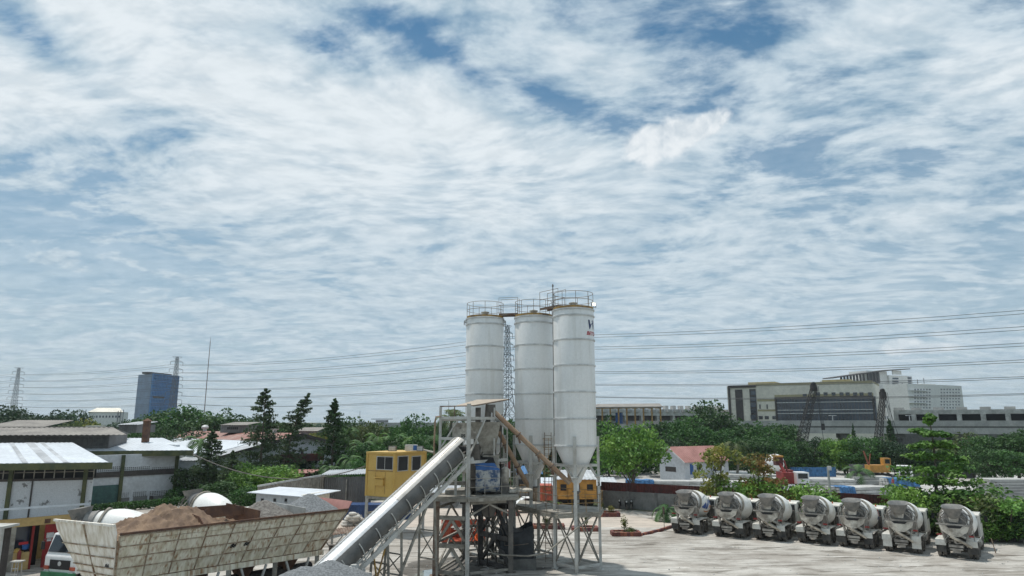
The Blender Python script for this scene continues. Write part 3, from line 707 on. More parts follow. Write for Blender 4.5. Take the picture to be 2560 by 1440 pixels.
for x, y, Y, w, m_, lb in [(1856, 1196, 65, .9, 'leaf_lime', 'bright lime bush over the wall behind the second truck'), (1908, 1186, 65, 1.0, 'leaf_lime', 'tall lime green bush over the wall behind the third truck'),
    (1962, 1226, 64, 1.2, 'leaf_yellow', 'yellowish green bush over the wall between the third and fourth truck'), (2022, 1200, 62.5, 1.2, 'leaf_lime', 'bright green bush over the wall above the fourth truck'), (2058, 1232, 61, .9, 'leaf_mid', 'dark creeper bush at the foot of the utility pole'),
    (1780, 1232, 67, 1.0, 'leaf_mid', 'green bush low at the wall behind the first truck'), (1822, 1243, 65.5, .8, 'leaf_dark', 'dark bush low at the wall between the first two trucks'), (2206, 1250, 59.5, .7, 'leaf_lime', 'lime creeper on the wall left of the sixth truck'),
    (2262, 1216, 59, 1.0, 'leaf_lime', 'bright bush at the left foot of the storeyed tree'), (2340, 1235, 58, 1.3, 'leaf_mid', 'big green bush at the right foot of the storeyed tree'), (2398, 1226, 57.5, 1.3, 'leaf_olive', 'olive bush behind the rightmost truck cab'),
    (2446, 1204, 57, 1.3, 'leaf_bright', 'broad green bush right of the rightmost truck'), (2504, 1238, 55.5, 1.4, 'leaf_lime', 'lime green bush near the right edge above the road'), (2558, 1262, 54.5, 1.1, 'leaf_mid', 'green bush cut off by the right edge'),
    (2300, 1272, 58.5, 1.0, 'leaf_mid', 'low bush between the sixth and seventh truck'), (2474, 1290, 54.8, 1.2, 'leaf_bright', 'low bush beside the road kerb'), (2420, 1280, 56, 1.3, 'leaf_dark', 'low dark bush on the far side of the road')]:
    plant('bush', x, y, Y, m_, lb, 'bush', wx=w)
plant('small_palm', 1667, 1240, 66, 'leaf_palm', 'small spiky palm beside the blue parking sign', 'plant')
for k in list(PROTO):
    for t, h in PROTO[k]:
        for ch in [o for o in bpy.data.objects if o.parent == t]: bpy.data.objects.remove(ch)
        bpy.data.objects.remove(t)
# hedge in front of the warehouse
def hedge(p0, p1, h, w, label, m_):
    rs = random.Random(5); b = MB(); n = int((p1 - p0).length / .35)
    for i in range(n):
        c = p0.lerp(p1, (i + .5) / n); leaves(b, (c.x, c.y, h * .55), (.4, w / 2, h * .5), 170, .10, rs, shell=.7)
    o = b.build('hedge', M[m_]); tag(o, label, 'hedge')
hedge(G(190, 1288), G(478, 1262), .9, 1.0, 'clipped green hedge in front of the white warehouse walls', 'leaf_mid')
# a wood far off that closes the horizon
def far_wood():
    rs = random.Random(9); b = MB()
    for i in range(420):
        a = rs.uniform(-.95, .95); Y = rs.uniform(260, 620); x = math.tan(a) * Y; s = rs.uniform(4, 7)
        if 10 < x and Y < 330: continue
        leaves(b, (x, Y, 3.2), (s, s, rs.uniform(3.2, 5.2)), 46, 1.1, rs, shell=.8)
    o = b.build('woodland', M['leaf_deep']); o['kind'] = 'stuff'; tag(o, 'low far-off woodland closing the horizon behind the plant', 'woodland')
far_wood()
def undergrowth():
    rs = random.Random(19); b = MB()
    for i in range(520):
        if i < 330: Y = rs.uniform(90, 150); x = rs.uniform(-.5, .12) * Y
        else: Y = rs.uniform(122, 150); x = rs.uniform(.12, .80) * Y
        s = rs.uniform(1.6, 3.0); leaves(b, (x, Y, 1.2), (s, s, rs.uniform(1.2, 2.6)), 60, .38, rs, shell=.75)
    o = b.build('undergrowth', M['leaf_dark']); o['kind'] = 'stuff'; tag(o, 'dark green undergrowth filling the ground between the trees', 'undergrowth')
undergrowth()
# ---------------------------------------------------------------- silos
def arc_text(b, txt, size, cx, cy, r, ang0, z, shear=0, bold=0, gap=1.0):
    vs, fs = text_geo(txt, size, shear, bold)
    vs2 = [Vector((cx + r * math.cos(ang0 + v.x * gap / r), cy + r * math.sin(ang0 + v.x * gap / r), z + v.y)) for v in vs]
    b.add(vs2, fs)
SR = 1.35
def make_silo(loc, rot, label, letters_on=False, num=None):
    t = thing('cement_silo', label, 'silo', loc, rot, 'white cement silos on legs')
    def mk(): return MB()
    b = mk(); b.lathe([(.16, 4.7), (.16, 5.15), (.30, 5.25), (SR, 7.5), (SR, 16.25), (SR - .02, 16.3), (.35, 16.55), (.35, 16.56)], 64)
    b.build('shell', M['silo'], t, True, True)
    for z in (7.5, 9.2, 10.9, 12.6, 14.26, 15.85, 16.27):
        b = mk(); b.lathe([(SR + .003, z - .05), (SR + .055, z - .045), (SR + .055, z + .045), (SR + .003, z + .05)], 64, cap=False); b.build('band', M['silo_ring'], t, True, True)
    b = mk(); b.lathe([(.22, 16.5), (.22, 16.75), (.30, 16.76), (.30, 16.82), (.02, 16.9)], 20); b.build('hatch', M['steel_dust'], t, True, True)
    b = mk(); b.lathe([(SR - .06, 16.34), (SR - .02, 16.34), (SR - .02, 16.47), (SR - .06, 16.47)], 48, cap=False); b.build('toe_board', M['yellow_rail'], t, False, True)
    b = mk()
    for z in (16.92, 17.42): b.path([((SR - .03) * math.cos(k * math.pi / 20), (SR - .03) * math.sin(k * math.pi / 20), z) for k in range(41)], .018, 5)
    for k in range(9): a = k * 2 * math.pi / 9; p = ((SR - .03) * math.cos(a), (SR - .03) * math.sin(a)); b.tube((*p, 16.28), (*p, 17.42), .017, n=5)
    b.build('railing', M['rail'], t, False, True)
    pts = []
    for k in range(4):
        a = k * math.pi / 2; p = Vector((math.cos(a), math.sin(a), 0)) * (SR + .07); pts.append(p); q = Vector((-math.sin(a), math.cos(a), 0))
        b = mk(); M4 = Matrix.Translation(p) @ Matrix.Rotation(a, 4, 'Z'); b.box((0, 0, 4.05), (.17, .20, 8.1), M=M4); b.box((0, 0, .02), (.42, .42, .04), M=M4)
        b.box((0, 0, 5.62), (.5, .5, .05), M=M4)
        b.build('leg', M['steel_white'], t, False, True)
    b = mk()
    for k in range(4):
        p, q = pts[k], pts[(k + 1) % 4]; m_ = (p + q) / 2; d = (q - p).normalized() * .12
        for z in (6.3, .35): b.beam(p + d + Vector((0, 0, z)), q - d + Vector((0, 0, z)), .10, .14)
        for e in (p, q): b.beam(e + (m_ - e) * .10 + Vector((0, 0, 5.5)), e + (m_ - e) * .75 + Vector((0, 0, 6.24)), .08)
    b.build('ring_beam', M['steel_white'], t, False, True)
    b = mk()
    for k in range(4):
        p, q = pts[k], pts[(k + 1) % 4]; d = (q - p).normalized() * .1
        b.beam(p + d + Vector((0, 0, .45)), q - d + Vector((0, 0, 3.3)), .07); b.beam(q - d * 1.3 + Vector((0, 0, .45)), p + d * 1.3 + Vector((0, 0, 3.3)), .06)
    b.build('cross_brace', M['steel_dust'], t, False, True)
    b = mk(); b.lathe([(.18, 4.15), (.18, 4.7)], 14); b.lathe([(.26, 4.62), (.26, 4.70)], 14); b.build('outlet_valve', M['steel_dark'], t, False, True)
    if letters_on:
        cxy = (0, 0); a = R(-56) - rot
        b = mk(); arc_text(b, 'WIKA', .78, 0, 0, SR + .006, a, 14.98, .25, .03, 1.2); b.build('lettering', M['navy_paint'], t, False, True)
        b = mk(); arc_text(b, 'BETON', .33, 0, 0, SR + .006, a - .03, 14.55, .25, .012, 1.15); b.build('lettering', M['red_paint'], t, False, True)
    return t
LS, MS, RS_ = (-1.95, 49.0, 0), (1.55, 48.3, 0), (4.10, 45.1, 0)
make_silo(LS, R(-8), 'left white cement silo, standing behind the batching tower')
make_silo(MS, R(-12), 'middle white cement silo, between the left one and the lettered one')
rs_t = make_silo(RS_, R(-8), 'right white cement silo with navy and red lettering near its top', True)
b = MB(); q = Vector(RS_) + Matrix.Rotation(R(-8), 3, 'Z') @ Vector((0, -(SR + .07), 0)); q = Vector(RS_) + Vector((SR + .07, 0, 0)); q.rotate
r8 = Matrix.Rotation(R(-8), 3, 'Z')
lp = Vector(RS_) + r8 @ Vector((SR + .07, 0, 0))
letters(b, '3', .30, lp + r8 @ Vector((0, -.104, 5.05)), r8 @ Vector((1, 0, 0)), (0, 0, 1), centre=True, bold=.01); b.build('number', M['black'], rs_t)
# walkways between the silo tops
def topbridge(p, q, z, label):
    p = Vector(p); q = Vector(q); d = (q - p); L = d.length; d.normalize(); n = Vector((-d.y, d.x, 0)); p = p + d * (SR - .25); q = q - d * (SR - .25); up = Vector((0, 0, 1))
    t = thing('walkway', label, 'walkway', (p + q) / 2 + up * z)
    b = MB(); b.beam(p + up * z, q + up * z, .7, .05)
    for s_ in (-1, 1): b.beam(p + up * (z - .08) + n * .33 * s_, q + up * (z - .08) + n * .33 * s_, .06, .12)
    b.build('deck', M['steel_rust'], t)
    for s_ in (-1, 1):
        b = MB(); o = n * .36 * s_; a, c = p + o, q + o
        b.path([a + up * z, a + up * (z + 1.15), c + up * (z + 1.15), c + up * z], .02, 5); b.path([a + up * (z + .6), c + up * (z + .6)], .018, 5)
        b.build('railing', M['rail'], t)
topbridge(LS, MS, 16.62, 'short railed walkway from the left silo top to the middle one')
topbridge(MS, RS_, 16.80, 'short railed walkway from the middle silo top to the lettered one')
# antenna / lightning rod between the silos
pz = A(1386.5, 1100, 45.9); t = thing('lightning_rod', 'slim dark mast standing between the middle and right silos', 'mast', (pz.x, 45.9, 0))
b = MB(); b.tube((pz.x, 45.9, 0), (pz.x, 45.9, 16.9), .055, .05); b.build('pole', M['steel_dark'], t)
b = MB(); b.tube((pz.x, 45.9, 16.9), (pz.x, 45.9, 18.15), .04, .03); b.lathe([(.05, 0), (.07, .05), (.01, .2)], 8, Matrix.Translation((pz.x, 45.9, 18.1))); b.build('tip', M['steel_dark'], t)
# floodlights on the silo tops
def flood(p, aim, label, lit=False, s=1.0):
    t = thing('floodlight', label, 'floodlight', p, math.atan2(aim[1], aim[0]))
    b = MB(); b.box((0, 0, .2 * s), (.16 * s, .42 * s, .34 * s), taper=(1, 1)); b.beam((0, -.25 * s, -.15 * s), (0, -.25 * s, .3 * s), .03); b.beam((0, .25 * s, -.15 * s), (0, .25 * s, .3 * s), .03); b.beam((0, -.25 * s, -.15 * s), (0, .25 * s, -.15 * s), .03)
    b.build('housing', M['steel_dark'], t, local=True)
    b = MB(); b.box((.083 * s, 0, .2 * s), (.01, .36 * s, .28 * s)); b.build('lens', M['lamp_lit'] if lit else M['silo_ring'], t, local=True)
flood((RS_[0] + 1.33, RS_[1] - .35, 16.55), (.3, -1), 'floodlight clamped to the railing of the lettered silo', True, .62)
flood((LS[0] - 1.36, LS[1] - .3, 15.95), (-.5, -1), 'small floodlight on the left shoulder of the left silo', False, .6)
flood((LS[0] + 1.36, LS[1] - .3, 15.95), (.5, -1), 'small floodlight on the right shoulder of the left silo', False, .6)

# ---------------------------------------------------------------- silo service deck (yellow rails)
t = thing('service_deck', 'steel deck with yellow and grey railings between the legs of the right hand silos', 'platform', (3, 46, 0))
dz = 3.5
dp = [G(1290, 1262, dz), G(1395, 1284, dz), G(1500, 1279, dz), G(1507, 1268, dz), G(1420, 1262, dz), G(1300, 1250, dz)]
b = MB(); b.slab([(p.x, p.y, dz) for p in dp][::1], .10, (0, 0, 1)); b.build('deck', M['steel_dust'], t)
b = MB()
for i in range(len(dp) - 1):
    b.beam(dp[i] + Vector((0, 0, -.2)), dp[i + 1] + Vector((0, 0, -.2)), .1, .18)
b.build('frame', M['steel_dust'], t)
def rail_run(pts, h=1.05, step=.9, r=.02, mids=(.55,)):
    b = MB()
    for i in range(len(pts) - 1):
        p, q = Vector(pts[i]), Vector(pts[i + 1]); n = max(1, int((q - p).length / step))
        for k in range(n + 1): c = p.lerp(q, k / n); b.tube(c, c + Vector((0, 0, h)), r, n=5)
        for z in (h,) + mids: b.tube(p + Vector((0, 0, z)), q + Vector((0, 0, z)), r, n=5)
    return b
rail_run([p for p in dp[1:4]]).build('railing', M['yellow_rail'], t)
rail_run([dp[5], dp[4], dp[3]]).build('railing', M['yellow_rail'], t)
rail_run([dp[0], dp[1]], step=1.2).build('railing', M['rail'], t)
# caged ladder by the middle silo
lp0 = A(1372, 1330, 47.0); t = thing('caged_ladder', 'rusty caged ladder beside the middle silo legs', 'ladder', (lp0.x, 47, 0))
b = MB()
for s_ in (-.22, .22): b.tube((lp0.x + s_, 47, 0), (lp0.x + s_, 47, 8.3), .025, n=5)
for k in range(27): b.tube((lp0.x - .22, 47, .3 + k * .3), (lp0.x + .22, 47, .3 + k * .3), .014, n=4)
b.build('rungs', M['rail'], t)
b = MB()
for k in range(7): b.path([(lp0.x + .36 * math.cos(a), 47 - .05 - .62 * abs(math.sin(a)), 4.6 + k * .55) for a in [i * math.pi / 8 for i in range(9)]], .016, 4)
for a in (.6, 1.57, 2.5): b.tube((lp0.x + .36 * math.cos(a), 46.95 - .62 * math.sin(a), 4.6), (lp0.x + .36 * math.cos(a), 46.95 - .62 * math.sin(a), 7.95), .014, n=4)
b.build('cage', M['yellow_rail'], t)

# ---------------------------------------------------------------- batching tower
def gp(px, Y): return Vector(((px - 1280) / F * Y * 1.0, Y, 0))
def col(px, py, Y): p = A(px, py, Y); return Vector((p.x, Y, 0))
dm('black_steel', (.035, .034, .033), .7, col2=(.09, .085, .08), scale=2)
Ag, Bg, Cg, Dg, Eg, Fg = col(1089, 1400, 43.1), col(1168, 1400, 42.6), col(1201, 1360, 46.4), col(1277, 1360, 43.9), col(1159, 1350, 48.4), col(1232, 1350, 48.4)
t = thing('batching_tower', 'dusty steel batching tower with canopy, hoppers and blue mixer left of the silos', 'tower', (-2.3, 45, 0))
up = Vector((0, 0, 1)); DK = 4.6
def leg(p, z0, z1, w, m_): b = MB(); b.beam(p + up * z0, p + up * z1, w, w, (0, 1, 0)); b.box(p + up * .03, (w * 2, w * 2, .06)); b.build('leg', M[m_], t)
leg(Ag, 0, DK - .1, .34, 'steel_rust'); leg(Bg, 0, 10.1, .24, 'steel_white'); leg(Cg, 0, DK - .2, .34, 'black_steel'); leg(Dg, 0, DK - .2, .30, 'steel_dark'); leg(Eg, 0, DK - .2, .22, 'steel_dark'); leg(Fg, 0, DK - .2, .22, 'steel_dark')
def kbrace(p, q, zs, m_, w=.15):
    b = MB(); d = (q - p).normalized() * .16
    for z0, z1 in zs:
        m2 = (p + q) / 2
        b.beam(p + d + up * z1, q - d + up * z1, w, w * 1.2); b.beam(p + d + up * (z0 + .1), m2 + up * (z1 - .1), w * .8); b.beam(q - d + up * (z0 + .1), m2 + up * (z1 - .12), w * .8)
    b.beam(p + d + up * .25, q - d + up * .25, w, w)
    b.build('brace', M[m_], t)
kbrace(Ag, Bg, [(.3, 1.75), (1.95, 3.35)], 'steel_dust', .19); kbrace(Cg, Dg, [(.3, 1.95), (2.1, 3.85)], 'black_steel', .24); kbrace(Bg, Dg, [(3.4, 4.2)], 'steel_dust', .12)
kbrace(Eg, Fg, [(.3, 2.1), (2.3, 4.0)], 'steel_dust', .12); kbrace(Ag, Eg, [(.3, 1.9), (2.1, 3.9)], 'steel_dust', .12); kbrace(Dg, Fg, [(.3, 2.1), (2.3, 4.0)], 'steel_dust', .12)
# mixing floor
dk = [Ag + Vector((-.2, -.25, 0)), Bg + Vector((0, -.35, 0)), Dg + Vector((.45, -.3, 0)), Fg + Vector((1.4, .3, 0)), Eg + Vector((-.3, .3, 0))]
b = MB(); b.slab([p + up * DK for p in dk], .08, (0, 0, 1)); b.build('deck', M['steel_dust'], t)
b = MB()
for i in range(5): b.beam(dk[i] + up * (DK - .18), dk[(i + 1) % 5] + up * (DK - .18), .12, .2)
b.build('floor_beam', M['steel_dust'], t)
rail_run([dk[1] + up * DK, dk[2] + up * DK, dk[3] + up * DK], 1.05, 1.0).build('railing', M['steel_dust'], t)
# upper storey frame
U0 = col(1101, 1060, 44.2); U1 = Bg; U2 = col(1236, 1050, 44.2); U3 = col(1268, 1100, 45.6); U4 = col(1190, 1100, 47)
ZT = 9.25
def post(p, z0, z1, w=.16, m_='steel_white'): b = MB(); b.beam(p + up * z0, p + up * z1, w, w, (0, 1, 0)); b.build('post', M[m_], t)
post(U0, DK, 9.95); post(U2, 6.9, 9.9, .10); post(U3, DK, 8.6, .09); post(U4, DK, 9.9, .12); post(col(1140, 1150, 43.4), DK, 6.3, .15)
b = MB()
for p, q, z in ((U0, U1, ZT), (U1, U2, ZT - .02), (U0, U1, 7.98), (U1, U3, 6.6), (U0, U4, ZT - .1), (U4, U3, 6.6), (U0, U4, 7.0)): b.beam(p + up * z, q + up * z, .13, .17)
b.beam(U2 + up * ZT, U3 + up * 8.55, .10, .14)
b.beam(U0 + up * 7.3, U0.lerp(U1, .62) + up * 9.1, .08); b.beam(U1 + up * 6.9, U1.lerp(U2, .62) + up * 9.15, .09)
b.build('upper_frame', M['steel_white'], t)
rp = [U0 + up * 9.95, U1 + up * 9.95]; b = rail_run([U0 + up * ZT, U1 + up * ZT], .72, .9, .035, ()); b.build('railing', M['steel_rust'], t)
b = MB(); b.path([A(1101, 1041, 44), A(1090, 1042, 44.2), A(1088, 1052, 44.2), A(1085, 1115, 44.2), A(1086, 1150, 44.2)], .05, 6); b.build('downpipe', M['rust_pipe'], t)
# canopy
c0, c1, c2, c3 = A(1178, 1016, 42.9), A(1184, 1012.5, 43.0), A(1272, 997, 45.6), A(1193, 999, 46.4)
cA = A(1135, 1015, 43.6)
b = MB(); b.slab([cA, c1, c2, c3], .035); b.build('canopy', M['canvas'], t)
b = MB(); b.beam(A(1100, 1015.5, 44.2), cA, .05); b.beam(cA, c1 - up * .04, .05); b.beam(c1 - up * .06, c2 - up * .06, .06); post(col(1233, 1030, 44.3), ZT, 10.05, .07, 'steel_rust'); b.build('canopy_frame', M['steel_rust'], t)
# aggregate hopper box with its number
h0, h1 = A(1131, 1054, 44.0), A(1190, 1085, 44.0)
b = MB(); bx = [h0.x, h1.x]; b.box(((h0.x + h1.x) / 2, 44.7, 8.45), (h1.x - h0.x, 1.3, 1.0)); b.build('weigh_hopper', M['chute'], t)
b = MB(); letters(b, '05', .28, (h0.x + .55, 44.045, 8.05), (1, 0, 0), up, bold=.01); letters(b, '41', .2, (h0.x + .45, 44.045, 8.55), (1, 0, 0), up); b.build('number', M['black'], t)
# big tapering chute
b = MB(); rs = random.Random(31)
for k in range(14): q = Vector(((1176 - 1280) / F * 44 + rs.uniform(0, 2.6), 43.8 + rs.uniform(0, 2.4), DK - .35)); b.box(q, (rs.uniform(.2, .5), rs.uniform(.2, .5), rs.uniform(.25, .6)))
b.box((-1.7, 45.0, DK - .42), (3.0, 2.6, .25)); b.build('floor_machinery', M['black_steel'], t)
for k in range(5): b = MB(); xx = -2.6 + k * .55; b.path([(xx, 43.8, DK - .2), (xx + .1, 43.9, 3.6 - .2 * k), (xx + .5, 44.4, 2.9 - .3 * k), (xx + .5, 45.5, .1)], .045, 6); b.build('hose', M['rubber'], t)
for k in range(7): b = MB(); xx = (1172 + k * 13 - 1280) / F * 45; b.beam((xx, 45.4, DK), (xx + .1, 45.4, 9.0), .1); b.beam((xx, 45.4, 5 + k * .6), (xx + .5, 45.4, 7 + k * .5), .07); b.build('inner_post', M['steel_dark'], t)
def loft(b, lo, hi):
    "box between two horizontal rectangles (x0,x1,y0,y1,z)"
    def rc(q): return [(q[0], q[2], q[4]), (q[1], q[2], q[4]), (q[1], q[3], q[4]), (q[0], q[3], q[4])]
    b.add(rc(lo) + rc(hi), [(0, 3, 2, 1), (4, 5, 6, 7), (0, 1, 5, 4), (1, 2, 6, 5), (2, 3, 7, 6), (3, 0, 4, 7)])
b = MB(); x = lambda px: (px - 1280) / F * 43.8
loft(b, (x(1210), x(1236), 44.4, 45.3, 7.0), (x(1176), x(1252), 43.9, 46.0, 9.0)); loft(b, (x(1208), x(1237), 44.3, 45.4, 6.0), (x(1208), x(1250), 44.2, 45.5, 6.95))
b.build('hopper', M['steel_dust'], t)
b = MB(); b.path([(x(1196), 44.2, 9.0), (x(1196), 44.2, 9.9)], .17, 10); b.path([(x(1218), 44.4, 8.9), (x(1222), 44.4, 10.1)], .2, 10); b.build('dust_duct', M['steel_dark'], t)
# feed head under the conveyor top
b = MB(); loft(b, (x(1180), x(1206), 43.6, 44.8, 5.6), (x(1168), x(1200), 43.4, 44.9, 7.6)); b.box((x(1200), 45.2, 5.6), (1.2, .9, 1.3)); b.build('feed_head', M['steel_dark'], t)
# blue mixer
b = MB(); b.box((x(1222), 45.9, 5.5), (1.9, 1.1, 1.7)); b.box((x(1186), 45.2, 5.3), (.7, 1.4, 1.3)); b.tube((x(1180), 44.2, 5.2), (x(1192), 44.2, 5.2), .45, n=14); b.build('dark_filler', M['steel_dark'], t)  # dark blocks added behind the mixer to darken the tower interior
for k in range(3): b = MB(); b.path([(x(1186 + k * 9), 43.9, 7.4 - .3 * k), (x(1184 + k * 9), 43.6, 6.4), (x(1200 + k * 7), 43.7, 5.6)], .05, 6); b.build('cable_loom', M['rubber'], t)
mx0, mx1 = x(1193), x(1251)
b = MB(); prof = [(44.0 + .62 * math.cos(a), 5.28 + .56 * math.sin(a)) for a in [math.pi + i * math.pi / 12 for i in range(13)]]
prof = [(y, z) for y, z in prof] + [(44.62, 6.1), (43.38, 6.1)]
b.prism(prof, mx0, mx1); b.build('mixer', M['mixer_blue'], t, True)
b = MB(); loft(b, (mx0 + .02, mx1 - .02, 43.4, 44.6, 6.1), (mx0 - .05, mx1 - .35, 43.5, 44.9, 6.5)); b.build('mixer_cover', M['blue'], t)
b = MB(); p = [(mx0 - .10, 43.46, 6.40), (mx1 + .0, 43.42, 6.24), (mx1 - .3, 44.5, 6.98), (mx0 - .45, 44.5, 6.98)]; b.slab(p, .06); b.build('mixer_lid', M['steel_dust'], t)
pc = sum((Vector(q) for q in p), Vector()) / 4; b = MB(); b.slab([pc.lerp(Vector(q), .74) + Vector((0, -.012, .02)) for q in p], .02); b.build('mixer_opening', M['black'], t)
b = MB(); b.lathe([(.2, 0), (.25, .1), (.25, 1.5), (.1, 1.62)], 16, Matrix.Translation((x(1263), 44.6, DK))); b.build('dust_filter', M['chute'], t, True)
b = MB(); rs = random.Random(3)
for k in range(9): b.box((x(1175 + k * 11), 43.9 + rs.uniform(0, 1.4), DK + .25), (rs.uniform(.25, .6), rs.uniform(.25, .6), rs.uniform(.3, .7)))
b.build('motor', M['steel_dark'], t)
b = MB(); b.box((x(1150), 44.6, DK + .12), (1.6, 1.6, .24)); b.box((x(1128), 44.0, 5.25), (2.2, .25, .22)); b.build('beam_stack', M['steel_dust'], t)
b = MB(); loft(b, (x(1212), x(1236), 44.1, 45.0, 3.25), (x(1196), x(1250), 43.9, 45.3, DK - .3)); b.build('discharge_chute', M['steel_dark'], t)
b = MB(); b.slab([A(1178, 1240, 43.4), A(1212, 1243, 43.4), A(1202, 1288, 43.6), A(1184, 1290, 43.6)], .05); b.build('splash_apron', M['cloth_black'], t)
# rubble bags and spillage lying on the mixing floor
b = MB(); rs = random.Random(8)
for k in range(26):
    c = Vector((x(1262) + rs.uniform(-.2, 1.6), 44.2 + rs.uniform(0, 2.2), DK + .12)); b.lathe([(.02, -.1), (.2, -.05), (.22, .05), (.05, .14)], 7, Matrix.Translation(c) @ Matrix.Rotation(rs.uniform(0, 3), 4, 'Z') @ Matrix.Scale(rs.uniform(.7, 1.6), 4, (1, 0, 0)))
o = b.build('spillage', M['chute']); o['kind'] = 'stuff'; tag(o, 'hardened cement spillage heaped on the mixing floor', 'spillage')
# truck-side mud ring and water tank wrapped in black cloth
tk = col(1342, 1300, 44.6); cx0 = A(1240, 1360, 45.6).x; cx1 = A(1343, 1360, 45.0).x
t = thing('water_tank', 'open tank wrapped in sagging black cloth on a square concrete base', 'tank', ((cx0 + cx1) / 2, 45.6, 0))
ccx = (cx0 + cx1) / 2; w2 = (cx1 - cx0) / 2
b = MB(); b.box((ccx + .35, 45.5, .35), (w2 * 1.35, 1.9, .7)); b.build('base', M['conc_dark'], t)
b = MB(); n = 64; vs = []; rows = 14
for j in range(rows + 1):
    for i in range(n):
        a = 2 * math.pi * i / n; f = j / rows; sag = .13 * math.cos(a * 4 + 3.14) * (f > .7) * (f - .7) / .3 * 1.6
        r = 1 + .010 * math.sin(a * 22 + f * 3) + .022 * math.sin(f * 18 + math.cos(a * 3) * 2.0)
        ca, sa = math.cos(a), math.sin(a); sq = 1 / max(abs(ca), abs(sa)) ** .75
        vs.append((ccx + w2 * .92 * r * ca * sq * .93, 45.6 + 1.15 * r * sa * sq * .93, .68 + 1.75 * f + sag))
b.add(vs, [(j * n + i, j * n + (i + 1) % n, (j + 1) * n + (i + 1) % n, (j + 1) * n + i) for j in range(rows) for i in range(n)])
b.build('cloth_wrap', M['cloth_black'], t, True)
b = MB(); b.path([(ccx + w2 * math.cos(a) * 1.0, 45.6 + 1.24 * math.sin(a), 1.55 - .05 * math.sin(a * 2)) for a in [i * math.pi / 16 for i in range(33)]], .015, 5); b.build('rope', M['rail'], t)
b = MB(); b.lathe([(.9, 2.0), (.9, 2.25)], 30, Matrix.Translation((ccx, 45.6, 0))); b.build('water', M['black'], t)

# ---------------------------------------------------------------- screw conveyors
def screw(p, q, r, label, joints):
    t = thing('screw_conveyor', label, 'screw conveyor', (p + q) / 2, 0, 'inclined screw conveyors'); d = (q - p)
    b = MB(); b.tube(p, q, r, n=18); b.build('tube', M['rust_pipe'], t, True)
    for f in joints:
        b = MB(); c = p + d * f; e = d.normalized() * .04; b.tube(c - e, c + e, r * 1.45, n=18); b.build('flange', M['steel_rust'], t)
        b = MB(); b.beam(c - up * (r + .02), c - up * (r + .28) + e * 4, .1, .12); b.build('hanger_bearing', M['steel_rust'], t)
    b = MB(); dn = d.normalized(); b.tube(p - dn * .5, p - dn * .02, r * .8, n=12); b.box(p - dn * .25 + up * .05, (.5, .4, .5)); b.build('drive', M['steel_dark'], t)
    b = MB(); b.tube(q + up * .15, q + up * .75, r * .85, n=12); b.build('inlet', M['rust_pipe'], t)
screw(A(1236, 1030, 44.4), A(1424, 1208, 45.0), .155, 'long upper screw conveyor running from the canopy to the lettered silo', (.32, .58, .76))
screw(A(1246, 1078, 45.4), A(1339, 1250, 47.4), .15, 'shorter lower screw conveyor running to the middle silo', (.18, .5, .82))
# hose
b = MB(); b.path([A(1225, 1372, 45.0), A(1232, 1384, 44.4), A(1260, 1388, 43.6), A(1320, 1390, 43.3), A(1360, 1384, 43.2), A(1378, 1372, 43.2), A(1412, 1345, 43.2), A(1480, 1290, 43.8)], .05, 7)
tag(b.build('hose', M['steel_dust']), 'long grey hose slung past the tank towards the right silo leg', 'hose')

# ---------------------------------------------------------------- belt conveyor
p0 = Vector((-8.9, 35.8, 1.45)); p1 = A(1158, 1118, 43.1) + Vector((-.05, 0, -.35))
t = thing('belt_conveyor', 'inclined belt conveyor under a long arched metal cover rising to the tower', 'conveyor', (p0.x, p0.y, 0))
ax = (p1 - p0); L = ax.length; ax.normalize(); sd = ax.cross(up).normalized(); nn = sd.cross(ax).normalized()
def cv(s, a, z): return p0 + ax * s + sd * a + nn * z
Rr = .72
def cover_strip(a0, a1, s0, s1, name, m_, seg=14, rr=Rr):
    b = MB(); n = int((s1 - s0) / .12); vs = []
    for k in range(n + 1):
        s = s0 + (s1 - s0) * k / n; wv = .012 if k % 2 else 0
        for i in range(seg + 1):
            a = a0 + (a1 - a0) * i / seg; q = rr + wv; vs.append(cv(s, q * math.cos(a), .36 + q * math.sin(a)))
    fs = [(k * (seg + 1) + i, (k + 1) * (seg + 1) + i, (k + 1) * (seg + 1) + i + 1, k * (seg + 1) + i + 1) for k in range(n) for i in range(seg)]
    m0 = len(vs)
    for k in range(n + 1):
        s = s0 + (s1 - s0) * k / n
        for i in range(seg + 1):
            a = a0 + (a1 - a0) * i / seg; q = rr - .02; vs.append(cv(s, q * math.cos(a), .36 + q * math.sin(a)))
    fs += [tuple(m0 + j for j in f[::-1]) for f in fs]
    b.add(vs, fs); return b.build(name, M[m_], t, True)
dm('cover_new', (.60, .62, .63), .36, metal=.35, var=.06, scale=.8)
dm('cover_shaded_side', (.13, .128, .12), .5, metal=.3, var=.2, scale=1.2)  # right flank of the cover, its shade put into a darker colour
cover_strip(R(46), R(190), L * .46, L + .1, 'cover', 'cover'); cover_strip(R(46), R(190), -.5, L * .46 - .03, 'cover', 'cover_new')
cover_strip(R(-22), R(45), -.5, L - .6, 'cover_shaded_side', 'cover_shaded_side', 6)
for a in (70, 92, 118): 
    b = MB(); b.beam(cv(-.5, (Rr + .012) * math.cos(R(a)), .36 + (Rr + .012) * math.sin(R(a))), cv(L + .05, (Rr + .012) * math.cos(R(a)), .36 + (Rr + .012) * math.sin(R(a))), .022); b.build('cover_seam', M['steel_dust'], t)
b = MB(); b.add([cv(s, a, z) for s in (-.6, L + .25) for a, z in ((-.5, .22), (0, .12), (.5, .22), (.5, .19), (0, .09), (-.5, .19))], [(0, 1, 7, 6), (1, 2, 8, 7), (5, 11, 10, 4), (4, 10, 9, 3), (0, 6, 11, 5), (2, 3, 9, 8)]); b.build('belt', M['rubber'], t)
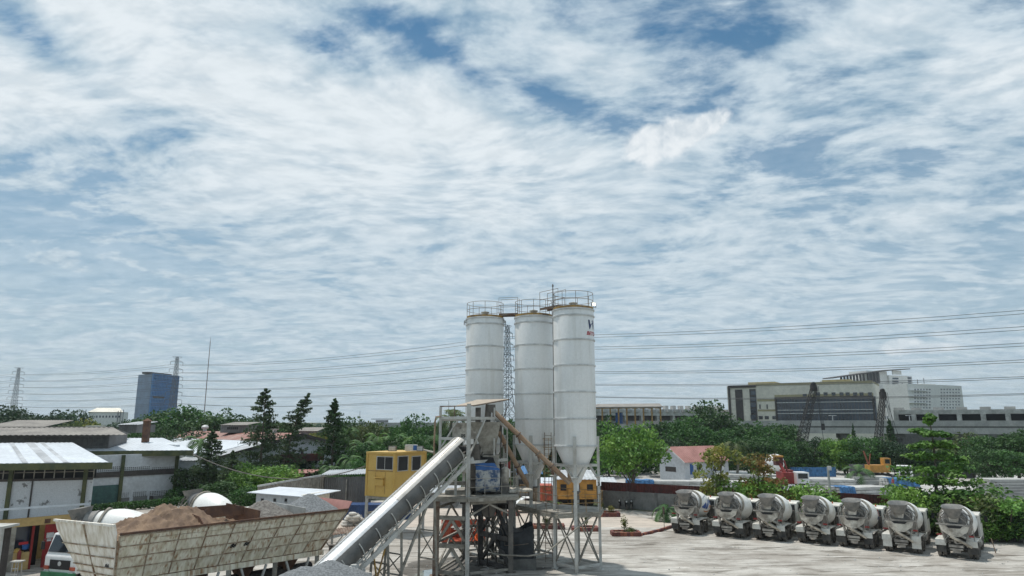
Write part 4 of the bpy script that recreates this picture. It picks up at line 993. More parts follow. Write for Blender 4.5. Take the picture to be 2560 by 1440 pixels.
b = MB(); b.tube(cv(L + .2, -.5, .1), cv(L + .2, .5, .1), .25, n=16); b.build('head_pulley', M['rubber'], t, True)
for s_ in (-1, 1):
    b = MB(); b.beam(cv(-.6, .62 * s_, -.42), cv(L + .1, .62 * s_, -.42), .09, .24, nn); b.beam(cv(-.6, .6 * s_, -.05), cv(L, .6 * s_, -.05), .05, .08, nn)
    n = 9
    for k in range(n): s0 = L * k / n; b.beam(cv(s0, .6 * s_, -.32), cv(s0 + L / n, .6 * s_, -.08), .045)
    b.build('truss', M['steel_white'], t)
n = 9
for k in range(n):
    s = .5 + (L - 1.2) * k / (n - 1); b = MB()
    b.path([cv(s, (Rr + .05) * math.cos(a), .36 + (Rr + .05) * math.sin(a)) for a in [R(30) - i * R(64) / 8 for i in range(9)]] + [cv(s, .66, -.35)], .03, 6)
    b.build('hoop', M['steel_white'], t)
b = MB()
for k in range(22): b.tube(cv(L * (k + .5) / 22, -.5, -.14), cv(L * (k + .5) / 22, .5, -.14), .05, n=8)
b.build('roller', M['steel_dark'], t)
# trestles of the conveyor
def trestle(s, spread, m_, bk=0.0):
    a, c = cv(s, -.58, -.5), cv(s, .58, -.5); b = MB(); fa, fc = Vector((a.x - spread + bk, a.y, 0)), Vector((c.x + spread + bk, c.y, 0))
    for q, f in ((a, fa), (c, fc)): b.beam(f, q, .12, .12); b.box(f + up * .03, (.3, .3, .06))
    for z in (.3, .62): b.beam(fa.lerp(a, z), fc.lerp(c, z), .07)
    b.beam(fa.lerp(a, .3), fc.lerp(c, .62), .05); b.beam(fc.lerp(c, .3), fa.lerp(a, .62), .05)
    b.build('trestle', M[m_], t)
trestle(L * .30, .15, 'steel_dust'); trestle(L * .40, .1, 'steel_dust'); trestle(L * .66, .12, 'steel_dust', .15)
b = MB(); q = cv(L * .60, .6, -.5); b.beam(Vector((q.x - 1.6, q.y - 1.2, 0)), q, .12); b.build('stay', M['steel_dust'], t)
# yellow brace below the lower end
b = MB(); q = cv(L * .28, .62, -.5); b.beam(Vector((q.x - .6, q.y - .2, 0)), q, .08); b.beam(Vector((q.x - .2, q.y - .2, 0)), cv(L * .2, .62, -.5), .07); b.build('yellow_stay', M['yellow_rail'], t)

# ---------------------------------------------------------------- heaps
def heap(name, m_, pts, x0, x1, y0, y1, nx, ny, label, cat, rough=.06, zmin=None, seed=0, f=1.2, peakiness=1.0, world=True, frame=None):
    "heightfield; pts = (x, y, height, slope)"
    b = MB(); vs = []; o = frame or (lambda x, y, z: (x, y, z))
    for j in range(ny + 1):
        for i in range(nx + 1):
            x = x0 + (x1 - x0) * i / nx; y = y0 + (y1 - y0) * j / ny
            n = noise.fractal(Vector((x * f, y * f, seed)), 1, 2, 5)
            z = max([hh - sl * math.sqrt((x - px) ** 2 + (y - py) ** 2 + .05) for px, py, hh, sl in pts]); z += n * rough + .5 * rough * noise.noise(Vector((x * f * 4, y * f * 4, 2)))
            z = max(z, (zmin if zmin is not None else -.05)); vs.append(o(x, y, z))
    b.add(vs, [(j * (nx + 1) + i, j * (nx + 1) + i + 1, (j + 1) * (nx + 1) + i + 1, (j + 1) * (nx + 1) + i) for j in range(ny) for i in range(nx)])
    ob = b.build(name, M[m_], smooth=True); tag(ob, label, cat); return ob
heap('gravel_heap', 'gravel', [(-8.75, 35.0, 2.55, .50), (-10.0, 34.6, 2.35, .48), (-11.6, 33.6, 1.95, .42), (-7.0, 33.6, 1.9, .55), (-9.5, 32, 2.0, .36), (-13.2, 33.0, 1.75, .34), (-5.2, 33.4, 1.5, .5)], -18, -3, 26, 40, 120, 110, 'grey gravel heap burying the lower end of the conveyor', 'gravel heap', .09, None, 4, .9)
rs = random.Random(12); b = MB()
for k in range(34):
    p = Vector((rs.uniform(-7.9, -5.0), rs.uniform(34.6, 36.2), 0)); z = max(.1, 2.25 - .62 * (p.x + 8.2)); s = rs.uniform(.08, .24)
    b.box((p.x, p.y, z), (s * 1.6, s * 1.2, s), rs.uniform(0, 3), taper=(.7, .8))
o = b.build('rubble', M['conc_light']); o['kind'] = 'stuff'; tag(o, 'broken concrete lumps beside the foot of the conveyor', 'rubble')

# ---------------------------------------------------------------- aggregate bin
TL = Vector((-17.9, 32.75, 0)); TR = Vector((-9.65, 41.9, 0)); dd = (TR - TL).normalized(); nb = Vector((-dd.y, dd.x, 0)); BL = (TR - TL).length; BW = 4.2
ZT_, ZB = 3.92, 1.78
def bp(s, w, z): return TL + dd * s + nb * w + up * z
t = thing('aggregate_bin', 'long rusty cream steel aggregate bin heaped with sand and gravel', 'aggregate bin', tuple(bp(BL / 2, BW / 2, 0)))
Bn = lambda s, w: bp(s, w, ZB)
b = MB(); near = [bp(0, 0, ZT_), bp(BL, 0, ZT_), bp(BL - 1.15, .85, ZB), bp(.25, .85, ZB)]; b.slab(near[::-1], .05); b.build('side_wall', M['bin_paint'], t)
far = [bp(-1.35, BW, ZT_), bp(BL, BW, ZT_), bp(BL - 1.15, BW - .85, ZB), bp(.25, BW - .85, ZB)]; b = MB(); b.slab(far, .05); b.build('side_wall', M['bin_paint'], t)
b = MB(); en = [bp(-.15, 0, ZT_ + .02), bp(-.25, -.02, ZT_ + .42), bp(-1.5, BW, ZT_ + .42), bp(-1.38, BW - .02, ZT_), bp(-.35, BW - .85, ZB), bp(.22, .85, ZB)]; b.slab(en, .05); b.build('end_wall', M['bin_end'], t)
b = MB(); b.slab([bp(BL + .02, 0, ZT_), bp(BL + .3, 0, ZT_ + .45), bp(BL + .3, BW, ZT_ + .45), bp(BL + .02, BW, ZT_), bp(BL - 1.1, BW - .85, ZB), bp(BL - 1.1, .85, ZB)][::-1], .05); b.build('end_wall', M['pink_roof'], t)
b = MB(); b.slab([Bn(.25, .85), Bn(BL - 1.15, .85), Bn(BL - 1.15, BW - .85), Bn(.25, BW - .85)], .05, up); b.build('floor', M['bin_rust'], t)
def nw(s, f, o=.03):  # on the near wall: s metres along, f 0 top .. 1 bottom
    a = near[0].lerp(near[3], f); c = near[1].lerp(near[2], f); k = s / BL; p = a.lerp(c, k); nrm = (near[3] - near[0]).cross(near[1] - near[0]).normalized()
    return p + nrm * o * (1 if nrm.dot(-nb) > 0 else -1)
for f in (.02, .25, .49, .73):
    b = MB(); b.beam(nw(0, f), nw(BL, f), .05, .045); b.build('rib', M['bin_rib'], t)
for k in range(1, 9):
    b = MB(); s = BL * k / 9; b.beam(nw(s, .03, .035), nw(s, 1, .035), .035, .05); b.build('rib', M['bin_rib'], t)
for w in (0.0, 1.0):
    b = MB(); b.beam(nw(BL * w, 0, .02), nw(BL * w, 1, .02), .09, .09); b.build('corner_post', M['bin_rib'], t)
b = MB(); b.beam(bp(-.28, -.03, ZT_ + .45), bp(-1.53, BW, ZT_ + .45), .14, .10); b.build('rim', M['bin_end'], t)
b = MB(); b.beam(bp(0, -.02, ZT_ + .05), bp(BL, -.02, ZT_ + .05), .10, .10); b.build('rim', M['bin_rust'], t)
for f in (.28, .5, .72, .88):
    b = MB(); b.beam(en[0].lerp(en[5], f) - dd * .05, en[3].lerp(en[4], f) - dd * .05, .05, .05); b.build('rib', M['bin_rib'], t)
b = MB(); m0 = (en[1] + en[2]) / 2; m1 = (en[4] + en[5]) / 2; b.beam(m0 - dd * .05, m1 - dd * .05, .06, .06); b.build('rib', M['bin_rib'], t)
b = MB()
for w in (.8, BW - .8): b.beam(bp(.1, w, ZB - .17), bp(BL - 1.0, w, ZB - .17), .12, .26)
for k in range(12): s = .4 + k * (BL - 1.7) / 11; b.box(bp(s, .70, ZB - .12), (.16, .10, .22), math.atan2(dd.y, dd.x))
b.build('sill_beam', M['bin_paint'], t)
for k in range(5):
    s = .5 + k * (BL - 1.9) / 4
    for w in (.8, BW - .8): b = MB(); b.beam(bp(s, w, 0), bp(s, w, ZB - .3), .2); b.build('leg', M['steel_dust'], t)
b = MB()
for k in range(4):
    s = .5 + k * (BL - 1.9) / 4; e = (BL - 1.9) / 4
    b.beam(bp(s + .45 * e, .8, .1), bp(s + .25 * e, .8, ZB - .32), .10); b.beam(bp(s + .62 * e, .8, .1), bp(s + .80 * e, .8, ZB - .32), .10)
b.build('brace', M['steel_white'], t)
for k in range(4):
    s = .5 + k * (BL - 1.9) / 4 + 1.4; b = MB(); q = bp(s, BW / 2, 0); b.lathe([(.35, .75), (.95, ZB - .06)], 4, Matrix.Translation(q) @ Matrix.Rotation(math.atan2(dd.y, dd.x) + math.pi / 4, 4, 'Z')); b.build('gate_hopper', M['bin_rust'], t)
b = MB(); b.tube(bp(.6, BW / 2, .65), bp(BL - 1, BW / 2, .65), .30, n=10); b.build('feeder_belt', M['rubber'], t)
nrm = -nb
e1 = (nw(6, .6) - nw(5, .6)).normalized(); e2 = (nw(5, .5) - nw(5, .7)).normalized()
def on_wall(px, py):
    n_ = (near[3] - near[0]).cross(near[1] - near[0]).normalized(); d = ray(px, py); o = Vector((0, 0, CAMH)); q = o + d * ((near[0] - o).dot(n_) / d.dot(n_)); return q + n_ * (.035 if n_.dot(-nb) > 0 else -.035)
b = MB(); letters(b, '86', .30, on_wall(573, 1369), e1, e2, .25, .012); letters(b, '86', .30, on_wall(607, 1364), e1, e2, .25, .012); b.build('number', M['black'], t)
e3 = (en[0] - en[3]).normalized(); e4 = (en[1] - en[5]).normalized(); b = MB(); letters(b, '86', .28, en[5].lerp(en[0], .28) - e3 * .62 - dd * .03, e3, e4, .2, .01); b.build('number', M['black'], t)
# partitions
def part_(s, z0, z1, m_, w0=.2, w1=BW - .2, lean=0.0): b = MB(); b.slab([bp(s, .75, ZT_ - 1.2), bp(s, BW - .75, ZT_ - 1.2), bp(s, BW - .2, ZT_ - .1), bp(s, w1, z1), bp(s, w0, z0), bp(s, .2, ZT_ - .1)], .05); b.build('partition', M[m_], t)
part_(BL * .33, ZT_ + .35, ZT_ + .55, 'bin_rust', 1.0, BW); part_(BL * .56, ZT_ + .45, ZT_ + .55, 'bin_rust', .15); part_(BL * .78, ZT_ + .35, ZT_ + .4, 'conc_light', .15)
b = MB(); b.slab([bp(BL * .33, 1.9, ZT_ + .10), bp(BL * .56, 1.9, ZT_ + .10), bp(BL * .56, 2.0, ZT_ + .55), bp(BL * .40, 2.0, ZT_ + .62)], .05); b.build('partition', M['bin_rust'], t)
b = MB(); b.slab([bp(BL * .56, 2.9, ZT_ + .0), bp(BL * .36, 2.9, ZT_ - .05), bp(BL * .36, 3.0, ZT_ + .6), bp(BL * .56, 3.0, ZT_ + .55)], .05); b.build('partition', M['bin_rust'], t)
def fr(x, y, z): q = bp(x, y, z); return (q.x, q.y, q.z)
heap('sand_heap', 'sand', [(1.6, 3.2, ZT_ + .35, .5), (4.4, 3.3, ZT_ + .6, .7), (2.9, 1.3, ZT_ + .28, .5), (5.9, 2.4, ZT_ + .12, .5), (2.2, 2.2, ZT_ + .55, .45), (.8, 1.0, ZT_ + .15, .35), (3.2, 2.9, ZT_ + .95, .5), (3.9, 2.6, ZT_ + .9, .55), (5.0, 2.0, ZT_ + .25, .5)], .05, BL * .56, .08, BW - .05, 70, 40, 'brown sand heaped in the left compartments of the rusty bin', 'sand heap', .22, ZT_ - .28, 2, 1.6, frame=fr)
heap('gravel_heap', 'gravel_brown', [(BL * .66, 2.1, ZT_ + .88, .58)], BL * .565, BL * .775, .08, BW - .05, 36, 44, 'brownish coarse gravel heaped in the middle compartment of the rusty bin', 'gravel heap', .05, ZT_ - .25, 3, 2.5, frame=fr)
heap('gravel_heap', 'gravel', [(BL * .885, 1.9, ZT_ + 1.05, .62)], BL * .785, BL + .0, .08, BW - .05, 40, 44, 'bluish fine gravel heaped in the rightmost compartment of the rusty bin', 'gravel heap', .03, ZT_ - .15, 5, 2.0, frame=fr)
# ---------------------------------------------------------------- vehicles
def add_wheel(t, x, y, r, w, dual=True):
    "wheel standing on the ground, its axle along x"
    sx = 1 if x > 0 else -1
    n = 28; b = MB()
    for k in range(2 if dual else 1):
        xc = x - sx * k * (w + .06); T = Matrix.Translation((xc, y, r)) @ Matrix.Rotation(math.pi / 2, 4, 'Y')
        b.lathe([(r * .56, -w / 2 + .01), (r * .9, -w / 2), (r, -w * .32), (r, w * .32), (r * .9, w / 2), (r * .56, w / 2 - .01)], n, T, False)
    wheel = b.build('wheel', M['tyre'], t, True, True)
    b = MB(); T = Matrix.Translation((x, y, r)) @ Matrix.Rotation(math.pi / 2, 4, 'Y'); o = .02 * sx
    b.lathe([(.02, w * .12 * sx), (r * .2, w * .12 * sx), (r * .3, -w * .1 * sx), (r * .55, w * .3 * sx), (r * .57, w * .4 * sx)], 20, T, False)
    b.lathe([(r * .56, -w * .35), (r * .56, w * .35)], 20, T, True) if False else None
    b.lathe([(r * .55, -.05 * sx), (.0, -.05 * sx)], 20, T, False)
    b.build('rim', M['truck_under'], wheel, True, True)
def cab_parts(t, y0, y1, w, z0, z1, colour, flip=1, accent=None, lamps=True):
    "cab between y0 (back) and y1 (front); front faces +y"
    L = y1 - y0; H = z1 - z0
    prof = [(y0, z0), (y0, z1 - .12), (y0 + .18, z1), (y1 - .35 * L * .6, z1), (y1 - .05 * L, z0 + H * .50), (y1, z0 + H * .42), (y1, z0)]
    b = MB(); b.prism(prof, -w / 2, w / 2); cab = b.build('cab', M[colour], t, False, True)
    m_ = cab.modifiers.new('bevel', 'BEVEL'); m_.width = .05; m_.segments = 2; m_.limit_method = 'ANGLE'
    a, c = Vector((0, y1 - .35 * L * .6 + .03, z1 - .10)), Vector((0, y1 - .05 * L + .012, z0 + H * .53)); X = Vector((1, 0, 0)); nrm = (c - a).cross(X).normalized() * -1
    if nrm.y < 0: nrm = -nrm
    b = MB(); b.slab([a - X * w * .43 + nrm * .02, a + X * w * .43 + nrm * .02, c + X * w * .46 + nrm * .02, c - X * w * .46 + nrm * .02], .03, nrm); b.build('windscreen', M['glass'], t, False, True)
    for s_ in (-1, 1):
        b = MB(); xx = s_ * (w / 2 + .008); pts = [(xx, y0 + .32 * L, z0 + H * .55), (xx, y1 - .12 * L, z0 + H * .55), (xx, y1 - .30 * L, z1 - .16), (xx, y0 + .32 * L, z1 - .16)]
        b.slab(pts, .02, (s_, 0, 0)); b.build('side_window', M['glass'], t, False, True)
        b = MB(); b.path([(s_ * w * .49, y1 - .25, z1 - .3), (s_ * (w / 2 + .28), y1 - .05, z1 - .3), (s_ * (w / 2 + .28), y1 - .05, z1 - .75)], .018, 5); b.box((s_ * (w / 2 + .28), y1 - .03, z1 - .62), (.22, .07, .42)); b.build('mirror', M['black'], t, False, True)
        b = MB(); b.box((s_ * w * .38, y1 + .045, z0 - .02 + .05), (.34, .10, .16)); b.build('headlight', M['silo_ring'], t, False, True)
    b = MB(); b.box((0, y1 + .02, z0 + H * .22), (w * .62, .05, H * .24)); b.build('grille', M['black'], t, False, True)
    b = MB(); b.box((0, y1 + .06, z0 - .12), (w * .99, .22, .36)); b.build('bumper', M[accent or 'truck_grime'], t, False, True)
    if True:
        b = MB(); b.slab([(-w * .42, y0 - .012, z0 + H * .52), (w * .42, y0 - .012, z0 + H * .52), (w * .42, y0 - .012, z1 - .25), (-w * .42, y0 - .012, z1 - .25)], .02, (0, -1, 0)); b.build('rear_window', M['glass'], t, False, True)
    return cab
def drum_matrix(): return Matrix.Translation((0, 5.05, 1.92)) @ Matrix.Rotation(R(90 + 14) * 1, 4, 'X')
# the drum axis runs from the cab end (5.05) back and up towards the hopper
DRP = [(.04, 0), (.42, .0), (.62, .12), (.95, .62), (1.13, 1.15), (1.19, 1.7), (1.19, 2.3), (1.09, 2.8), (.88, 3.4), (.68, 3.85), (.58, 4.15), (.56, 4.35), (.50, 4.36), (.44, 4.1)]
def smooth_prof(P, k=3):
    out = []
    for i in range(len(P) - 1):
        p0 = P[max(i - 1, 0)]; p1 = P[i]; p2 = P[i + 1]; p3 = P[min(i + 2, len(P) - 1)]
        for j in range(k):
            t = j / k; out.append(tuple(.5 * (2 * p1[c] + (p2[c] - p0[c]) * t + (2 * p0[c] - 5 * p1[c] + 4 * p2[c] - p3[c]) * t * t + (3 * p1[c] - p0[c] - 3 * p2[c] + p3[c]) * t ** 3) for c in (0, 1)))
    return out + [P[-1]]
DM = Matrix.Translation((0, 5.15, 1.95)) @ Matrix.Rotation(R(76), 4, 'X')   # local z -> backwards (-y) and up
def drum_pt(ang, s):
    "point on the drum skin; ang measured from the right side upward, s metres from the cab end"
    P = DRP
    for i in range(len(P) - 6):
        if P[i][1] <= s <= P[i + 1][1]: r = P[i][0] + (P[i + 1][0] - P[i][0]) * (s - P[i][1]) / (P[i + 1][1] - P[i][1]); break
    else: r = 1.19
    return DM @ Vector((r * math.cos(ang) * 1.012, -r * math.sin(ang) * -1.012, s)) if False else DM @ Vector(((r + .03) * math.cos(ang), (r + .03) * math.sin(ang), s))
def make_mixer(label, variant=0, cabcol='truck_white', chute_ang=0.0, flap='rubber', deco=None, tidy=False, seed=1):
    rs = random.Random(seed)
    t = thing('mixer_truck', label, 'mixer truck', (0, 0, 0), 0, 'concrete mixer trucks')
    X = Vector((1, 0, 0))
    b = MB()
    for s_ in (-1, 1): b.box((s_ * .42, 3.9, .95), (.12, 7.4, .28))
    for y in (.35, 1.6, 3.1, 4.8, 6.8): b.box((0, y, .95), (.72, .12, .2))
    b.box((0, 1.1, .62), (.5, .5, .4)); b.box((0, 2.45, .62), (.5, .5, .4)); b.box((0, 1.1, .52), (1.6, .16, .16)); b.box((0, 2.45, .52), (1.6, .16, .16))
    b.build('chassis', M['truck_under'], t, False, True)
    for y in (1.1, 2.42):
        for s_ in (-1, 1): add_wheel(t, s_ * 1.10, y, .51, .26)
    for s_ in (-1, 1): add_wheel(t, s_ * 1.06, 6.25, .51, .28, False)
    cab_parts(t, 5.75, 7.55, 2.35, .95, 2.78, cabcol)
    b = MB(); b.box((0, 5.55, 1.55), (2.0, .25, 1.0)); b.box((0, 5.2, 1.25), (1.5, .45, .45)); b.build('engine_box', M['truck_under'], t, False, True)
    b = MB(); b.lathe(smooth_prof(DRP), 56, DM, True); b.build('drum', M['drum'], t, True, True)
    b = MB(); b.lathe([(.98, 3.22), (1.06, 3.24), (1.06, 3.36), (.94, 3.40)], 48, DM, False); b.build('drum_ring', M['steel_dust'], t, True, True)
    b = MB(); b.lathe([(.80, 3.78), (.70, 4.0), (.63, 4.16), (.61, 4.38), (.40, 4.39), (.36, 4.0)], 40, DM, False); b.build('drum_mouth', M['hopper_grey'], t, True, True)
    b = MB()
    for s_ in (-1, 1): b.path([(s_ * .95, .95, 2.2), (s_ * 1.08, .85, 2.75), (s_ * .95, .72, 3.15), (s_ * .6, .6, 3.35)], .035, 6); b.path([(s_ * .80, .60, 2.45), (s_ * .78, .55, 3.0), (s_ * .5, .5, 3.3)], .03, 6)
    b.build('guard_arch', M['truck_under'], t, True, True)
    # front pedestal and rear frame carrying the drum
    b = MB(); b.box((0, 5.0, 1.35), (1.1, .35, .75), taper=(.6, 1))
    for s_ in (-1, 1):
        b.beam((s_ * .62, .72, 1.05), (s_ * 1.02, .95, 2.75), .10, .14); b.beam((s_ * .62, 1.9, 1.05), (s_ * .95, 1.25, 2.2), .10, .12)
        b.beam((s_ * .62, .35, 1.1), (s_ * .88, .62, 2.5), .07)
    b.beam((-1.12, .34, 2.47), (1.12, .34, 2.47), .09, .10); b.beam((-1.0, .98, 1.15), (1.0, .98, 1.15), .1, .12)
    b.box((-.75, 1.3, 1.75), (.22, .2, .25)); b.box((.75, 1.3, 1.75), (.22, .2, .25))
    b.build('rear_frame', M['truck_grime'], t, False, True)
    # charge hopper, an open flared bowl
    b = MB(); n = 28
    def ring(rx, ry, z, yc, sq=.35): return [(rx * math.copysign(abs(math.cos(a)) ** (1 - sq), math.cos(a)), yc + ry * math.copysign(abs(math.sin(a)) ** (1 - sq), math.sin(a)), z + .12 * math.sin(a)) for a in [2 * math.pi * i / n for i in range(n)]]
    rings = [ring(.24, .24, 2.82, .95), ring(.30, .30, 3.00, .80), ring(.46, .44, 3.22, .60), ring(.66, .60, 3.74, .52), ring(.70, .64, 3.78, .52), ring(.63, .57, 3.72, .52), ring(.40, .36, 3.20, .60)]
    vs = [v for r_ in rings for v in r_]; b.add(vs, [(k * n + i, k * n + (i + 1) % n, (k + 1) * n + (i + 1) % n, (k + 1) * n + i) for k in range(len(rings) - 1) for i in range(n)] + [tuple(range(6 * n, 7 * n))])
    b.build('charge_hopper', M['hopper_grey'], t, True, True)
    b = MB(); b.beam((-.95, .95, 2.75), (-.40, .72, 3.1), .06); b.beam((.95, .95, 2.75), (.40, .72, 3.1), .06); b.beam((-.9, .55, 2.5), (-.35, .55, 3.05), .05); b.beam((.9, .55, 2.5), (.35, .55, 3.05), .05); b.build('hopper_stay', M['truck_grime'], t, False, True)
    # throat below the hopper and V shaped collector
    b = MB(); b.slab([(-.34, .60, 3.05), (.34, .60, 3.05), (.26, .52, 2.62), (-.26, .52, 2.62)], .05); b.build('throat_plate', M['chute'], t, False, True)
    b = MB(); c = [(-.92, .28, 2.40), (.92, .28, 2.40), (.80, .24, 2.02), (.28, .20, 1.62), (-.28, .20, 1.62), (-.80, .24, 2.02)]; b.slab(c[::-1], .04)
    for s_ in (-1, 1): b.slab([(s_ * .86, .40, 2.40), (s_ * .70, .34, 1.98), (s_ * .55, .9, 2.0), (s_ * .62, .95, 2.36)], .04)
    b.build('collector', M['chute'], t, False, True)
    b = MB(); b.slab([(-.52, .262, 2.395), (.52, .262, 2.395), (.36, .25, 2.22), (-.36, .25, 2.22)], .02, (0, -1, 0)); b.build('collector_mouth', M['black'], t, False, True)
    # swivelling chute: half pipe
    a0 = Vector((-.25, .22, 1.72)); a1 = Vector((1.0 + chute_ang, .30, 1.02)); d = (a1 - a0).normalized(); w = d.cross(Vector((0, 0, 1))).normalized(); u = w.cross(d)
    def half(b, p, q, r, th=.03, m=10):
        vs = []
        for rr in (r, r - th):
            for c in (p, q): vs += [c + w * rr * math.cos(math.pi + i * math.pi / m) + u * rr * math.sin(math.pi + i * math.pi / m) for i in range(m + 1)]
        k = m + 1; fs = [(i, i + 1, k + i + 1, k + i) for i in range(m)] + [(2 * k + i, 3 * k + i, 3 * k + i + 1, 2 * k + i + 1) for i in range(m)]
        fs += [(0, k, 3 * k, 2 * k), (m, 2 * k + m, 3 * k + m, k + m)]; b.add(vs, fs)
    b = MB(); half(b, a0, a1, .20); b.build('chute', M['chute'], t, True, True)
    b = MB(); o = Vector((.62, .42, .02)); half(b, a0 + o, a0 + o + (a1 - a0) * .62, .19); b.build('spare_chute', M['truck_white'], t, True, True)
    b = MB(); b.path([(-.05, .2, 1.6), (-.02, .35, 1.15)], .07, 10); b.beam((0, .3, 1.1), a0.lerp(a1, .7), .05); b.build('chute_pivot', M['truck_grime'], t, False, True)
    # ladder on the right side of the rear
    b = MB()
    for s_ in (0, .36): b.path([(1.10, .50 + s_, 1.35), (1.06, .50 + s_, 2.95), (.85, .62 + s_, 3.2)], .02, 5)
    for k in range(6): b.tube((1.10, .5, 1.5 + k * .27), (1.10, .86, 1.5 + k * .27), .014, n=4)
    b.build('ladder', M['truck_grime'], t, False, True)
    for s_ in (-1, 1):
        b = MB(); xc = s_ * .95; P = [(.42, 1.02), (.40, 1.30), (.62, 1.36), (3.0, 1.28), (3.1, 1.1), (3.06, 1.1), (2.96, 1.24), (.64, 1.31), (.46, 1.26), (.47, 1.02)]
        b.prism(P, xc - .32, xc + .32); b.box((xc, .40, 1.12), (.66, .05, .42)); b.build('fender', M['truck_white'], t, False, True)
        b = MB(); b.box((xc, .47, .66), (.60, .03, .52)); b.build('mud_flap', M[flap], t, False, True)
        b = MB(); b.box((s_ * (.98), .33, 1.78 if variant == 0 else 1.7), (.30, .07, .12)); b.beam((s_ * .9, .4, 1.75), (s_ * .7, .6, 1.75), .04); b.build('tail_light', M['red'], t, False, True)
    b = MB(); b.box((0, .22, .93), (.86, .10, .16)); b.box((0, .22, .72), (.80, .10, .10)); b.box((0, .3, .55), (.5, .08, .2)); b.build('rear_bumper', M['truck_grime'], t, False, True)
    # side steps, fuel tank and air tank
    b = MB(); b.tube((1.0, 3.7, .72), (1.0, 4.7, .72), .28, n=16); b.build('fuel_tank', M['truck_grime'], t, True, True)
    b = MB()
    for z in (.62, .98): b.beam((1.14, 3.15, z), (1.14, 5.4, z), .05, .08)
    for y in (3.2, 3.9, 4.6, 5.35): b.beam((1.14, y, .6), (1.14, y, 1.0), .05)
    for z in (.62, .98): b.beam((-1.14, 3.15, z), (-1.14, 5.4, z), .05, .08)
    b.build('side_guard', M['truck_white'], t, False, True)
    b = MB(); b.lathe([(.3, -.55), (.3, .55)], 20, Matrix.Translation((0, 5.5, 2.55)) @ Matrix.Rotation(math.pi / 2, 4, 'Y')); b.build('water_tank', M['truck_white'], t, True, True)
    b = MB(); b.lathe([(.06, 0), (.06, .12), (.03, .17)], 10, Matrix.Translation((.55, 6.1, 2.78))); b.build('beacon', M['orange'], t, True, True)
    if deco: deco(t)
    return t
def on_drum(b, pts2, a0, s0, k=1.0):
    pass
def deco_strip(t, a_pts, m_, name='emblem'):
    "patch on the drum skin from (angle, s) outline pairs lower/upper"
    b = MB(); n = len(a_pts)
    vs = []
    for (al, ah, s) in a_pts:
        for q in range(5): vs.append(drum_pt(al + (ah - al) * q / 4, s))
    b.add(vs, [(5 * i + j, 5 * (i + 1) + j, 5 * (i + 1) + j + 1, 5 * i + j + 1) for i in range(n - 1) for j in range(4)]); b.build(name, M[m_], t, False, True)
def dr_text(t, txt, size, ang, s0, m_, bold=.0):
    vs, fs = text_geo(txt, size, .15, bold); b = MB()
    vs = [drum_pt(ang + v.y / 1.15, s0 - v.x) for v in vs]
    b.add(vs, fs); b.build('lettering', M[m_], t, False, True)
# angle 0 = right flank; positive towards top or bottom is settled by DM (local y points up after the tilt)
def decoA(t):
    deco_strip(t, [(-.40, -.36, 3.0), (-.42, -.20, 2.85), (-.42, .00, 2.65), (-.40, .10, 2.5), (-.30, .0, 2.44), (-.12, -.08, 2.40)], 'blue_paint')
    deco_strip(t, [(-.42, -.30, 2.40), (-.40, .0, 2.25), (-.34, .34, 2.0), (-.05, .40, 1.93), (.2, .42, 1.88)], 'blue_paint')
    deco_strip(t, [(-.62, -.58, 2.5), (-.66, -.55, 2.1), (-.62, -.48, 1.7), (-.50, -.38, 1.35), (-.30, -.24, 1.1), (-.1, -.06, 1.0)], 'orange_paint')
    deco_strip(t, [(.30, .34, 2.95), (.48, .53, 2.7), (.60, .64, 2.4), (.68, .71, 2.1)], 'navy_paint')
    dr_text(t, 'WIKA', .52, .12, 1.75, 'blue_paint', .02); dr_text(t, 'BETON', .28, -.18, 1.65, 'orange_paint', .01)
def decoB(t):
    dr_text(t, 'BETON', .34, -.28, 1.9, 'navy_paint', .015)
    n = 16; c = [(.28 + .30 * math.sin(a), 1.45 + .34 * math.cos(a)) for a in [2 * math.pi * i / n for i in range(n)]]
    deco_strip(t, [(.28 - .30 * math.sin(a), .28 + .30 * math.sin(a), 1.45 - .34 * math.cos(a)) for a in [math.pi * i / 10 for i in range(11)]], 'red_paint')
    deco_strip(t, [(.22 - .16 * math.sin(a), .22 + .16 * math.sin(a), 1.32 - .20 * math.cos(a)) for a in [math.pi * i / 10 for i in range(11)]], 'silo_ring')
def decoC(t):
    deco_strip(t, [(-.35 - .0, -.30, 1.2), (-.42, -.36, 1.05)], 'navy_paint')
TRK = [(1716, 1337, 33, dict(label='leftmost of the seven parked mixer trucks, blue and orange emblem on its drum', deco=decoA, chute_ang=-.1, seed=1)),
       (1822, 1346, 34.5, dict(label='second parked mixer truck from the left, next to the one with the blue emblem', deco=decoC, chute_ang=.0, seed=2, variant=1)),
       (1925, 1354, 34, dict(label='third parked mixer truck from the left, under the bush with red leaves', chute_ang=.05, seed=3)),
       (2036, 1362, 35, dict(label='middle one of the seven parked mixer trucks, in front of the utility pole', chute_ang=.1, seed=4, variant=1)),
       (2140, 1373, 38.5, dict(label='fifth parked mixer truck from the left, red disc emblem on its drum', deco=decoB, chute_ang=-.05, seed=5)),
       (2258, 1384, 36.5, dict(label='sixth parked mixer truck from the left, with pale mud flaps, under the storeyed tree', chute_ang=-.15, seed=6, flap='truck_white')),
       (2396, 1399, 37.5, dict(label='rightmost parked mixer truck, nearest the road', chute_ang=.0, seed=7, variant=1))]
for px, py, hd, kw in TRK:
    t = make_mixer(**kw); p = G(px, py); h = R(hd); f = Vector((math.sin(h), math.cos(h), 0)); p = p - f * .55
    t.location = (p.x, p.y, .06); t.rotation_euler = (0, 0, -h); t.scale = (.94, .94, .885)
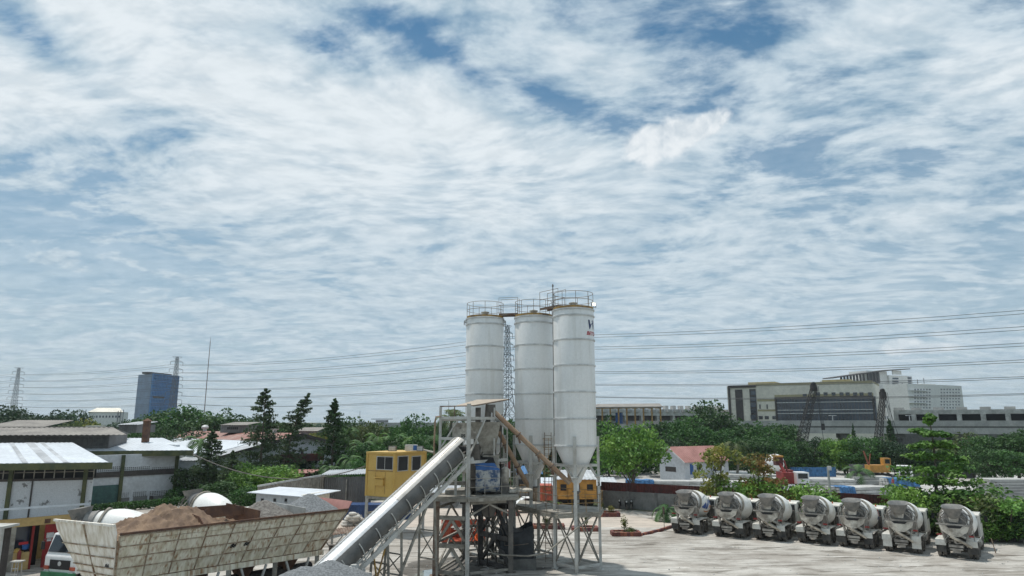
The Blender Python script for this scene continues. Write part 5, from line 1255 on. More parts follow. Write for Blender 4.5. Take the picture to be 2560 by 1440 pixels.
# mixers behind the bin
t = make_mixer('mixer truck seen from the side behind the sand filled bin, hopper to the left', seed=8); p = A(170, 1350, 44.0); t.location = (p.x, p.y, 0); t.rotation_euler = (0, 0, R(-82))
t = make_mixer('mixer truck with its rounded white drum rising behind the middle of the bin', seed=9); p = A(500, 1300, 54.5); t.location = (p.x - 1.6, p.y + 1.2, 0); t.rotation_euler = (0, 0, R(-122))
# white and green truck at the left
t = thing('delivery_truck', 'white truck with green bumper facing the camera beside the rusty bin', 'truck', (0, 0, 0))
cab_parts(t, -1.95, 0, 2.3, .85, 2.85, 'cab_white' if 'cab_white' in M else 'silo', accent='green')
b = MB(); b.box((0, -4.5, .9), (.9, 5.4, .25)); b.box((0, -4.9, 1.35), (2.2, 4.6, .6)); b.build('body', M['truck_grime'], t, False, True)
for y in (-1.0, -5.2, -6.4):
    for s_ in (-1, 1): add_wheel(t, s_ * 1.03, y, .50, .27, y < -2)
for s_ in (-1, 1):
    b = MB(); b.box((s_ * .93, .015, 1.12), (.34, .10, .18)); b.build('indicator', M['orange'], t, False, True)
    b = MB(); pr = [(-1.0 + .62 * math.cos(a), .5 + .62 * math.sin(a)) for a in [i * math.pi / 10 for i in range(11)]] + [(-1.0 + .56 * math.cos(a), .5 + .56 * math.sin(a)) for a in [i * math.pi / 10 for i in range(10, -1, -1)]]
    b.prism(pr, s_ * 1.03 - .14, s_ * 1.03 + .14); b.build('wheel_arch', M['black'], t, False, True)
b = MB(); b.lathe([(.10, 0), (.10, .02)], 20, Matrix.Translation((0, .045, 1.35)) @ Matrix.Rotation(-math.pi / 2, 4, 'X')); b.lathe([(.12, 0), (.12, .015)], 20, Matrix.Translation((0, .045, 1.35)) @ Matrix.Rotation(-math.pi / 2, 4, 'X')); b.build('badge', M['silo_ring'], t, False, True)
p = A(152, 1435, 39.8); t.location = (p.x - .1, p.y, 0); t.rotation_euler = (0, 0, R(163))

def car(label, p, rz, colour, L=4.2, H=1.45):
    t = thing('parked_car', label, 'car', p, rz); w = 1.7
    prof = [(-L / 2, .3), (-L / 2, .85), (-L * .42, .95), (-L * .30, H), (L * .10, H), (L * .26, .95), (L * .46, .82), (L / 2, .6), (L / 2, .3)]
    b = MB(); b.prism(prof, -w / 2, w / 2); o = b.build('body', M[colour], t, False, True); m_ = o.modifiers.new('bevel', 'BEVEL'); m_.width = .07; m_.segments = 2
    for s_ in (-1, 1):
        b = MB(); xx = s_ * (w / 2 + .004); b.slab([(xx, -L * .38, .96), (xx, L * .20, .96), (xx, L * .07, H - .08), (xx, -L * .28, H - .08)], .01, (s_, 0, 0)); b.build('side_window', M['glass'], t, False, True)
    b = MB(); b.slab([(-w * .42, L * .245, .99), (w * .42, L * .245, .99), (w * .38, L * .112, H - .05), (-w * .38, L * .112, H - .05)], .01, (0, .9, .4)); b.build('windscreen', M['glass'], t, False, True)
    for y in (-L * .31, L * .31):
        for s_ in (-1, 1): add_wheel(t, s_ * .78, y, .31, .19, False)
    return t
car('black car parked behind the service deck of the lettered silo', G(1435, 1268), R(80), 'black'); car('white car seen below the mixing floor between the tower legs', G(1318, 1280), R(95), 'silo')
def motorbike(label, p, rz):
    t = thing('motorcycle', label, 'motorcycle', p, rz, 'motorcycles by the grey wall')
    for y in (-.62, .62):
        b = MB(); b.lathe([(.20, -.05), (.28, -.05), (.30, 0), (.28, .05), (.20, .05)], 18, Matrix.Translation((0, y, .30)) @ Matrix.Rotation(math.pi / 2, 4, 'Y'), False); b.lathe([(.05, -.03), (.22, -.01), (.22, .01), (.05, .03)], 12, Matrix.Translation((0, y, .30)) @ Matrix.Rotation(math.pi / 2, 4, 'Y')); b.build('wheel', M['tyre'], t, True, True)
    b = MB(); b.prism([(-.75, .62), (-.3, .50), (-.2, .30), (.2, .30), (.42, .75), (.36, .92), (.18, .62), (-.1, .62), (-.7, .78)], -.11, .11); b.beam((0, .62, .3), (0, .36, .95), .06); b.build('body', M['black'], t, False, True)
    b = MB(); b.box((0, -.35, .78), (.24, .75, .10)); b.build('seat', M['rubber'], t, False, True)
    b = MB(); b.path([(-.34, .28, 1.0), (0, .38, .96), (.34, .28, 1.0)], .018, 5)
    for s_ in (-1, 1): b.path([(s_ * .3, .29, 1.0), (s_ * .36, .32, 1.18)], .01, 4); b.box((s_ * .36, .32, 1.2), (.12, .02, .08))
    b.build('handlebar', M['steel_dark'], t, False, True)
    b = MB(); b.lathe([(.09, 0), (.07, .06)], 12, Matrix.Translation((0, .43, .84)) @ Matrix.Rotation(-math.pi / 2, 4, 'X')); b.build('headlight', M['silo_ring'], t, False, True)
    return t
for px, py, rz, lb in ((1516, 1266, 30, 'motorcycle nearest the silo leg, by the grey wall'), (1551, 1271, 160, 'first black motorcycle at the trunk of the big tree'), (1566, 1274, 175, 'black motorcycle between two others at the big tree'), (1580, 1273, 165, 'rightmost black motorcycle at the big tree, white helmet on it')):
    motorbike(lb, G(px, py), R(rz))
hp = G(1586, 1273); b = MB(); b.lathe([(.02, -.12), (.12, -.1), (.145, 0), (.11, .1), (.02, .15)], 16, Matrix.Translation((hp.x, hp.y, 1.28))); b.tube((hp.x, hp.y, .0), (hp.x, hp.y, 1.18), .02); tag(b.build('helmet', M['silo'], smooth=True), 'white helmet perched above the rightmost motorcycle', 'helmet')

# ---------------------------------------------------------------- yellow control cabin on legs
c0, c1 = A(915, 1240, 58.5), A(983, 1245, 57.0); CZ0 = 9 - .1060 * 57; 
zt = A(985, 1136, 57).z; zb = A(985, 1244, 57).z
Pl = Vector((c0.x, 58.5, 0)); Pm = Vector((c1.x, 57.0, 0)); ex = (Pm - Pl).normalized(); ey = Vector((-ex.y, ex.x, 0))
Pr = A(1062, 1200, 60.2); sidelen = 4.2; er = ey
t = thing('control_cabin', 'yellow steel control cabin raised on legs beside the conveyor', 'cabin', tuple((Pl + Pm) / 2 + ey * 2))
W1 = (Pm - Pl).length
r_dir = (Vector((Pr.x, 60.2, 0)) - Pm).normalized(); sidelen = (Vector((Pr.x, 60.2, 0)) - Pm).length
Pbr = Pm + r_dir * sidelen; Pbl = Pl + r_dir * sidelen
def cz(z): return up * z
b = MB(); quad = [Pl, Pm, Pbr, Pbl]; b.slab([q + up * zt for q in quad], zt - zb, (0, 0, 1)); b.build('wall', M['yellow'], t)
b = MB(); cc = sum(quad, Vector()) / 4; big = [cc + (q - cc) * 1.05 for q in quad]; b.slab([q + up * (zt + .16) for q in big], .15, (0, 0, 1)); b.build('roof', M['yellow'], t)
def onq(F_, x0, y0, x1, y1, m_, name, o=.03, fr=None):
    b = MB(); F_.rect(b, x0, y0, x1, y1, -.03, o); w = b.build(name, M[m_], t)
    if fr:
        a0, z1 = F_.hit(x0, y0); a1, z0 = F_.hit(x1, y1); b = MB(); k = .06
        F_.box(b, a0 - k, z0 - k, a1 + k, z0, -.02, o + .03); F_.box(b, a0 - k, z1, a1 + k, z1 + k, -.02, o + .03); F_.box(b, a0 - k, z0, a0, z1, -.02, o + .028); F_.box(b, a1, z0, a1 + k, z1, -.02, o + .028)
        if fr == 2: F_.box(b, (a0 + a1) / 2 - .02, z0, (a0 + a1) / 2 + .02, z1, -.02, o + .02)
        b.build('frame', M['steel_white'], w)
    return w
FA = Face(Pl, Pm); FB = Face(Pm, Pbr)
onq(FA, 944, 1142, 982, 1174, 'black', 'window', fr=2); onq(FB, 995, 1142, 1018, 1175, 'black', 'window', fr=1); onq(FB, 1030, 1142, 1050, 1174, 'black', 'window', fr=1)
onq(FA, 939, 1197, 961, 1214, 'yellow', 'vent_box', .18); onq(FA, 938, 1193, 962, 1196, 'yellow', 'vent_hood', .26)
for x0 in (938, 962): onq(FA, x0, 1180, x0 + .8, 1236, 'yellow_rail', 'seam', .012)
onq(FA, 917, 1177, 983, 1178.2, 'yellow_rail', 'seam', .014)
for q in quad:
    b = MB(); k = (q - cc) * -.03; b.beam(q + k, q + k + up * (zb + .0), .22); b.build('leg', M['steel_white'], t)
for q in quad:
    b = MB(); k = (q - cc) * .006; b.beam(q + k + up * zb, q + k + up * zt, .16); b.build('corner_post', M['yellow'], t)
b = MB()
for i in range(4): p_, q_ = quad[i], quad[(i + 1) % 4]; b.beam(p_.lerp(q_, .05) + up * (zb - .12), p_.lerp(q_, .95) + up * (zb - .12), .15, .2); b.beam(p_.lerp(q_, .07) + up * (zb * .55), p_.lerp(q_, .93) + up * (zb * .55), .12)
b.beam(Pl.lerp(Pm, .10) + up * .2, Pl.lerp(Pm, .9) + up * (zb * .53), .1); b.build('under_frame', M['steel_dust'], t)
for px, w_, lb in ((981, .9, 'square floodlight at the corner of the yellow cabin roof'), (1050, .7, 'small floodlight at the right end of the yellow cabin roof')):
    q = A(px, 1128, 58.0); t2 = thing('floodlight', lb, 'floodlight', tuple(Vector((q.x, q.y, zt + .18)))); b = MB(); b.box((0, 0, .25), (w_ * .75, .3, .42)); b.build('housing', M['steel_dark'], t2, local=True); b = MB(); b.box((0, -.16, .25), (w_ * .62, .02, .32)); b.build('lens', M['conc_light'], t2, local=True)
q = A(1028, 1127, 59.2); t2 = thing('air_conditioner', 'white box unit lying on the yellow cabin roof', 'air conditioner', (q.x, q.y, zt + .17)); b = MB(); b.box((0, 0, .28), (1.0, .5, .5)); b.build('casing', M['silo_ring'], t2, local=True); b = MB(); b.box((.35, -.26, .28), (.3, .02, .4)); b.build('grille', M['blue'], t2, local=True)
b = MB(); b.path([A(1058, 1124, 60), A(1072, 1128, 56), A(1085, 1131, 48)], .08, 8); tag(b.build('pipe', M['steel_dust']), 'pipe running from the yellow cabin roof to the batching tower', 'pipe')
# cable
b = MB(); pts = []
for i in range(25):
    f = i / 24; x = 482 + (915 - 482) * f; y = 1135 + 30 * f + 4 * 46 * f * (1 - f); pts.append(A(x, y, 72 - 13 * f))
b.path(pts, .045, 6); tag(b.build('cable', M['steel_dark']), 'thick black cable hanging from the warehouse corner to the yellow cabin', 'cable')

# ---------------------------------------------------------------- kerbs, planters, small things in the yard
def bricks(name, label, pts, h=.38, w=.22, L=.26, group=None, mats=('brick_red', 'brick_orange', 'brick_dark'), fill=None):
    t = thing(name, label, 'planter' if 'planter' in name else 'kerb', tuple(Vector(pts[0]) * 1), 0, group); bs = [MB() for _ in mats]; rs = random.Random(len(label))
    for i in range(len(pts) - 1):
        p, q = Vector(pts[i]), Vector(pts[i + 1]); p.z = q.z = 0; n = max(1, int((q - p).length / L)); d = (q - p) / n; a = math.atan2(d.y, d.x)
        for k in range(n): bs[rs.choice([0, 0, 1, 2]) % len(mats)].box(p + d * (k + .5) + up * h / 2, (d.length * .94, w, h * rs.uniform(.92, 1.05)), a)
    for b, m_ in zip(bs, mats):
        if b.f: o = b.build('brickwork', M[m_], t)
    if fill:
        b = MB(); c = sum((Vector(p) for p in pts[:-1]), Vector()) / (len(pts) - 1); b.poly([(p[0], p[1], h * .7) for p in pts[:-1]]); b.build('soil', M['sand'], t)
    return t
def loop(px, py, w, d, rz=0):
    c = G(px, py); a = Matrix.Rotation(rz, 3, 'Z'); return [c + a @ Vector(q) for q in ((-w / 2, -d / 2, 0), (w / 2, -d / 2, 0), (w / 2, d / 2, 0), (-w / 2, d / 2, 0), (-w / 2, -d / 2, 0))]
bricks('brick_planter', 'low red brick planter at the corner of the pink concrete apron', loop(1564, 1340, 2.1, 1.3), fill=1)
bricks('brick_planter', 'red brick planter with small shrubs right of the lettered silo leg', loop(1515, 1290, 2.4, 1.4), fill=1)
bricks('brick_planter', 'red brick planter seen between the cross braced legs of the middle silo', loop(1370, 1322, 2.6, 1.2), fill=1)
bricks('brick_planter', 'red brick planter just left of the lettered silo leg', loop(1462, 1328, 2.0, 1.2), fill=1)
bricks('brick_planter', 'small red brick planter far behind the tower legs', loop(1265, 1288, 2.4, 1.2), fill=1)
bricks('brick_kerb', 'low red brick kerb running from the corner planter to the first parked truck', [G(1600, 1342), G(1650, 1330), G(1700, 1314)], h=.25)
bricks('brick_kerb', 'grey brick kerb along the far edge of the road', [G(2325, 1329), G(2440, 1343), G(2580, 1360)], h=.30, mats=('conc', 'conc_dark', 'conc'))
def shrub(px, py, h, w, m_, lb, z=.25, name='shrub'):
    t = thing(name, lb, 'shrub', tuple(G(px, py)));  rs = random.Random(px); b = MB(); p = G(px, py)
    leaves(b, (p.x, p.y, z + h * .5), (w / 2, w / 2, h / 2), 260, .07, rs, shell=.2); b.build('foliage', M[m_], t); b = MB(); b.tube((p.x, p.y, 0), (p.x, p.y, h * .6), .04, .02); b.build('stem', M['bark'], t)
shrub(1562, 1338, 1.35, .65, 'leaf_yellow', 'yellowish cone shaped shrub in the corner brick planter')
shrub(1577, 1341, .5, .9, 'leaf_olive', 'low dry shrub in the corner brick planter')
shrub(1505, 1288, 1.1, .7, 'leaf_olive', 'upright olive shrub in the planter right of the lettered silo'); shrub(1528, 1288, .7, .8, 'leaf_yellow', 'rounded yellow green shrub in the planter right of the lettered silo')
shrub(1366, 1322, .8, .8, 'leaf_olive', 'thin shrub in the planter behind the middle silo legs'); shrub(1466, 1322, 1.4, .4, 'leaf_olive', 'slender shrub in the planter by the lettered silo leg')
for px, lb in ((1395, 'roundish shrub behind the caged ladder'), (1345, 'roundish shrub behind the black wrapped tank')): shrub(px, 1288, 1.3, 1.6, 'leaf_lime', lb, 0)
t = thing('sign_post', 'slim post with a red brown tag beside the brick kerb', 'sign', tuple(G(1661, 1327))); p = G(1661, 1327); b = MB(); b.tube(p, p + up * 1.9, .03); b.build('post', M['steel_dust'], t); b = MB(); b.box(p + up * 1.65, (.16, .05, .55)); b.build('panel', M['brick_dark'], t); b = MB(); b.lathe([(.22, 0), (.18, .12)], 12, Matrix.Translation(p)); b.build('base', M['conc_dark'], t)
t = thing('parking_sign', 'small blue square sign on a post in front of the grey wall', 'sign', tuple(G(1666, 1277))); p = G(1666, 1277); b = MB(); b.tube(p, p + up * 1.6, .035); b.build('post', M['steel_dark'], t); b = MB(); b.box(p + up * 1.25 + Vector((0, -.05, 0)), (.42, .04, .72)); b.build('panel', M['blue'], t)
b = MB(); letters(b, 'P', .42, p + up * 1.12 + Vector((0, -.075, 0)), (1, 0, 0), up, bold=.012, centre=True); b.build('lettering', M['silo'], t)
b = MB(); p = G(2228, 1345); p = G(2490, 1384); b.tube(p, p + up * 1.0 + Vector((-.2, 0, 0)), .03); tag(b.build('stake', M['rust_pipe']), 'thin rusty stake at the edge of the road right of the last truck', 'stake')
t = thing('utility_pole', 'grey concrete utility pole behind the parked trucks', 'pole', tuple(A(2081, 1300, 61.5).xy) + (0,)); p = Vector((A(2081, 1300, 61.5).x, 61.5, 0)); b = MB(); zz = A(2080, 1166, 61.5).z; b.tube(p, p + up * zz, .13, .09, n=12); b.build('shaft', M['conc'], t); b = MB(); b.box(p + up * (zz - .15) + Vector((.1, -.1, 0)), (.25, .2, .35)); b.build('lamp_box', M['silo_ring'], t)

# orange skips, sacks, crates
def skip(label, px, py, rz, s=1.0):
    t = thing('waste_skip', label, 'skip', tuple(G(px, py)), rz); L, w, h = 3.4 * s, 1.8 * s, 1.35 * s
    for k, (c, d) in enumerate((((-L * .4, -w / 2, h / 2 + .25), (L * .2, .06, h)), ((L * .36, -w / 2, h / 2 + .25), (L * .28, .06, h)), ((0, w / 2, h / 2 + .25), (L, .06, h)), ((-L / 2, 0, h / 2 + .25), (.06, w - .07, h)), ((L / 2, 0, h / 2 + .25), (.06, w - .07, h)), ((0, 0, .28), (L - .1, w - .1, .06)))):
        b = MB(); b.box(c, d)
        if k < 3:
            for j in range(5):
                f = (j - 2) / 2.2; b.box((c[0] + d[0] / 2 * f, c[1] + (-.05 if k < 2 else .05), c[2]), (.07, .07, h))
        b.build('panel', M['orange'], t, local=True)
    b = MB(); b.box((0, 0, .12), (L * .8, w * .7, .2)); b.build('skid', M['steel_dark'], t, local=True)
    b = MB(); rs = random.Random(3)
    for k in range(16): b.lathe([(.02, -.1), (.2, 0), (.02, .14)], 7, Matrix.Translation((rs.uniform(-1.2, 1.2) * s, rs.uniform(-.6, .6) * s, h * .7 + rs.uniform(0, .2))))
    b.build('waste', M['bag'], t, local=True)
skip('orange steel waste skip seen through the tower legs', 1160, 1358, R(6), 1.0)
rs = random.Random(77)
sack0 = thing('cement_sack', 'grey sack piled below the yellow cabin', 'sack', (0, 0, 0), 0, 'sacks piled below the yellow cabin')
b = MB(); b.lathe([(.05, -.13), (.26, -.10), (.31, 0), (.26, .10), (.05, .14)], 12, Matrix.Scale(1.5, 4, (1, 0, 0))); b.build('cloth', M['bag'], sack0, True, True)
b = MB(); b.lathe([(.02, 0), (.07, .1)], 7, Matrix.Translation((.44, 0, .02)) @ Matrix.Rotation(R(80), 4, 'Y')); b.build('tied_end', M['bag'], sack0, True, True)
first = True
for lay in range(5):
    for k in range(10 - lay * 2):
        p = G(862 + lay * 4 + k * (5.0), 1316); p.z = .14 + lay * .23; p.y += rs.uniform(-.3, .5)
        if first: sack0.location = p; first = False
        else: dup(sack0, p, rs.uniform(-.5, .5), 'grey sack piled below the yellow cabin', 'sacks piled below the yellow cabin', rs.uniform(.85, 1.15))
t = thing('shipping_container', 'blue container under and behind the yellow cabin', 'container', tuple(G(905, 1300))); p = G(905, 1300)
b = MB(); b.corr((p.x - 2.5, p.y, 0), (p.x + 4.5, p.y + .3, 0), (p.x + 4.5, p.y + .3, 1.35), (p.x - 2.5, p.y, 1.35), .35, .06, .02); b.build('side', M['navy_sheet'], t)
b = MB(); b.box((p.x + 1, p.y + 1.25, .68), (6.9, 2.2, 1.3), .04); b.build('body', M['navy_sheet'], t)
t = thing('table_canopy', 'small corrugated shelter roof on two legged posts left of the conveyor', 'shelter', tuple(G(835, 1395))); 
q0, q1 = A(806, 1341, 44.5), A(900, 1330, 47.5); b = MB(); b.corr(q0, q1, q1 + Vector((-.5, 1.4, .15)), q0 + Vector((-.5, 1.4, .15)), .24, .05, .03); b.build('roof', M['steel_rust'], t)
for f in (.28, .9):
    c = q0.lerp(q1, f) + Vector((-.2, .5, -.06)); b = MB(); b.beam(Vector((c.x, c.y, 0)), c, .12); b.beam(Vector((c.x, c.y, c.z - .9)), c + Vector((-.7, 0, -.03)), .07); b.beam(Vector((c.x, c.y, c.z - .9)), c + Vector((.7, 0, -.03)), .07); b.build('post', M['steel_white'], t)
q = A(830, 1385, 44.8); b = MB(); b.tube((q.x, q.y, 0), (q.x, q.y, 1.5), .22, n=14); tag(b.build('drum_barrel', M['steel_dark']), 'dark barrel standing beside the small corrugated shelter', 'barrel')
# things behind the silos
def boxthing(name, label, cat, px0, py0, px1, py1, Y, dep, m_, roofm=None, winm=None, nw_=0, corr_=False, roof_h=.15, over=.25):
    a, c = A(px0, py0, Y), A(px1, py1, Y); t = thing(name, label, cat, ((a.x + c.x) / 2, Y + dep / 2, 0)); z1 = a.z; z0 = max(0, c.z)
    b = MB()
    if corr_: b.corr((a.x, Y, z0), (c.x, Y, z0), (c.x, Y, z1), (a.x, Y, z1), .3, .06, .02); b.box(((a.x + c.x) / 2, Y + dep / 2 + .05, (z0 + z1) / 2), (c.x - a.x, dep, z1 - z0))
    else: b.box(((a.x + c.x) / 2, Y + dep / 2, (z0 + z1) / 2), (c.x - a.x, dep, z1 - z0))
    w = b.build('wall', M[m_], t)
    if roofm: b = MB(); b.corr((a.x - over, Y - over, z1 + .02), (c.x + over, Y - over, z1 + .02), (c.x + over, Y + dep + over, z1 + .02 + roof_h * 4), (a.x - over, Y + dep + over, z1 + .02 + roof_h * 4), .4, .05, .04); b.build('roof', M[roofm], t)
    for k in range(nw_):
        f = (k + .5) / nw_; x = a.x + (c.x - a.x) * f; b = MB(); ww = (c.x - a.x) / nw_ * .45; b.box((x, Y - .02, z0 + (z1 - z0) * .6), (ww, .06, (z1 - z0) * .32)); b.build('window', M[winm or 'black'], t)
    return t
boxthing('site_office', 'orange yellow site office behind the lettered silo legs', 'office', 1392, 1199, 1492, 1248, 74, 5, 'orange2', 'white_roof_old', 'black', 3)
boxthing('shipping_container', 'bright orange container panel between middle and right silo legs', 'container', 1338, 1214, 1382, 1252, 70, 2.5, 'orange', None, None, 0, True)
boxthing('tool_shed', 'shed with blue tarpaulin roof behind the middle silo', 'shed', 1288, 1185, 1352, 1240, 80, 4, 'wall_grey', 'tarp', 'black', 2)
boxthing('workshop', 'long low workshop with white roof behind the middle silo', 'workshop', 1300, 1218, 1420, 1262, 84, 6, 'wall_grey', 'white_roof', 'black', 4)
boxthing('garage_shed', 'dark lean-to garage right of the lettered silo', 'shed', 1492, 1215, 1545, 1262, 80, 4, 'conc_dark', 'white_roof_old', 'black', 1)
boxthing('tank_truck_body', 'red tank body glimpsed between the tower legs', 'tank', 1208, 1238, 1228, 1272, 64, 3, 'red', None, None, 0)
boxthing('booth', 'yellow booth glimpsed between the tower legs', 'booth', 1240, 1238, 1256, 1275, 66, 2, 'orange2', 'orange2', 'black', 1)
boxthing('store_hut', 'grey hut behind the conveyor, left of the tower legs', 'hut', 1058, 1232, 1140, 1282, 76, 5, 'wall_grey', 'white_roof_old', 'black', 2)
fp = A(1277, 1230, 56); t = thing('flag_pole', 'thin pole with a red and white flag behind the tower', 'flag', (fp.x, 56, 0)); b = MB(); b.tube((fp.x, 56, 0), (fp.x, 56, A(1277, 1150, 56).z), .03); b.build('pole', M['rail'], t)
z = A(1277, 1150, 56).z
for k, m_ in enumerate(('red', 'silo')):
    b = MB(); n = 8; vs = [(fp.x - .04 - .06 * i, 56 + .05 * math.sin(i * 1.3), z - .05 - (1 if j else 0) * .62 - k * .62 - .04 * i) for j in (0, 1) for i in range(n)]; vs += [(v[0], v[1] + .012, v[2]) for v in vs]; b.add(vs, [(i, i + 1, n + i + 1, n + i) for i in range(n - 1)] + [(2 * n + i, 3 * n + i, 3 * n + i + 1, 2 * n + i + 1) for i in range(n - 1)]); b.build('cloth', M[m_], t)
# scattered stones and a puddle
rs = random.Random(55); b = MB()
for k in range(260):
    px = rs.uniform(980, 2540); py = rs.uniform(1352, 1439); p = G(px, py); q = rs.uniform(.02, .07) * (1.7 if rs.random() < .06 else 1)
    b.box((p.x, p.y, q * .3 + .05), (q * 1.5, q, q * .8), rs.uniform(0, 3), taper=(.6, .7))
o = b.build('stones', M['conc_light']); o['kind'] = 'stuff'; tag(o, 'loose stones and crumbs of concrete scattered over the yard', 'stones')
pd = [G(1055, 1428), G(1090, 1424), G(1100, 1436), G(1060, 1450), G(1030, 1444)]; b = MB(); b.poly([(p.x, p.y, .045) for p in pd][::-1]); dm('puddle_water', (.22, .27, .28), .06, fine=0); struct(b.build('puddle', M['puddle_water']))
# people
def person(label, p, rz, top, low, pose='stand', s=1.0):
    J = {'hip': (0, 0, .92), 'waist': (0, 0, 1.08), 'chest': (0, 0, 1.32), 'neck': (0, .01, 1.48), 'head': (0, .03, 1.60), 'crown': (0, .02, 1.70)}
    if pose == 'crouch': J = {'hip': (0, -.25, .42), 'waist': (0, -.18, .58), 'chest': (0, .02, .82), 'neck': (0, .12, .95), 'head': (0, .18, 1.05), 'crown': (0, .2, 1.14)}
    vs = []; ed = []; rad = []
    def ad(c, r, par=None):
        vs.append(c); rad.append(r)
        if par is not None: ed.append((par, len(vs) - 1))
        return len(vs) - 1
    hip = ad(J['hip'], .13); wa = ad(J['waist'], .12, hip); ch = ad(J['chest'], .145, wa); ne = ad(J['neck'], .055, ch); he = ad(J['head'], .095, ne); ad(J['crown'], .075, he)
    for sx in (-1, 1):
        h = J['hip']; c = J['chest']
        if pose == 'stand':
            k = ad((sx * .10, .02 * sx, .85), .085, hip); k = ad((sx * .11, .08 * sx, .48), .06, k); k = ad((sx * .12, .0, .08), .042, k); ad((sx * .13, .12, .04), .04, k)
            a = ad((sx * .18, 0, 1.40), .055, ch); a = ad((sx * .25, .02, 1.14), .042, a); a = ad((sx * .24, .14, .92), .033, a); ad((sx * .23, .18, .84), .03, a)
        else:
            k = ad((sx * .12, -.2, .42), .085, hip); k = ad((sx * .2, .12, .52), .06, k); k = ad((sx * .18, .02, .08), .045, k); ad((sx * .18, .14, .04), .04, k)
            a = ad((sx * .18, .05, .86), .055, ch); a = ad((sx * .2, .28, .68), .042, a); a = ad((sx * .1, .42, .55), .033, a); ad((sx * .06, .47, .5), .03, a)
    me = bpy.data.meshes.new('body'); me.from_pydata(vs, ed, []); o = bpy.data.objects.new('body', me); COL.objects.link(o)
    sk = o.modifiers.new('skin', 'SKIN'); 
    for i, r_ in enumerate(rad): me.skin_vertices[0].data[i].radius = (r_, r_ * .85) if i in (0, 1, 2) else (r_, r_)
    me.skin_vertices[0].data[0].use_root = True; o.modifiers.new('sub', 'SUBSURF').levels = 1
    dg = bpy.context.evaluated_depsgraph_get(); m2 = bpy.data.meshes.new_from_object(o.evaluated_get(dg)); bpy.data.objects.remove(o)
    m2.materials.clear()
    for m_ in (M['skin'], M[top], M[low], M['hair']): m2.materials.append(m_)
    hz = J['hip'][2]; nz_ = J['neck'][2]
    for f in m2.polygons:
        c = f.center; f.use_smooth = True
        f.material_index = 3 if c.z > J['head'][2] + .03 else (0 if c.z > nz_ - .01 else (1 if (c.z > hz + .03 and abs(c.x) < .27) or (pose == 'crouch' and c.y < .3 and c.z > .55) else (0 if abs(c.x) > .2 and c.z > .8 * hz else 2)))
    t = thing('person', label, 'person', p, rz); b = bpy.data.objects.new('body', m2); COL.objects.link(b); b.parent = t; t.scale = (s,) * 3
    return t
person('person in a reddish shirt walking among the precast slabs', G(2235, 1226), R(30), 'shirt_red', 'trouser')
person('person in orange crouching beside the orange skip', G(1192, 1368), R(200), 'shirt_orange', 'trouser', 'crouch')
person('person in a pale shirt standing behind the lettered silo', G(1396, 1262), R(180), 'shirt_white', 'trouser')
# ---------------------------------------------------------------- white warehouse at the left
def poly_on(name, pts, m_, parent, t_=.06, nrm=None):
    b = MB(); b.slab(pts, t_, nrm); return b.build(name, M[m_], parent)
t = thing('warehouse', 'white walled warehouse with white metal roofs and a raised grey monitor roof', 'warehouse', (-48, 82, 0))
wr0, wr1 = G(205, 1272), G(440, 1252)
FR = Face(wr0, wr1); zE = 5.75
b = MB(); FR.box(b, -3.5, 0, FR.L, zE - .3, -.3, 0); b.build('wall', M['wall_white'], t)
b = MB(); FR.box(b, FR.L - .3, 0, FR.L, zE + .6, -14, -.301); b.build('wall', M['wall_white'], t)
L0 = A(-60, 1290, 66.5); L1 = A(222, 1290, 69.5); FL = Face((L0.x, L0.y), (L1.x, L1.y))
zs = FL.hit(100, 1199)[1]
b = MB(); FL.box(b, 0, 0, FL.L, zs, -.3, 0); b.build('wall', M['wall_peel'], t)
b = MB(); FL.box(b, 0, zs, FL.L, 5.0, -1.2, -1.0); b.build('strip_window', M['black'], t)
b = MB()
for k in range(12): a = FL.L * k / 11; FL.box(b, a - .04, zs, a + .04, 4.9, -.12, -.04)
FL.box(b, 0, (zs + 4.9) / 2 - .03, FL.L, (zs + 4.9) / 2 + .03, -.11, -.05); b.build('window_mullion', M['steel_dust'], t)
b = MB(); FL.box(b, 0, zs - .12, FL.L, zs + .10, -.05, .10); b.build('sill', M['brown_dark'], t)
# olive columns
for F_, px, m_ in ((FL, 27, 'olive'), (FL, 213, 'olive'), (FR, 302, 'olive'), (FR, 437, 'olive')):
    a, _ = F_.hit(px, 1200); b = MB(); F_.box(b, a - .17, 0, a + .17, 5.0 if F_ is FL else 5.4, -.05, .22); b.build('column', M[m_], t)
a, _ = FL.hit(80, 1220); b = MB(); FL.box(b, a - .06, 0, a + .06, zs, 0, .10); b.build('downpipe', M['brown_dark'], t)
# green door, vents, panels
for x0, y0, x1, y1, m_, nm in ((222, 1216, 297, 1270, 'door_green', 'door'), (300, 1245, 322, 1262, 'wall_grey', 'panel'), (332, 1242, 367, 1258, 'wall_grey', 'panel'), (384, 1240, 434, 1252, 'wall_grey', 'panel'), (373, 1240, 383, 1254, 'brown_dark', 'panel')):
    b = MB(); FR.rect(b, x0, y0, x1, y1, -.02, .05); b.build(nm, M[m_], t)
for x0, y0, x1, y1, rows, cols in ((228, 1168, 300, 1181, 4, 14), (306, 1168, 374, 1180, 4, 14), (380, 1168, 434, 1179, 4, 12), (301, 1232, 322, 1242, 4, 5), (332, 1230, 366, 1240, 4, 7), (374, 1228, 434, 1238, 4, 11)):
    b = MB(); 
    a0, z1 = FR.hit(x0, y0); a1, z0 = FR.hit(x1, y1)
    for r_ in range(rows):
        for c_ in range(cols): u0 = a0 + (a1 - a0) * c_ / cols; v0 = z0 + (z1 - z0) * r_ / rows; FR.box(b, u0 + .04, v0 + .03, u0 + (a1 - a0) / cols - .04, v0 + (z1 - z0) / rows - .04, -.01, .02)
    b.build('vent_grid', M['wall_vent'], t)
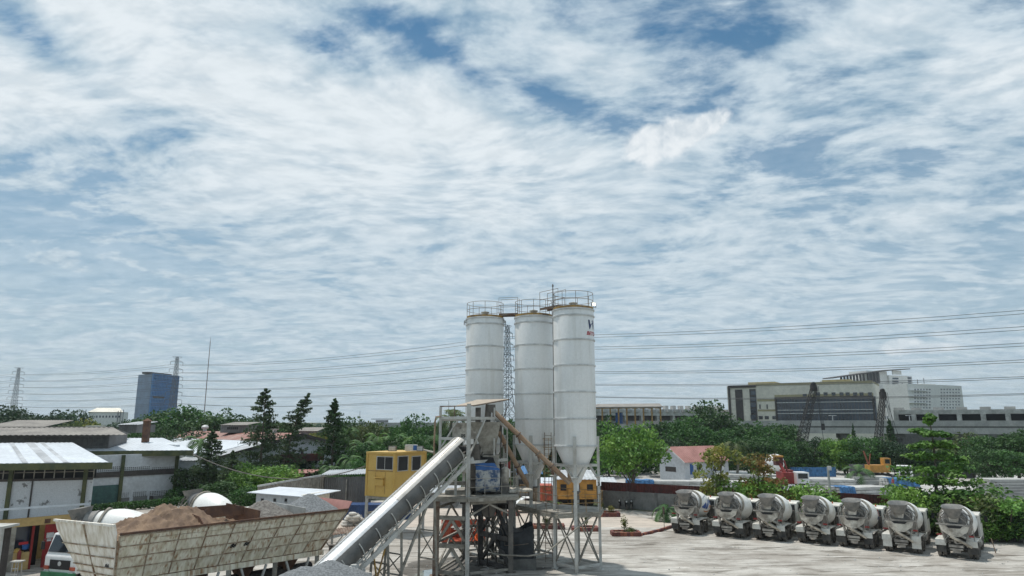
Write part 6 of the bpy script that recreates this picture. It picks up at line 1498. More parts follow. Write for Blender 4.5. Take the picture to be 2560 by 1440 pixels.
b = MB(); FR.rect(b, 222, 1182, 436, 1184, -.02, .12); b.build('ledge', M['brown_dark'], t)
# roofs: eaves in front, rising to the monitor
rA, rB = A(200, 1127, 78.3), A(484, 1126, 80.5); zr = (rA.z + rB.z) / 2; rA.z = rB.z = zr
rC = A(408, 1099, 90.0); rD = A(150, 1099, 88.0); rC.z = rD.z = zr + 1.15
b = MB(); b.corr(rA, rB, rC, rD, .5, .035, .05); b.build('roof', M['white_roof'], t)
lA, lB = A(-70, 1160.5, 64.4), A(272, 1155, 66.8); zl = (lA.z + lB.z) / 2; lA.z = lB.z = zl
lC = A(182, 1112, 78.0); lD = A(-70, 1113, 75.5); lC.z = lD.z = zl + 1.5
b = MB(); b.corr(lA, lB, lC, lD, .5, .035, .05); b.build('roof', M['white_roof'], t)
for f0, f1 in ((.52, .60), (.66, .70), (.36, .40)):
    b = MB(); o = Vector((0, 0, .045)); b.slab([lA.lerp(lB, f0) + o, lA.lerp(lB, f1) + o, lD.lerp(lC, f1) + o, lD.lerp(lC, f0) + o], .01); b.build('grey_sheet', M['white_roof_old'], t)
b = MB(); FLf = Face((lA.x, lA.y), (lB.x, lB.y)); FLf.box(b, 0, zl - .62, FLf.L + .35, zl - .02, 0, .06); b.build('fascia', M['olive'], t)
b = MB(); FRf = Face((rA.x, rA.y), (rB.x, rB.y)); FRf.box(b, 0, zr - .62, FRf.L, zr - .02, 0, .06); b.build('fascia', M['olive'], t)
b = MB(); b.beam(rB + up * -.3, rC + up * -.3, .06, .5); b.build('fascia', M['olive'], t)
# monitor
m0 = A(-80, 1112, 78.5); m1 = A(272, 1108, 80.5); FM = Face((m0.x, m0.y), (m1.x, m1.y)); b = MB(); FM.box(b, 0, 5.8, FM.L, 7.75, -5, 0); b.build('monitor_wall', M['corr_grey'], t)
b = MB()
for k in range(26): a = FM.L * (k + .5) / 26; FM.box(b, a - FM.L / 60, 6.3, a + FM.L / 60, 7.3, 0, .05)
b.build('louvre', M['wall_vent'], t)
e0 = A(-80, 1091, 76.6); e1 = A(318, 1088, 79.2); e0.z = e1.z = 7.55; g0 = A(-80, 1071, 82); g1 = A(283, 1069, 84); g0.z = g1.z = 8.35
h0_ = g0 + (g0 - e0) * .9; h1_ = g1 + (g1 - e1) * .2 + Vector((.4, 4.0, 0)); h0_.z = h1_.z = 7.5
b = MB(); b.corr(e0, e1, g1, g0, .55, .07, .05); b.build('monitor_roof', M['grey_roof'], t)
b = MB(); b.corr(g0, g1, h1_, h0_, .55, .06, .05); b.build('monitor_roof', M['grey_roof'], t)
b = MB(); b.beam(g0 + up * .05, g1 + up * .05, .4, .10); b.build('ridge_cap', M['grey_roof'], t)
cp = A(364, 1095, 86); b = MB(); b.box((cp.x, cp.y, 7.6), (.65, .65, 3.0)); b.lathe([(.62, 0), (.05, .35)], 4, Matrix.Translation((cp.x, cp.y, 9.1)) @ Matrix.Rotation(math.pi / 4, 4, 'Z')); b.build('chimney', M['bin_rust'], t)
boxthing('shed', 'grey roofed shed at the far left behind the monitor roof', 'shed', -60, 1072, 85, 1085, 100, 8, 'corr_grey', 'grey_roof', None, 0, False, .3)
boxthing('shed', 'small grey hut with flat lid left of the brown chimney', 'shed', 297, 1062, 340, 1082, 115, 6, 'corr_grey', 'white_roof_old', None, 0, True, .12)
boxthing('shed', 'grey corrugated shed with low gable under the round green tree', 'shed', 552, 1063, 612, 1082, 118, 6, 'corr_grey', 'grey_roof', 'black', 1, True, .12)
boxthing('shed', 'small pale box on the skyline behind the monitor roof', 'shed', 214, 1064, 238, 1072, 120, 3, 'beige', None, None)
boxthing('shed', 'pale low shed between the warehouse and the gable building', 'shed', 440, 1152, 480, 1250, 84, 5, 'wall_white', 'white_roof_old', 'black', 1)
boxthing('shed', 'grey roofed low shed behind the leaning conifer', 'shed', 742, 1078, 790, 1092, 124, 5, 'corr_grey', 'grey_roof', None)

# gable building
t = thing('gable_warehouse', 'white gable walled warehouse with rusty ridge behind the two tall conifers', 'warehouse', (-45, 120, 0))
pk = A(748, 1086, 105); zpk = pk.z + .1; lv = Vector((1, 1, 0)).normalized(); bk = Vector((-1, 1, 0)).normalized(); hw = 11.6; zev = 4.35; blen = 62
def gq(s, k, z): return Vector((pk.x, pk.y, 0)) + lv * s + bk * k + up * z
b = MB(); b.slab([gq(-hw, 0, 0), gq(hw, 0, 0), gq(hw, 0, zev), gq(0, 0, zpk - .15), gq(-hw, 0, zev)], .3); b.build('gable_wall', M['wall_white'], t)
b = MB(); b.slab([gq(-hw, .3, 0), gq(-hw, blen, 0), gq(-hw, blen, zev), gq(-hw, .3, zev)], .3, -lv); b.build('side_wall', M['wall_white'], t)
def roofpt(f, k, o=.0): return gq(-hw * 1.06 * f, k, zpk - (zpk - zev) * f * 1.04 + o)
b = MB(); b.corr(roofpt(.36, -.8), roofpt(.36, blen), roofpt(1.06, blen), roofpt(1.06, -.8), .8, .05, .06); b.build('roof', M['white_roof_old'], t)
for k0, k1 in ((4, 16), (19, 30), (33, 42), (45, 56)):
    b = MB(); b.slab([roofpt(.38, k0, .07), roofpt(.38, k1, .07), roofpt(1.05, k1, .07), roofpt(1.05, k0, .07)][::-1], .02, (-.2, -.2, 1)); b.build('roof_panel', M['white_roof'], t)
b = MB(); b.corr(roofpt(0, -.8, .05), roofpt(0, blen, .05), roofpt(.37, blen, .05), roofpt(.37, -.8, .05), .8, .05, .06); b.build('ridge_roof', M['red_roof'], t)
b = MB(); b.slab([gq(0, -.8, zpk), gq(0, blen, zpk), gq(hw * 1.1, blen, zev - .2), gq(hw * 1.1, -.8, zev - .2)], .08); b.build('roof', M['red_roof'], t)
b = MB(); b.beam(gq(0, -.82, zpk - .1), gq(hw * 1.1, -.82, zev - .3), .1, .4); b.beam(gq(0, -.82, zpk - .1), gq(-hw * 1.1, -.82, zev - .3), .1, .4); b.build('verge', M['brown_dark'], t)
FG = Face(gq(-hw, 0, 0), gq(hw, 0, 0))
for x0, y0, x1, y1, m_, nm in ((708, 1152, 735, 1182, 'black', 'doorway'), (735, 1152, 765, 1182, 'door_green', 'door'), (752, 1124, 759, 1135, 'brown_dark', 'vent'), (700, 1136, 792, 1150, 'redbrown', 'canopy')):
    b = MB(); FG.rect(b, x0, y0, x1, y1, -.02, .05 if nm != 'canopy' else 2.2); b.build(nm, M[m_], t)
for k in range(3):
    c = gq(0, 8 + k * 14, zpk); b = MB(); b.lathe([(.35, 0), (.35, .5), (.6, .55), (.65, .85), (.45, 1.1), (.1, 1.2)], 16, Matrix.Translation(c)); b.build('roof_ventilator', M['silo_ring'], t, True)
c = A(768, 1175, 92); boxthing('red_container', 'dull red container with pink top in front of the gable wall doorway', 'container', 722, 1183, 775, 1215, 90, 3, 'redbrown', 'pink_roof', None, 0, True, .05)
# grey corrugated fence / open shed, hut with white roof
t = thing('corrugated_shed', 'dark grey corrugated shed with pale capping behind the white roofed hut', 'shed', tuple(G(800, 1300)))
a0, a1, a2 = A(640, 1290, 66), A(806, 1290, 73), A(925, 1290, 69.5); za, zb_ = A(806, 1187, 73).z, A(915, 1184, 69.5).z; zc_ = A(665, 1214, 66.5).z
b = MB(); b.corr(Vector((a1.x, 73, 0)), Vector((a2.x, 69.5, 0)), Vector((a2.x, 69.5, zb_ - .25)), Vector((a1.x, 73, za - .25)), .3, .07, .03); b.build('wall', M['corr_grey'], t)
b = MB(); b.corr(Vector((a0.x, 66, 0)), Vector((a1.x, 73, 0)), Vector((a1.x, 73, za - .1)), Vector((a0.x, 66, zc_ - .1)), .3, .07, .03); b.build('wall', M['steel_dust'], t)
b = MB(); b.corr(Vector((a1.x - .3, 72.6, za)), Vector((a2.x + .3, 69.1, zb_)), Vector((a2.x + .3, 72.5, zb_ + .25)), Vector((a1.x - .3, 76, za + .25)), .3, .08, .04); b.build('roof', M['white_roof_old'], t)
b = MB(); b.beam(Vector((a0.x, 65.9, zc_)), Vector((a1.x, 72.9, za)), .12, .16); b.build('capping', M['silo_ring'], t)
b = MB(); p = Vector(((a1.x + a2.x) / 2, 71, 0)); b.beam(p, p + up * (za - .3), .1); b.build('post', M['steel_dust'], t)
t = thing('roofed_hut', 'small white hut with wide white metal roof and three tiny windows', 'hut', tuple(G(735, 1320)))
f0, f1, f2, f3 = A(617, 1232, 57.5), A(765, 1244, 54.5), A(852, 1227, 59.0), A(697, 1218, 63.5)
b = MB(); b.corr(f0, f1, f2, f3, .3, .03, .05) if False else b.corr(f0, f3, f2, f1, .3, .03, .05); b.build('roof', M['white_roof'], t)
w0, w1, w2 = f0.lerp(f2, .10), f1.lerp(f3, .10), f2.lerp(f0, .12); FH = Face(w0, w1)
b = MB(); FH.box(b, 0, 0, FH.L, min(f0.z, f1.z) - .02, -.2, 0); b.build('wall', M['wall_white'], t)
FH2 = Face(w1, w2); b = MB(); FH2.box(b, .001, 0, FH2.L, min(f1.z, f2.z) + .1, -.2, 0); b.build('wall', M['beige'], t)
for x in (656, 687, 715): b = MB(); FH.rect(b, x - 3, 1246, x + 3, 1254, -.02, .03); w = b.build('window', M['black'], t); b = MB(); FH.rect(b, x - 4, 1254.5, x + 4, 1256, -.02, .08); b.build('sill', M['conc'], w)

# ---------------------------------------------------------------- kiosk at the far left
t = thing('kiosk', 'ochre painted kiosk with thin white roof and dark red doorway at the left edge', 'kiosk', tuple(G(100, 1400)))
k0, k1 = A(-30, 1400, 43.5), A(195, 1390, 47.0); FK = Face((k0.x, 43.5), (k1.x, 47.0))
aL = lambda px, py: FK.hit(px, py)
zt1 = 3.1; a_open0, z_op = aL(42, 1318); a_open1, _ = aL(150, 1310)
b = MB(); FK.box(b, 0, z_op, FK.L, zt1, -.15, 0); b.build('wall', M['wall_kiosk'], t)
b = MB(); FK.box(b, 0, 0, a_open0, z_op, -.15, 0); b.build('wall', M['steel_dust'], t)
a1_, _ = aL(78, 1350); b = MB(); FK.box(b, a_open0, 0, a1_, 1.05, -.15, 0); b.build('counter', M['wall_kiosk'], t)
b = MB(); FK.box(b, a_open0, 1.05, a1_, z_op, -.6, -.55); b.build('window', M['glass_blue'], t)
a2_, _ = aL(110, 1350); b = MB(); FK.box(b, a1_ + .001, 0, a2_, z_op, -1.4, -1.35); b.build('doorway', M['black'], t)
for e in (a1_, a2_): b = MB(); FK.box(b, e, 0, e + (.12 if e == a1_ else .95), z_op, -.12, .03); b.build('door_frame' if e == a1_ else 'door', M['door_red'], t)
b = MB(); FK.box(b, a2_ + .951, 0, FK.L, z_op, -.15, 0); b.build('wall', M['wall_kiosk'], t)
b = MB(); FK.box(b, FK.L - .001, 0, FK.L + .15, zt1 - .5, -3.5, 0.001); b.build('wall', M['wall_kiosk'], t)
b = MB(); FK.box(b, 0, 0, FK.L, zt1 - .5, -3.6, -3.5); b.build('wall', M['wall_kiosk'], t)
r0, r1 = A(-40, 1276, 42.3), A(223, 1259, 47.0); r2 = r1 + FK.n * -4.2 + up * -.42; r3 = r0 + FK.n * -4.2 + up * -.42
b = MB(); b.slab([r0 + up * .05, r1 + up * .05, r2 + up * .05, r3 + up * .05], .13, up); b.build('roof', M['white_roof'], t)
for px in (118,): b = MB(); FK.rect(b, 112, 1298, 126, 1307, 0, .04); s_ = b.build('notice', M['bin_rust'], t)
for (x0, y0, x1, y1) in ((116, 1332, 134, 1343), (117, 1346, 128, 1352)): b = MB(); FK.rect(b, x0, y0, x1, y1, .031, .05); b.build('notice', M['silo_ring'], t)
b = MB(); FK.rect(b, 47, 1356, 70, 1360, 0, .03); b.build('notice', M['red_paint'], t)
q = aL(43, 1380); p = FK.P(q[0] + .1, .9, .12); b = MB(); b.lathe([(.02, -.35), (.10, -.3), (.11, .2), (.04, .3), (.03, .38)], 12, Matrix.Translation(p)); tag(b.build('fire_extinguisher', M['red'], smooth=True), 'red fire extinguisher hanging on the ochre kiosk wall', 'extinguisher')
q = aL(70, 1345); p = FK.P(q[0], 1.15, -.3); b = MB(); b.lathe([(.02, 0), (.18, .05), (.2, .3), (.15, .32)], 14, Matrix.Translation(p)); tag(b.build('bucket', M['blue'], smooth=True), 'blue bucket standing on the kiosk counter', 'bucket')
q = aL(50, 1345); p = FK.P(q[0], 1.06, -.3); b = MB(); b.lathe([(.28, 0), (.28, .04), (.17, .06), (.15, .18), (.02, .24)], 16, Matrix.Translation(p)); tag(b.build('hard_hat', M['yellow'], smooth=True), 'yellow helmet lying on the kiosk counter', 'helmet')
t = thing('stool', 'tall pale wooden stool in front of the ochre kiosk', 'stool', tuple(A(42, 1420, 42.3).xy) + (0,)); p = Vector((A(42, 1420, 42.3).x, 42.3, 0)); b = MB(); b.box(p + up * 1.0, (.62, .45, .06)); b.build('seat', M['bag'], t)
for sx in (-1, 1):
    for sy in (-1, 1): b = MB(); b.beam(p + Vector((sx * .2, sy * .17, 0)), p + Vector((sx * .16, sy * .14, .97)), .045); b.build('leg', M['bag'], t)
b = MB(); b.beam(p + Vector((-.2, -.17, .3)), p + Vector((.2, -.17, .3)), .04); b.beam(p + Vector((-.2, -.17, .62)), p + Vector((.2, -.17, .62)), .04); b.build('rung', M['bag'], t)
t = thing('open_shed', 'dark open shed with pale rusty edge frame at the left edge of the yard', 'shed', tuple(A(10, 1440, 37.5).xy) + (0,))
s0, s1 = A(-90, 1400, 37.0), A(-4, 1400, 38.0); zt2 = A(20, 1318, 38).z
b = MB(); b.box(((s0.x + s1.x) / 2, 38.4, zt2), (s1.x - s0.x + .3, 1.3, .12)); b.build('roof', M['steel_white'], t)
b = MB(); b.corr((s0.x, 38.8, 0), (s1.x - .1, 38.8, 0), (s1.x - .1, 38.8, zt2 - .1), (s0.x, 38.8, zt2 - .1), .25, .06, .03); b.build('back_wall', M['brown_dark'], t)
for x in (s1.x, s0.x): b = MB(); b.beam((x, 37.9, 0), (x, 37.9, zt2 - .07), .20, .2, (0, 1, 0)); b.build('post', M['steel_white'], t)

# ---------------------------------------------------------------- boundary wall and precast yard
t = thing('boundary_wall', 'long grey boundary wall topped with rust red sheets behind the parked trucks', 'wall', (25, 66, 0))
bw0, bw1 = Vector((9.6, 76.6, 0)), Vector((44, 56.4, 0)); FW = Face(bw0, bw1)
b = MB(); FW.box(b, 0, 0, FW.L, 1.75, -.2, 0); b.build('wall', M['wall_grey'], t)
for k in range(14): a = FW.L * k / 13; b = MB(); FW.box(b, a - .13, 0, a + .13, 1.78, -.25, .08); b.build('pier', M['wall_grey'], t)
b = MB(); b.corr(FW.P(0, 1.76, -.1), FW.P(FW.L, 1.76, -.1), FW.P(FW.L, 2.65, -.1), FW.P(0, 2.65, -.1), .3, .05, .03); b.build('sheet_panel', M['redbrown'], t)
b = MB(); 
for px, py, tx in ((1987, 1276, 'C'), (2306, 1302, 'U'), (2450, 1312, 'J')):
    a, z = FW.hit(px, py); letters(b, tx, .7, FW.P(a, z - .35, .02), FW.ex, up, bold=.02)
b.build('lettering', M['silo_ring'], t)
def stack(label, px, py, Y, L, W_, rows, rz=0, m_='conc_light', h=.38, tarp=False, cols=3, taper=0.0, group='stacks of precast concrete beams'):
    "stack of concrete members; the rows are separate courses laid on battens"
    p = A(px, py, Y); t = thing('precast_stack', label, 'concrete stack', (p.x, Y, 0), rz, group)
    for r_ in range(rows):
        b = MB(); w = W_ * (1 - taper * r_ / max(1, rows))
        for c_ in range(cols): b.box(((c_ - (cols - 1) / 2) * 0, (c_ - (cols - 1) / 2) * w / cols, r_ * h + h / 2 + .05), (L * (1 - .02 * ((r_ * 7 + c_ * 3) % 4)), w / cols * .9, h * .84))
        b.build('course', M[m_], t, local=True)
    b = MB()
    for r_ in range(rows):
        for x in (-.35, .35): b.box((L * x, 0, r_ * h + .03), (.12, W_ * .98, .06))
    b.build('batten', M['bark'], t, local=True)
    if tarp:
        b = MB(); n = 18; vs = []
        for j in range(6):
            for i in range(n + 1):
                u = i / n; y = -W_ / 2 - .08 + .06 * math.sin(i * 2.1 + j); z = rows * h + .12 - (rows * h) * j / 5 * (1 if j else 0) + .05 * math.sin(i * 1.3)
                vs.append((L * (-.5 + tarp * u), y - .06 * j, z))
        for i in range(n + 1): vs.append((L * (-.5 + tarp * i / n), W_ * .1, rows * h + .16 + .04 * math.sin(i)))
        fs = [(j * (n + 1) + i, j * (n + 1) + i + 1, (j + 1) * (n + 1) + i + 1, (j + 1) * (n + 1) + i) for j in range(5) for i in range(n)] + [(6 * (n + 1) + i, 6 * (n + 1) + i + 1, i + 1, i) for i in range(n)]
        b.add(vs, fs); b.build('tarpaulin', M['tarp'], t, local=True)
    return t
stack('long stack of pale beams with a blue tarpaulin over its left end', 1655, 1200, 92, 9.5, 2.6, 4, R(-6), tarp=.38, cols=4)
stack('low stack of beams nearest the rust red wall top', 1700, 1222, 80, 11, 2.4, 2, R(-14), cols=5)
stack('stack of beams right of the reddish leaved slim tree', 1800, 1200, 96, 8, 3, 3, R(-10), cols=4)
stack('low stack of white beams behind the red mobile crane', 1865, 1182, 108, 9, 3, 3, R(-8), cols=4)
stack('stack of pale beams left of the utility pole, behind the bushes', 2030, 1190, 100, 11, 3, 3, R(-12), cols=4)
stack('stack of white beams with blue painted ends just right of the utility pole', 2140, 1208, 88, 7.5, 3, 3, R(14), cols=4, tarp=.3)
stack('small stack of beams behind the fifth truck hopper', 2100, 1228, 80, 5, 2, 2, R(10), cols=4)
stack('heap of slabs under a bright blue tarpaulin in the middle of the precast yard', 2245, 1188, 100, 4.6, 2.4, 3, R(4), tarp=.95, taper=.4)
stack('long low row of slabs under the person in the reddish shirt', 2215, 1232, 78, 11, 2.6, 2, R(16), cols=5)
stack('low row of slabs left of the storeyed tree trunk', 2180, 1212, 92, 10, 3, 1, R(18), cols=6)
stack('tall stack of rough grey slabs at the right edge', 2502, 1175, 76, 4.6, 2.6, 10, R(2), cols=1, h=.30, m_='conc')
stack('low beams in front of the tall slab stack', 2480, 1225, 68, 9, 2, 2, R(-4), cols=4)
stack('white blocks tumbled near the right edge bushes', 2540, 1248, 62, 4, 1.4, 1, R(12), cols=2)
stack('short pale stack between the pink roofed house and the white pickup', 1770, 1192, 104, 5, 2.6, 2, R(-8), cols=3)
stack('long flat row of pale slabs behind the blue tarpaulin topped beams', 1740, 1208, 98, 12, 2.6, 1, R(-9), cols=5)
stack('pale beams laid side by side behind the third parked truck', 1930, 1212, 78, 10, 3, 1, R(-10), cols=6)
stack('pale beams laid side by side behind the sixth parked truck', 2290, 1215, 84, 11, 3, 1, R(18), cols=6)
stack('three course stack of white beams left of the bright blue slab heap', 2170, 1196, 104, 6, 2.4, 3, R(6), cols=3)
stack('row of slabs behind the storeyed tree', 2390, 1205, 88, 8, 3.4, 1, R(14), cols=6)
# pink roofed house
t = thing('house', 'small white gabled house with a pinkish corrugated roof behind the wall', 'house', tuple(G(1700, 1188)))
hz0, hz1, hz2 = A(1650, 1185, 112), A(1712, 1187, 108), A(1830, 1180, 114); FHg = Face(hz0, hz1); FHs = Face(hz1, (A(1822, 1180, 113).x, 113, 0))
zh = A(1713, 1152, 108).z; mid_ = (hz0 + hz1) / 2; mid_.z = 0; zpk2 = A(1672, 1117, 110).z; 
a_, b_ = Vector((hz0.x, 112, 0)), Vector((hz1.x, 108, 0)); mm = a_.lerp(b_, .45)
dirr = FHs.ex; ln = FHs.L
b = MB(); b.slab([a_, b_, b_ + up * zh, mm + up * (zpk2 - .15), a_ + up * zh], .2); b.build('gable_wall', M['wall_white'], t)
b = MB(); FHs.box(b, .001, 0, ln, zh, -.2, 0); b.build('side_wall', M['wall_white'], t)
ov = FHg.ex * .5
b = MB(); b.corr(b_ + ov + up * (zh - .25) - dirr * .5, b_ + ov + up * (zh - .25) + dirr * ln, mm + up * zpk2 + dirr * ln, mm + up * zpk2 - dirr * .5, .4, .05, .05); b.build('roof', M['pink_roof'], t)
b = MB(); b.slab([mm + up * zpk2 - dirr * .5, mm + up * zpk2 + dirr * ln, a_ - ov + up * (zh - .2) + dirr * ln, a_ - ov + up * (zh - .2) - dirr * .5], .06); b.build('roof', M['pink_roof'], t)
b = MB(); b.beam(mm + up * (zpk2 - .06) - dirr * .52, b_ + ov + up * (zh - .3) - dirr * .52, .06, .2); b.beam(mm + up * (zpk2 - .06) - dirr * .52, a_ - ov + up * (zh - .3) - dirr * .52, .06, .2); b.build('bargeboard', M['silo_ring'], t)
b = MB(); FHs.rect(b, 1725, 1160, 1733, 1186, 0, .05); b.build('door', M['blue'], t)
b = MB(); FHs.rect(b, 1742, 1162, 1752, 1174, 0, .05); b.build('window', M['black'], t)
b = MB(); FHg.rect(b, 1664, 1166, 1690, 1180, 0, .05); b.build('window', M['brown_dark'], t)
def mini_truck(label, px, py, Y, rz, colour, bed, s=1.0):
    p = A(px, py, Y); t = thing('small_truck', label, 'truck', (p.x, Y, 0), rz); t.scale = (s,) * 3
    cab_parts(t, .9, 2.4, 1.8, .6, 1.95, colour)
    b = MB(); b.box((0, -.9, .75), (1.75, 3.5, .12)); 
    for sx in (-1, 1): b.box((sx * .85, -.9, 1.0), (.05, 3.5, .4))
    b.box((0, -2.62, 1.0), (1.7, .05, .4)); b.build('bed', M[bed], t, False, True)
    for y in (1.6, -1.6):
        for sx in (-1, 1): add_wheel(t, sx * .8, y, .36, .2, False)
    return t
mini_truck('white pickup parked just right of the pink roofed house', 1818, 1175, 112, R(100), 'silo', 'silo', 1.1); mini_truck('white cabbed truck in the precast yard left of the slab stack', 2262, 1172, 112, R(150), 'silo', 'orange2', 1.2)
# white drum + red mobile crane
c = A(1937, 1158, 104); t = thing('mixer_drum', 'white rounded mixer drum standing in the precast yard', 'drum', (c.x, 104, 0)); b = MB(); b.lathe([(.02, -1.5), (.8, -1.35), (1.25, -.7), (1.35, 0), (1.15, .8), (.7, 1.4), (.5, 1.45)], 28, Matrix.Translation((c.x, 104, c.z)) @ Matrix.Rotation(R(70), 4, 'X')); b.build('shell', M['silo'], t, True)
b = MB()
for sx in (-1, 1): b.beam((c.x + sx * .8, 104, 0), (c.x + sx * .6, 104, c.z - .8), .15)
b.box((c.x, 104, c.z - 1.1), (1.6, 1.6, .2)); b.build('stand', M['steel_dust'], t)
c = A(1975, 1228, 88); t = thing('mobile_crane', 'red mobile crane with black and white chevrons behind the bushes', 'crane', (c.x, 88, 0))
b = MB(); b.box((c.x, 90, 1.1), (2.6, 6, .5)); b.box((c.x - .1, 89, 2.1), (1.3, 2.4, 1.4)); b.beam((c.x - .3, 88.4, 2.6), (c.x - .6, 89.5, 4.2), .3); b.beam((c.x + .3, 88.6, 2.2), (c.x + .1, 89.5, 4.2), .15); b.box((c.x + .9, 91, 2.2), (1.2, 1.5, 1.5)); b.build('body', M['red'], t)
b = MB(); b.box((c.x - .6, 89.6, 4.1), (.9, 1.0, 1.0)); b.build('cabin', M['redbrown'], t); b = MB(); b.box((c.x - .6, 89.6, 4.72), (1.0, 1.1, .2)); b.build('cabin_roof', M['orange2'], t)
b = MB(); b.box((c.x, 86.9, 1.1), (3.0, .2, .9)); b.build('counterweight', M['black'], t)
b = MB()
for k in range(7): sx = -1 if k < 3 else 1; x = c.x + (k - 3) * .42; b.add([(x - .09, 86.78, .72), (x + .09, 86.78, .72), (x + .09 - .35 * sx, 86.78, 1.5), (x - .09 - .35 * sx, 86.78, 1.5)], [(0, 1, 2, 3)])
b.build('chevron', M['silo'], t)
b = MB(); b.box((c.x + 2.2, 90, 1.9), (1.6, 1.8, 1.7)); b.build('cab', M['silo'], t); b = MB(); b.box((c.x + 2.2, 89.07, 2.3), (1.2, .06, .6)); b.build('window', M['glass'], t)
for x in (-1.1, 1.1, 2.2): b = MB(); b.lathe([(.3, -.15), (.5, -.12), (.5, .12), (.3, .15)], 18, Matrix.Translation((c.x + x, 88, .5)) @ Matrix.Rotation(math.pi / 2, 4, 'Y')); b.build('wheel', M['tyre'], t)
# yellow drilling rig
c = A(2190, 1180, 108); t = thing('drilling_rig', 'small yellow tracked rig in the precast yard beside the banana plant', 'rig', (c.x, 108, 0)); b = MB(); b.box((c.x + .3, 108, 2.0), (3.0, 1.8, 1.1)); b.box((c.x + 1.4, 107.6, 3.0), (1.0, 1.1, 1.2)); b.build('body', M['orange2'], t); b = MB(); b.box((c.x, 108, .75), (3.6, 2.2, 1.0)); b.build('track', M['black'], t); b = MB(); b.box((c.x + 1.4, 107.02, 3.1), (.7, .05, .6)); b.build('window', M['glass'], t)
b = MB(); b.beam((c.x - 1.0, 108, 2.4), (c.x - 1.6, 108, 4.6), .18); b.beam((c.x - 1.0, 108, 2.4), (c.x - .6, 108, 4.2), .12); b.build('mast', M['brick_orange'], t)
for i, (x0, x1, y0, y1, Y, m_, lb) in enumerate(((1975, 2090, 1168, 1184, 118, 'tarp', 'blue sheeted fence behind the red mobile crane'), (2122, 2200, 1160, 1188, 118, 'corr_grey', 'dark open shed front behind the banana plant'), (2280, 2440, 1168, 1190, 116, 'corr_grey', 'long dark fence behind the storeyed tree'))):
    a, c = A(x0, y0, Y), A(x1, y1, Y); b = MB(); b.corr((a.x, Y, 0), (c.x, Y, 0), (c.x, Y, a.z), (a.x, Y, a.z), .4, .08, .04); tag(b.build('sheet_fence', M[m_]), lb, 'fence')

# ---------------------------------------------------------------- lattice members
def lattice(b, base, top, w0, w1, n, r, side=None):
    base, top = Vector(base), Vector(top); ax = (top - base).normalized(); u = side or (Vector((0, 1, 0)).cross(ax)).normalized(); v = ax.cross(u)
    def c(k, i): f = k / n; w = (w0 + (w1 - w0) * f) / 2; return base.lerp(top, f) + u * w * (1, 1, -1, -1)[i] + v * w * (1, -1, -1, 1)[i]
    for k in range(n):
        for i in range(4):
            b.beam(c(k, i), c(k + 1, i), r * 1.3); b.beam(c(k, i), c(k + 1, (i + 1) % 4), r * .8); b.beam(c(k, i), c(k, (i + 1) % 4), r * .8)
            if True: b.beam(c(k, (i + 1) % 4), c(k + 1, i), r * .8)
for lb, px0, py0, px1, py1, Y, w0, w1 in (('dark lattice crane boom leaning in front of the beige office building', 1990, 1175, 2034, 972, 135, 1.9, .9), ('second dark lattice crane boom at the right end of the beige office building', 2190, 1175, 2207, 988, 140, 1.4, .7)):
    p, q = A(px0, py0, Y), A(px1, py1, Y); p.z = .5; t = thing('crane_boom', lb, 'crane', (p.x, Y, 0), 0, 'lattice crane booms')
    b = MB(); lattice(b, p, q, w0, w1, 18, .07); b.build('lattice', M['crane_dark'], t)
    b = MB(); b.box(q + Vector((0, 0, .1)), (.9, .9, 1.2), .2); b.lathe([(.42, -.25), (.42, .25)], 14, Matrix.Translation(q + up * .9) @ Matrix.Rotation(math.pi / 2, 4, 'X')); b.build('boom_head', M['crane_dark'], t)
    b = MB()
    for k in (-.5, 0, .5): b.tube(q + Vector((.7, k, .5)), Vector((q.x + 1.2, Y + k, q.z - 7)), .05, n=4)
    b.tube(q + Vector((.4, 0, .2)), Vector((p.x + 6, Y, 2.5)), .05, n=4); b.build('hoist_rope', M['wire'], t)
    b = MB(); b.box(Vector((q.x + 1.2, Y, q.z - 7.3)), (.5, .5, 1.2)); b.build('hook_block', M['crane_dark'], t)
    b = MB(); b.box((p.x, Y + 2, 1.6), (4, 6, 2.2)); b.box((p.x, Y + 2, .35), (5, 5, .7)); b.build('machine_body', M['crane_dark'], t)

# ---------------------------------------------------------------- viaduct
t = thing('viaduct', 'long grey concrete viaduct with parapet crossing behind the trees on the right', 'viaduct', (70, 200, 0))
v0 = Vector((A(1500, 1060, 212).x, 212, 0)); v1 = Vector((A(2700, 1060, 176).x, 176, 0)); FV = Face(v0, v1)
zt3 = 9.35; b = MB(); FV.box(b, 0, 7.9, FV.L, zt3, -.25, 0); b.build('parapet', M['conc'], t); b = MB(); FV.box(b, 0, 5.9, FV.L, 7.45, -9, .05); b.build('girder', M['conc'], t); b = MB(); FV.box(b, 0, 7.45, FV.L, 7.9, -10, -.10); b.build('deck', M['conc_dark'], t)  # dark deck strip: soffit shade under the parapet put into its colour
b = MB(); FV.box(b, 0, 7.9, FV.L, zt3, -10, -9.75); b.build('parapet', M['conc'], t)
for k in range(1, 9):
    a = FV.L * k / 9; b = MB(); FV.box(b, a - 1.1, 0, a + 1.1, 4.6, -6.2, -3.6); FV.box(b, a - 1.2, 4.6, a + 1.2, 6.0, -8.5, -.8); b.build('pier', M['conc_dark'], t)
for k in range(24): b = MB(); a = FV.L * (k + .5) / 24; FV.box(b, a - .05, 5.95, a + .05, 7.4, .05, .12); b.build('joint', M['conc_light'], t)
v2 = Vector((A(830, 1057, 300).x, 300, 0)); v3 = Vector((A(1330, 1057, 262).x, 262, 0)); FV2 = Face(v2, v3)
t = thing('viaduct', 'distant part of the concrete viaduct on the skyline above the palms', 'viaduct', (-40, 285, 0)); b = MB(); FV2.box(b, 0, 6.9, FV2.L, 8.75, -9, 0); b.build('deck', M['conc'], t)
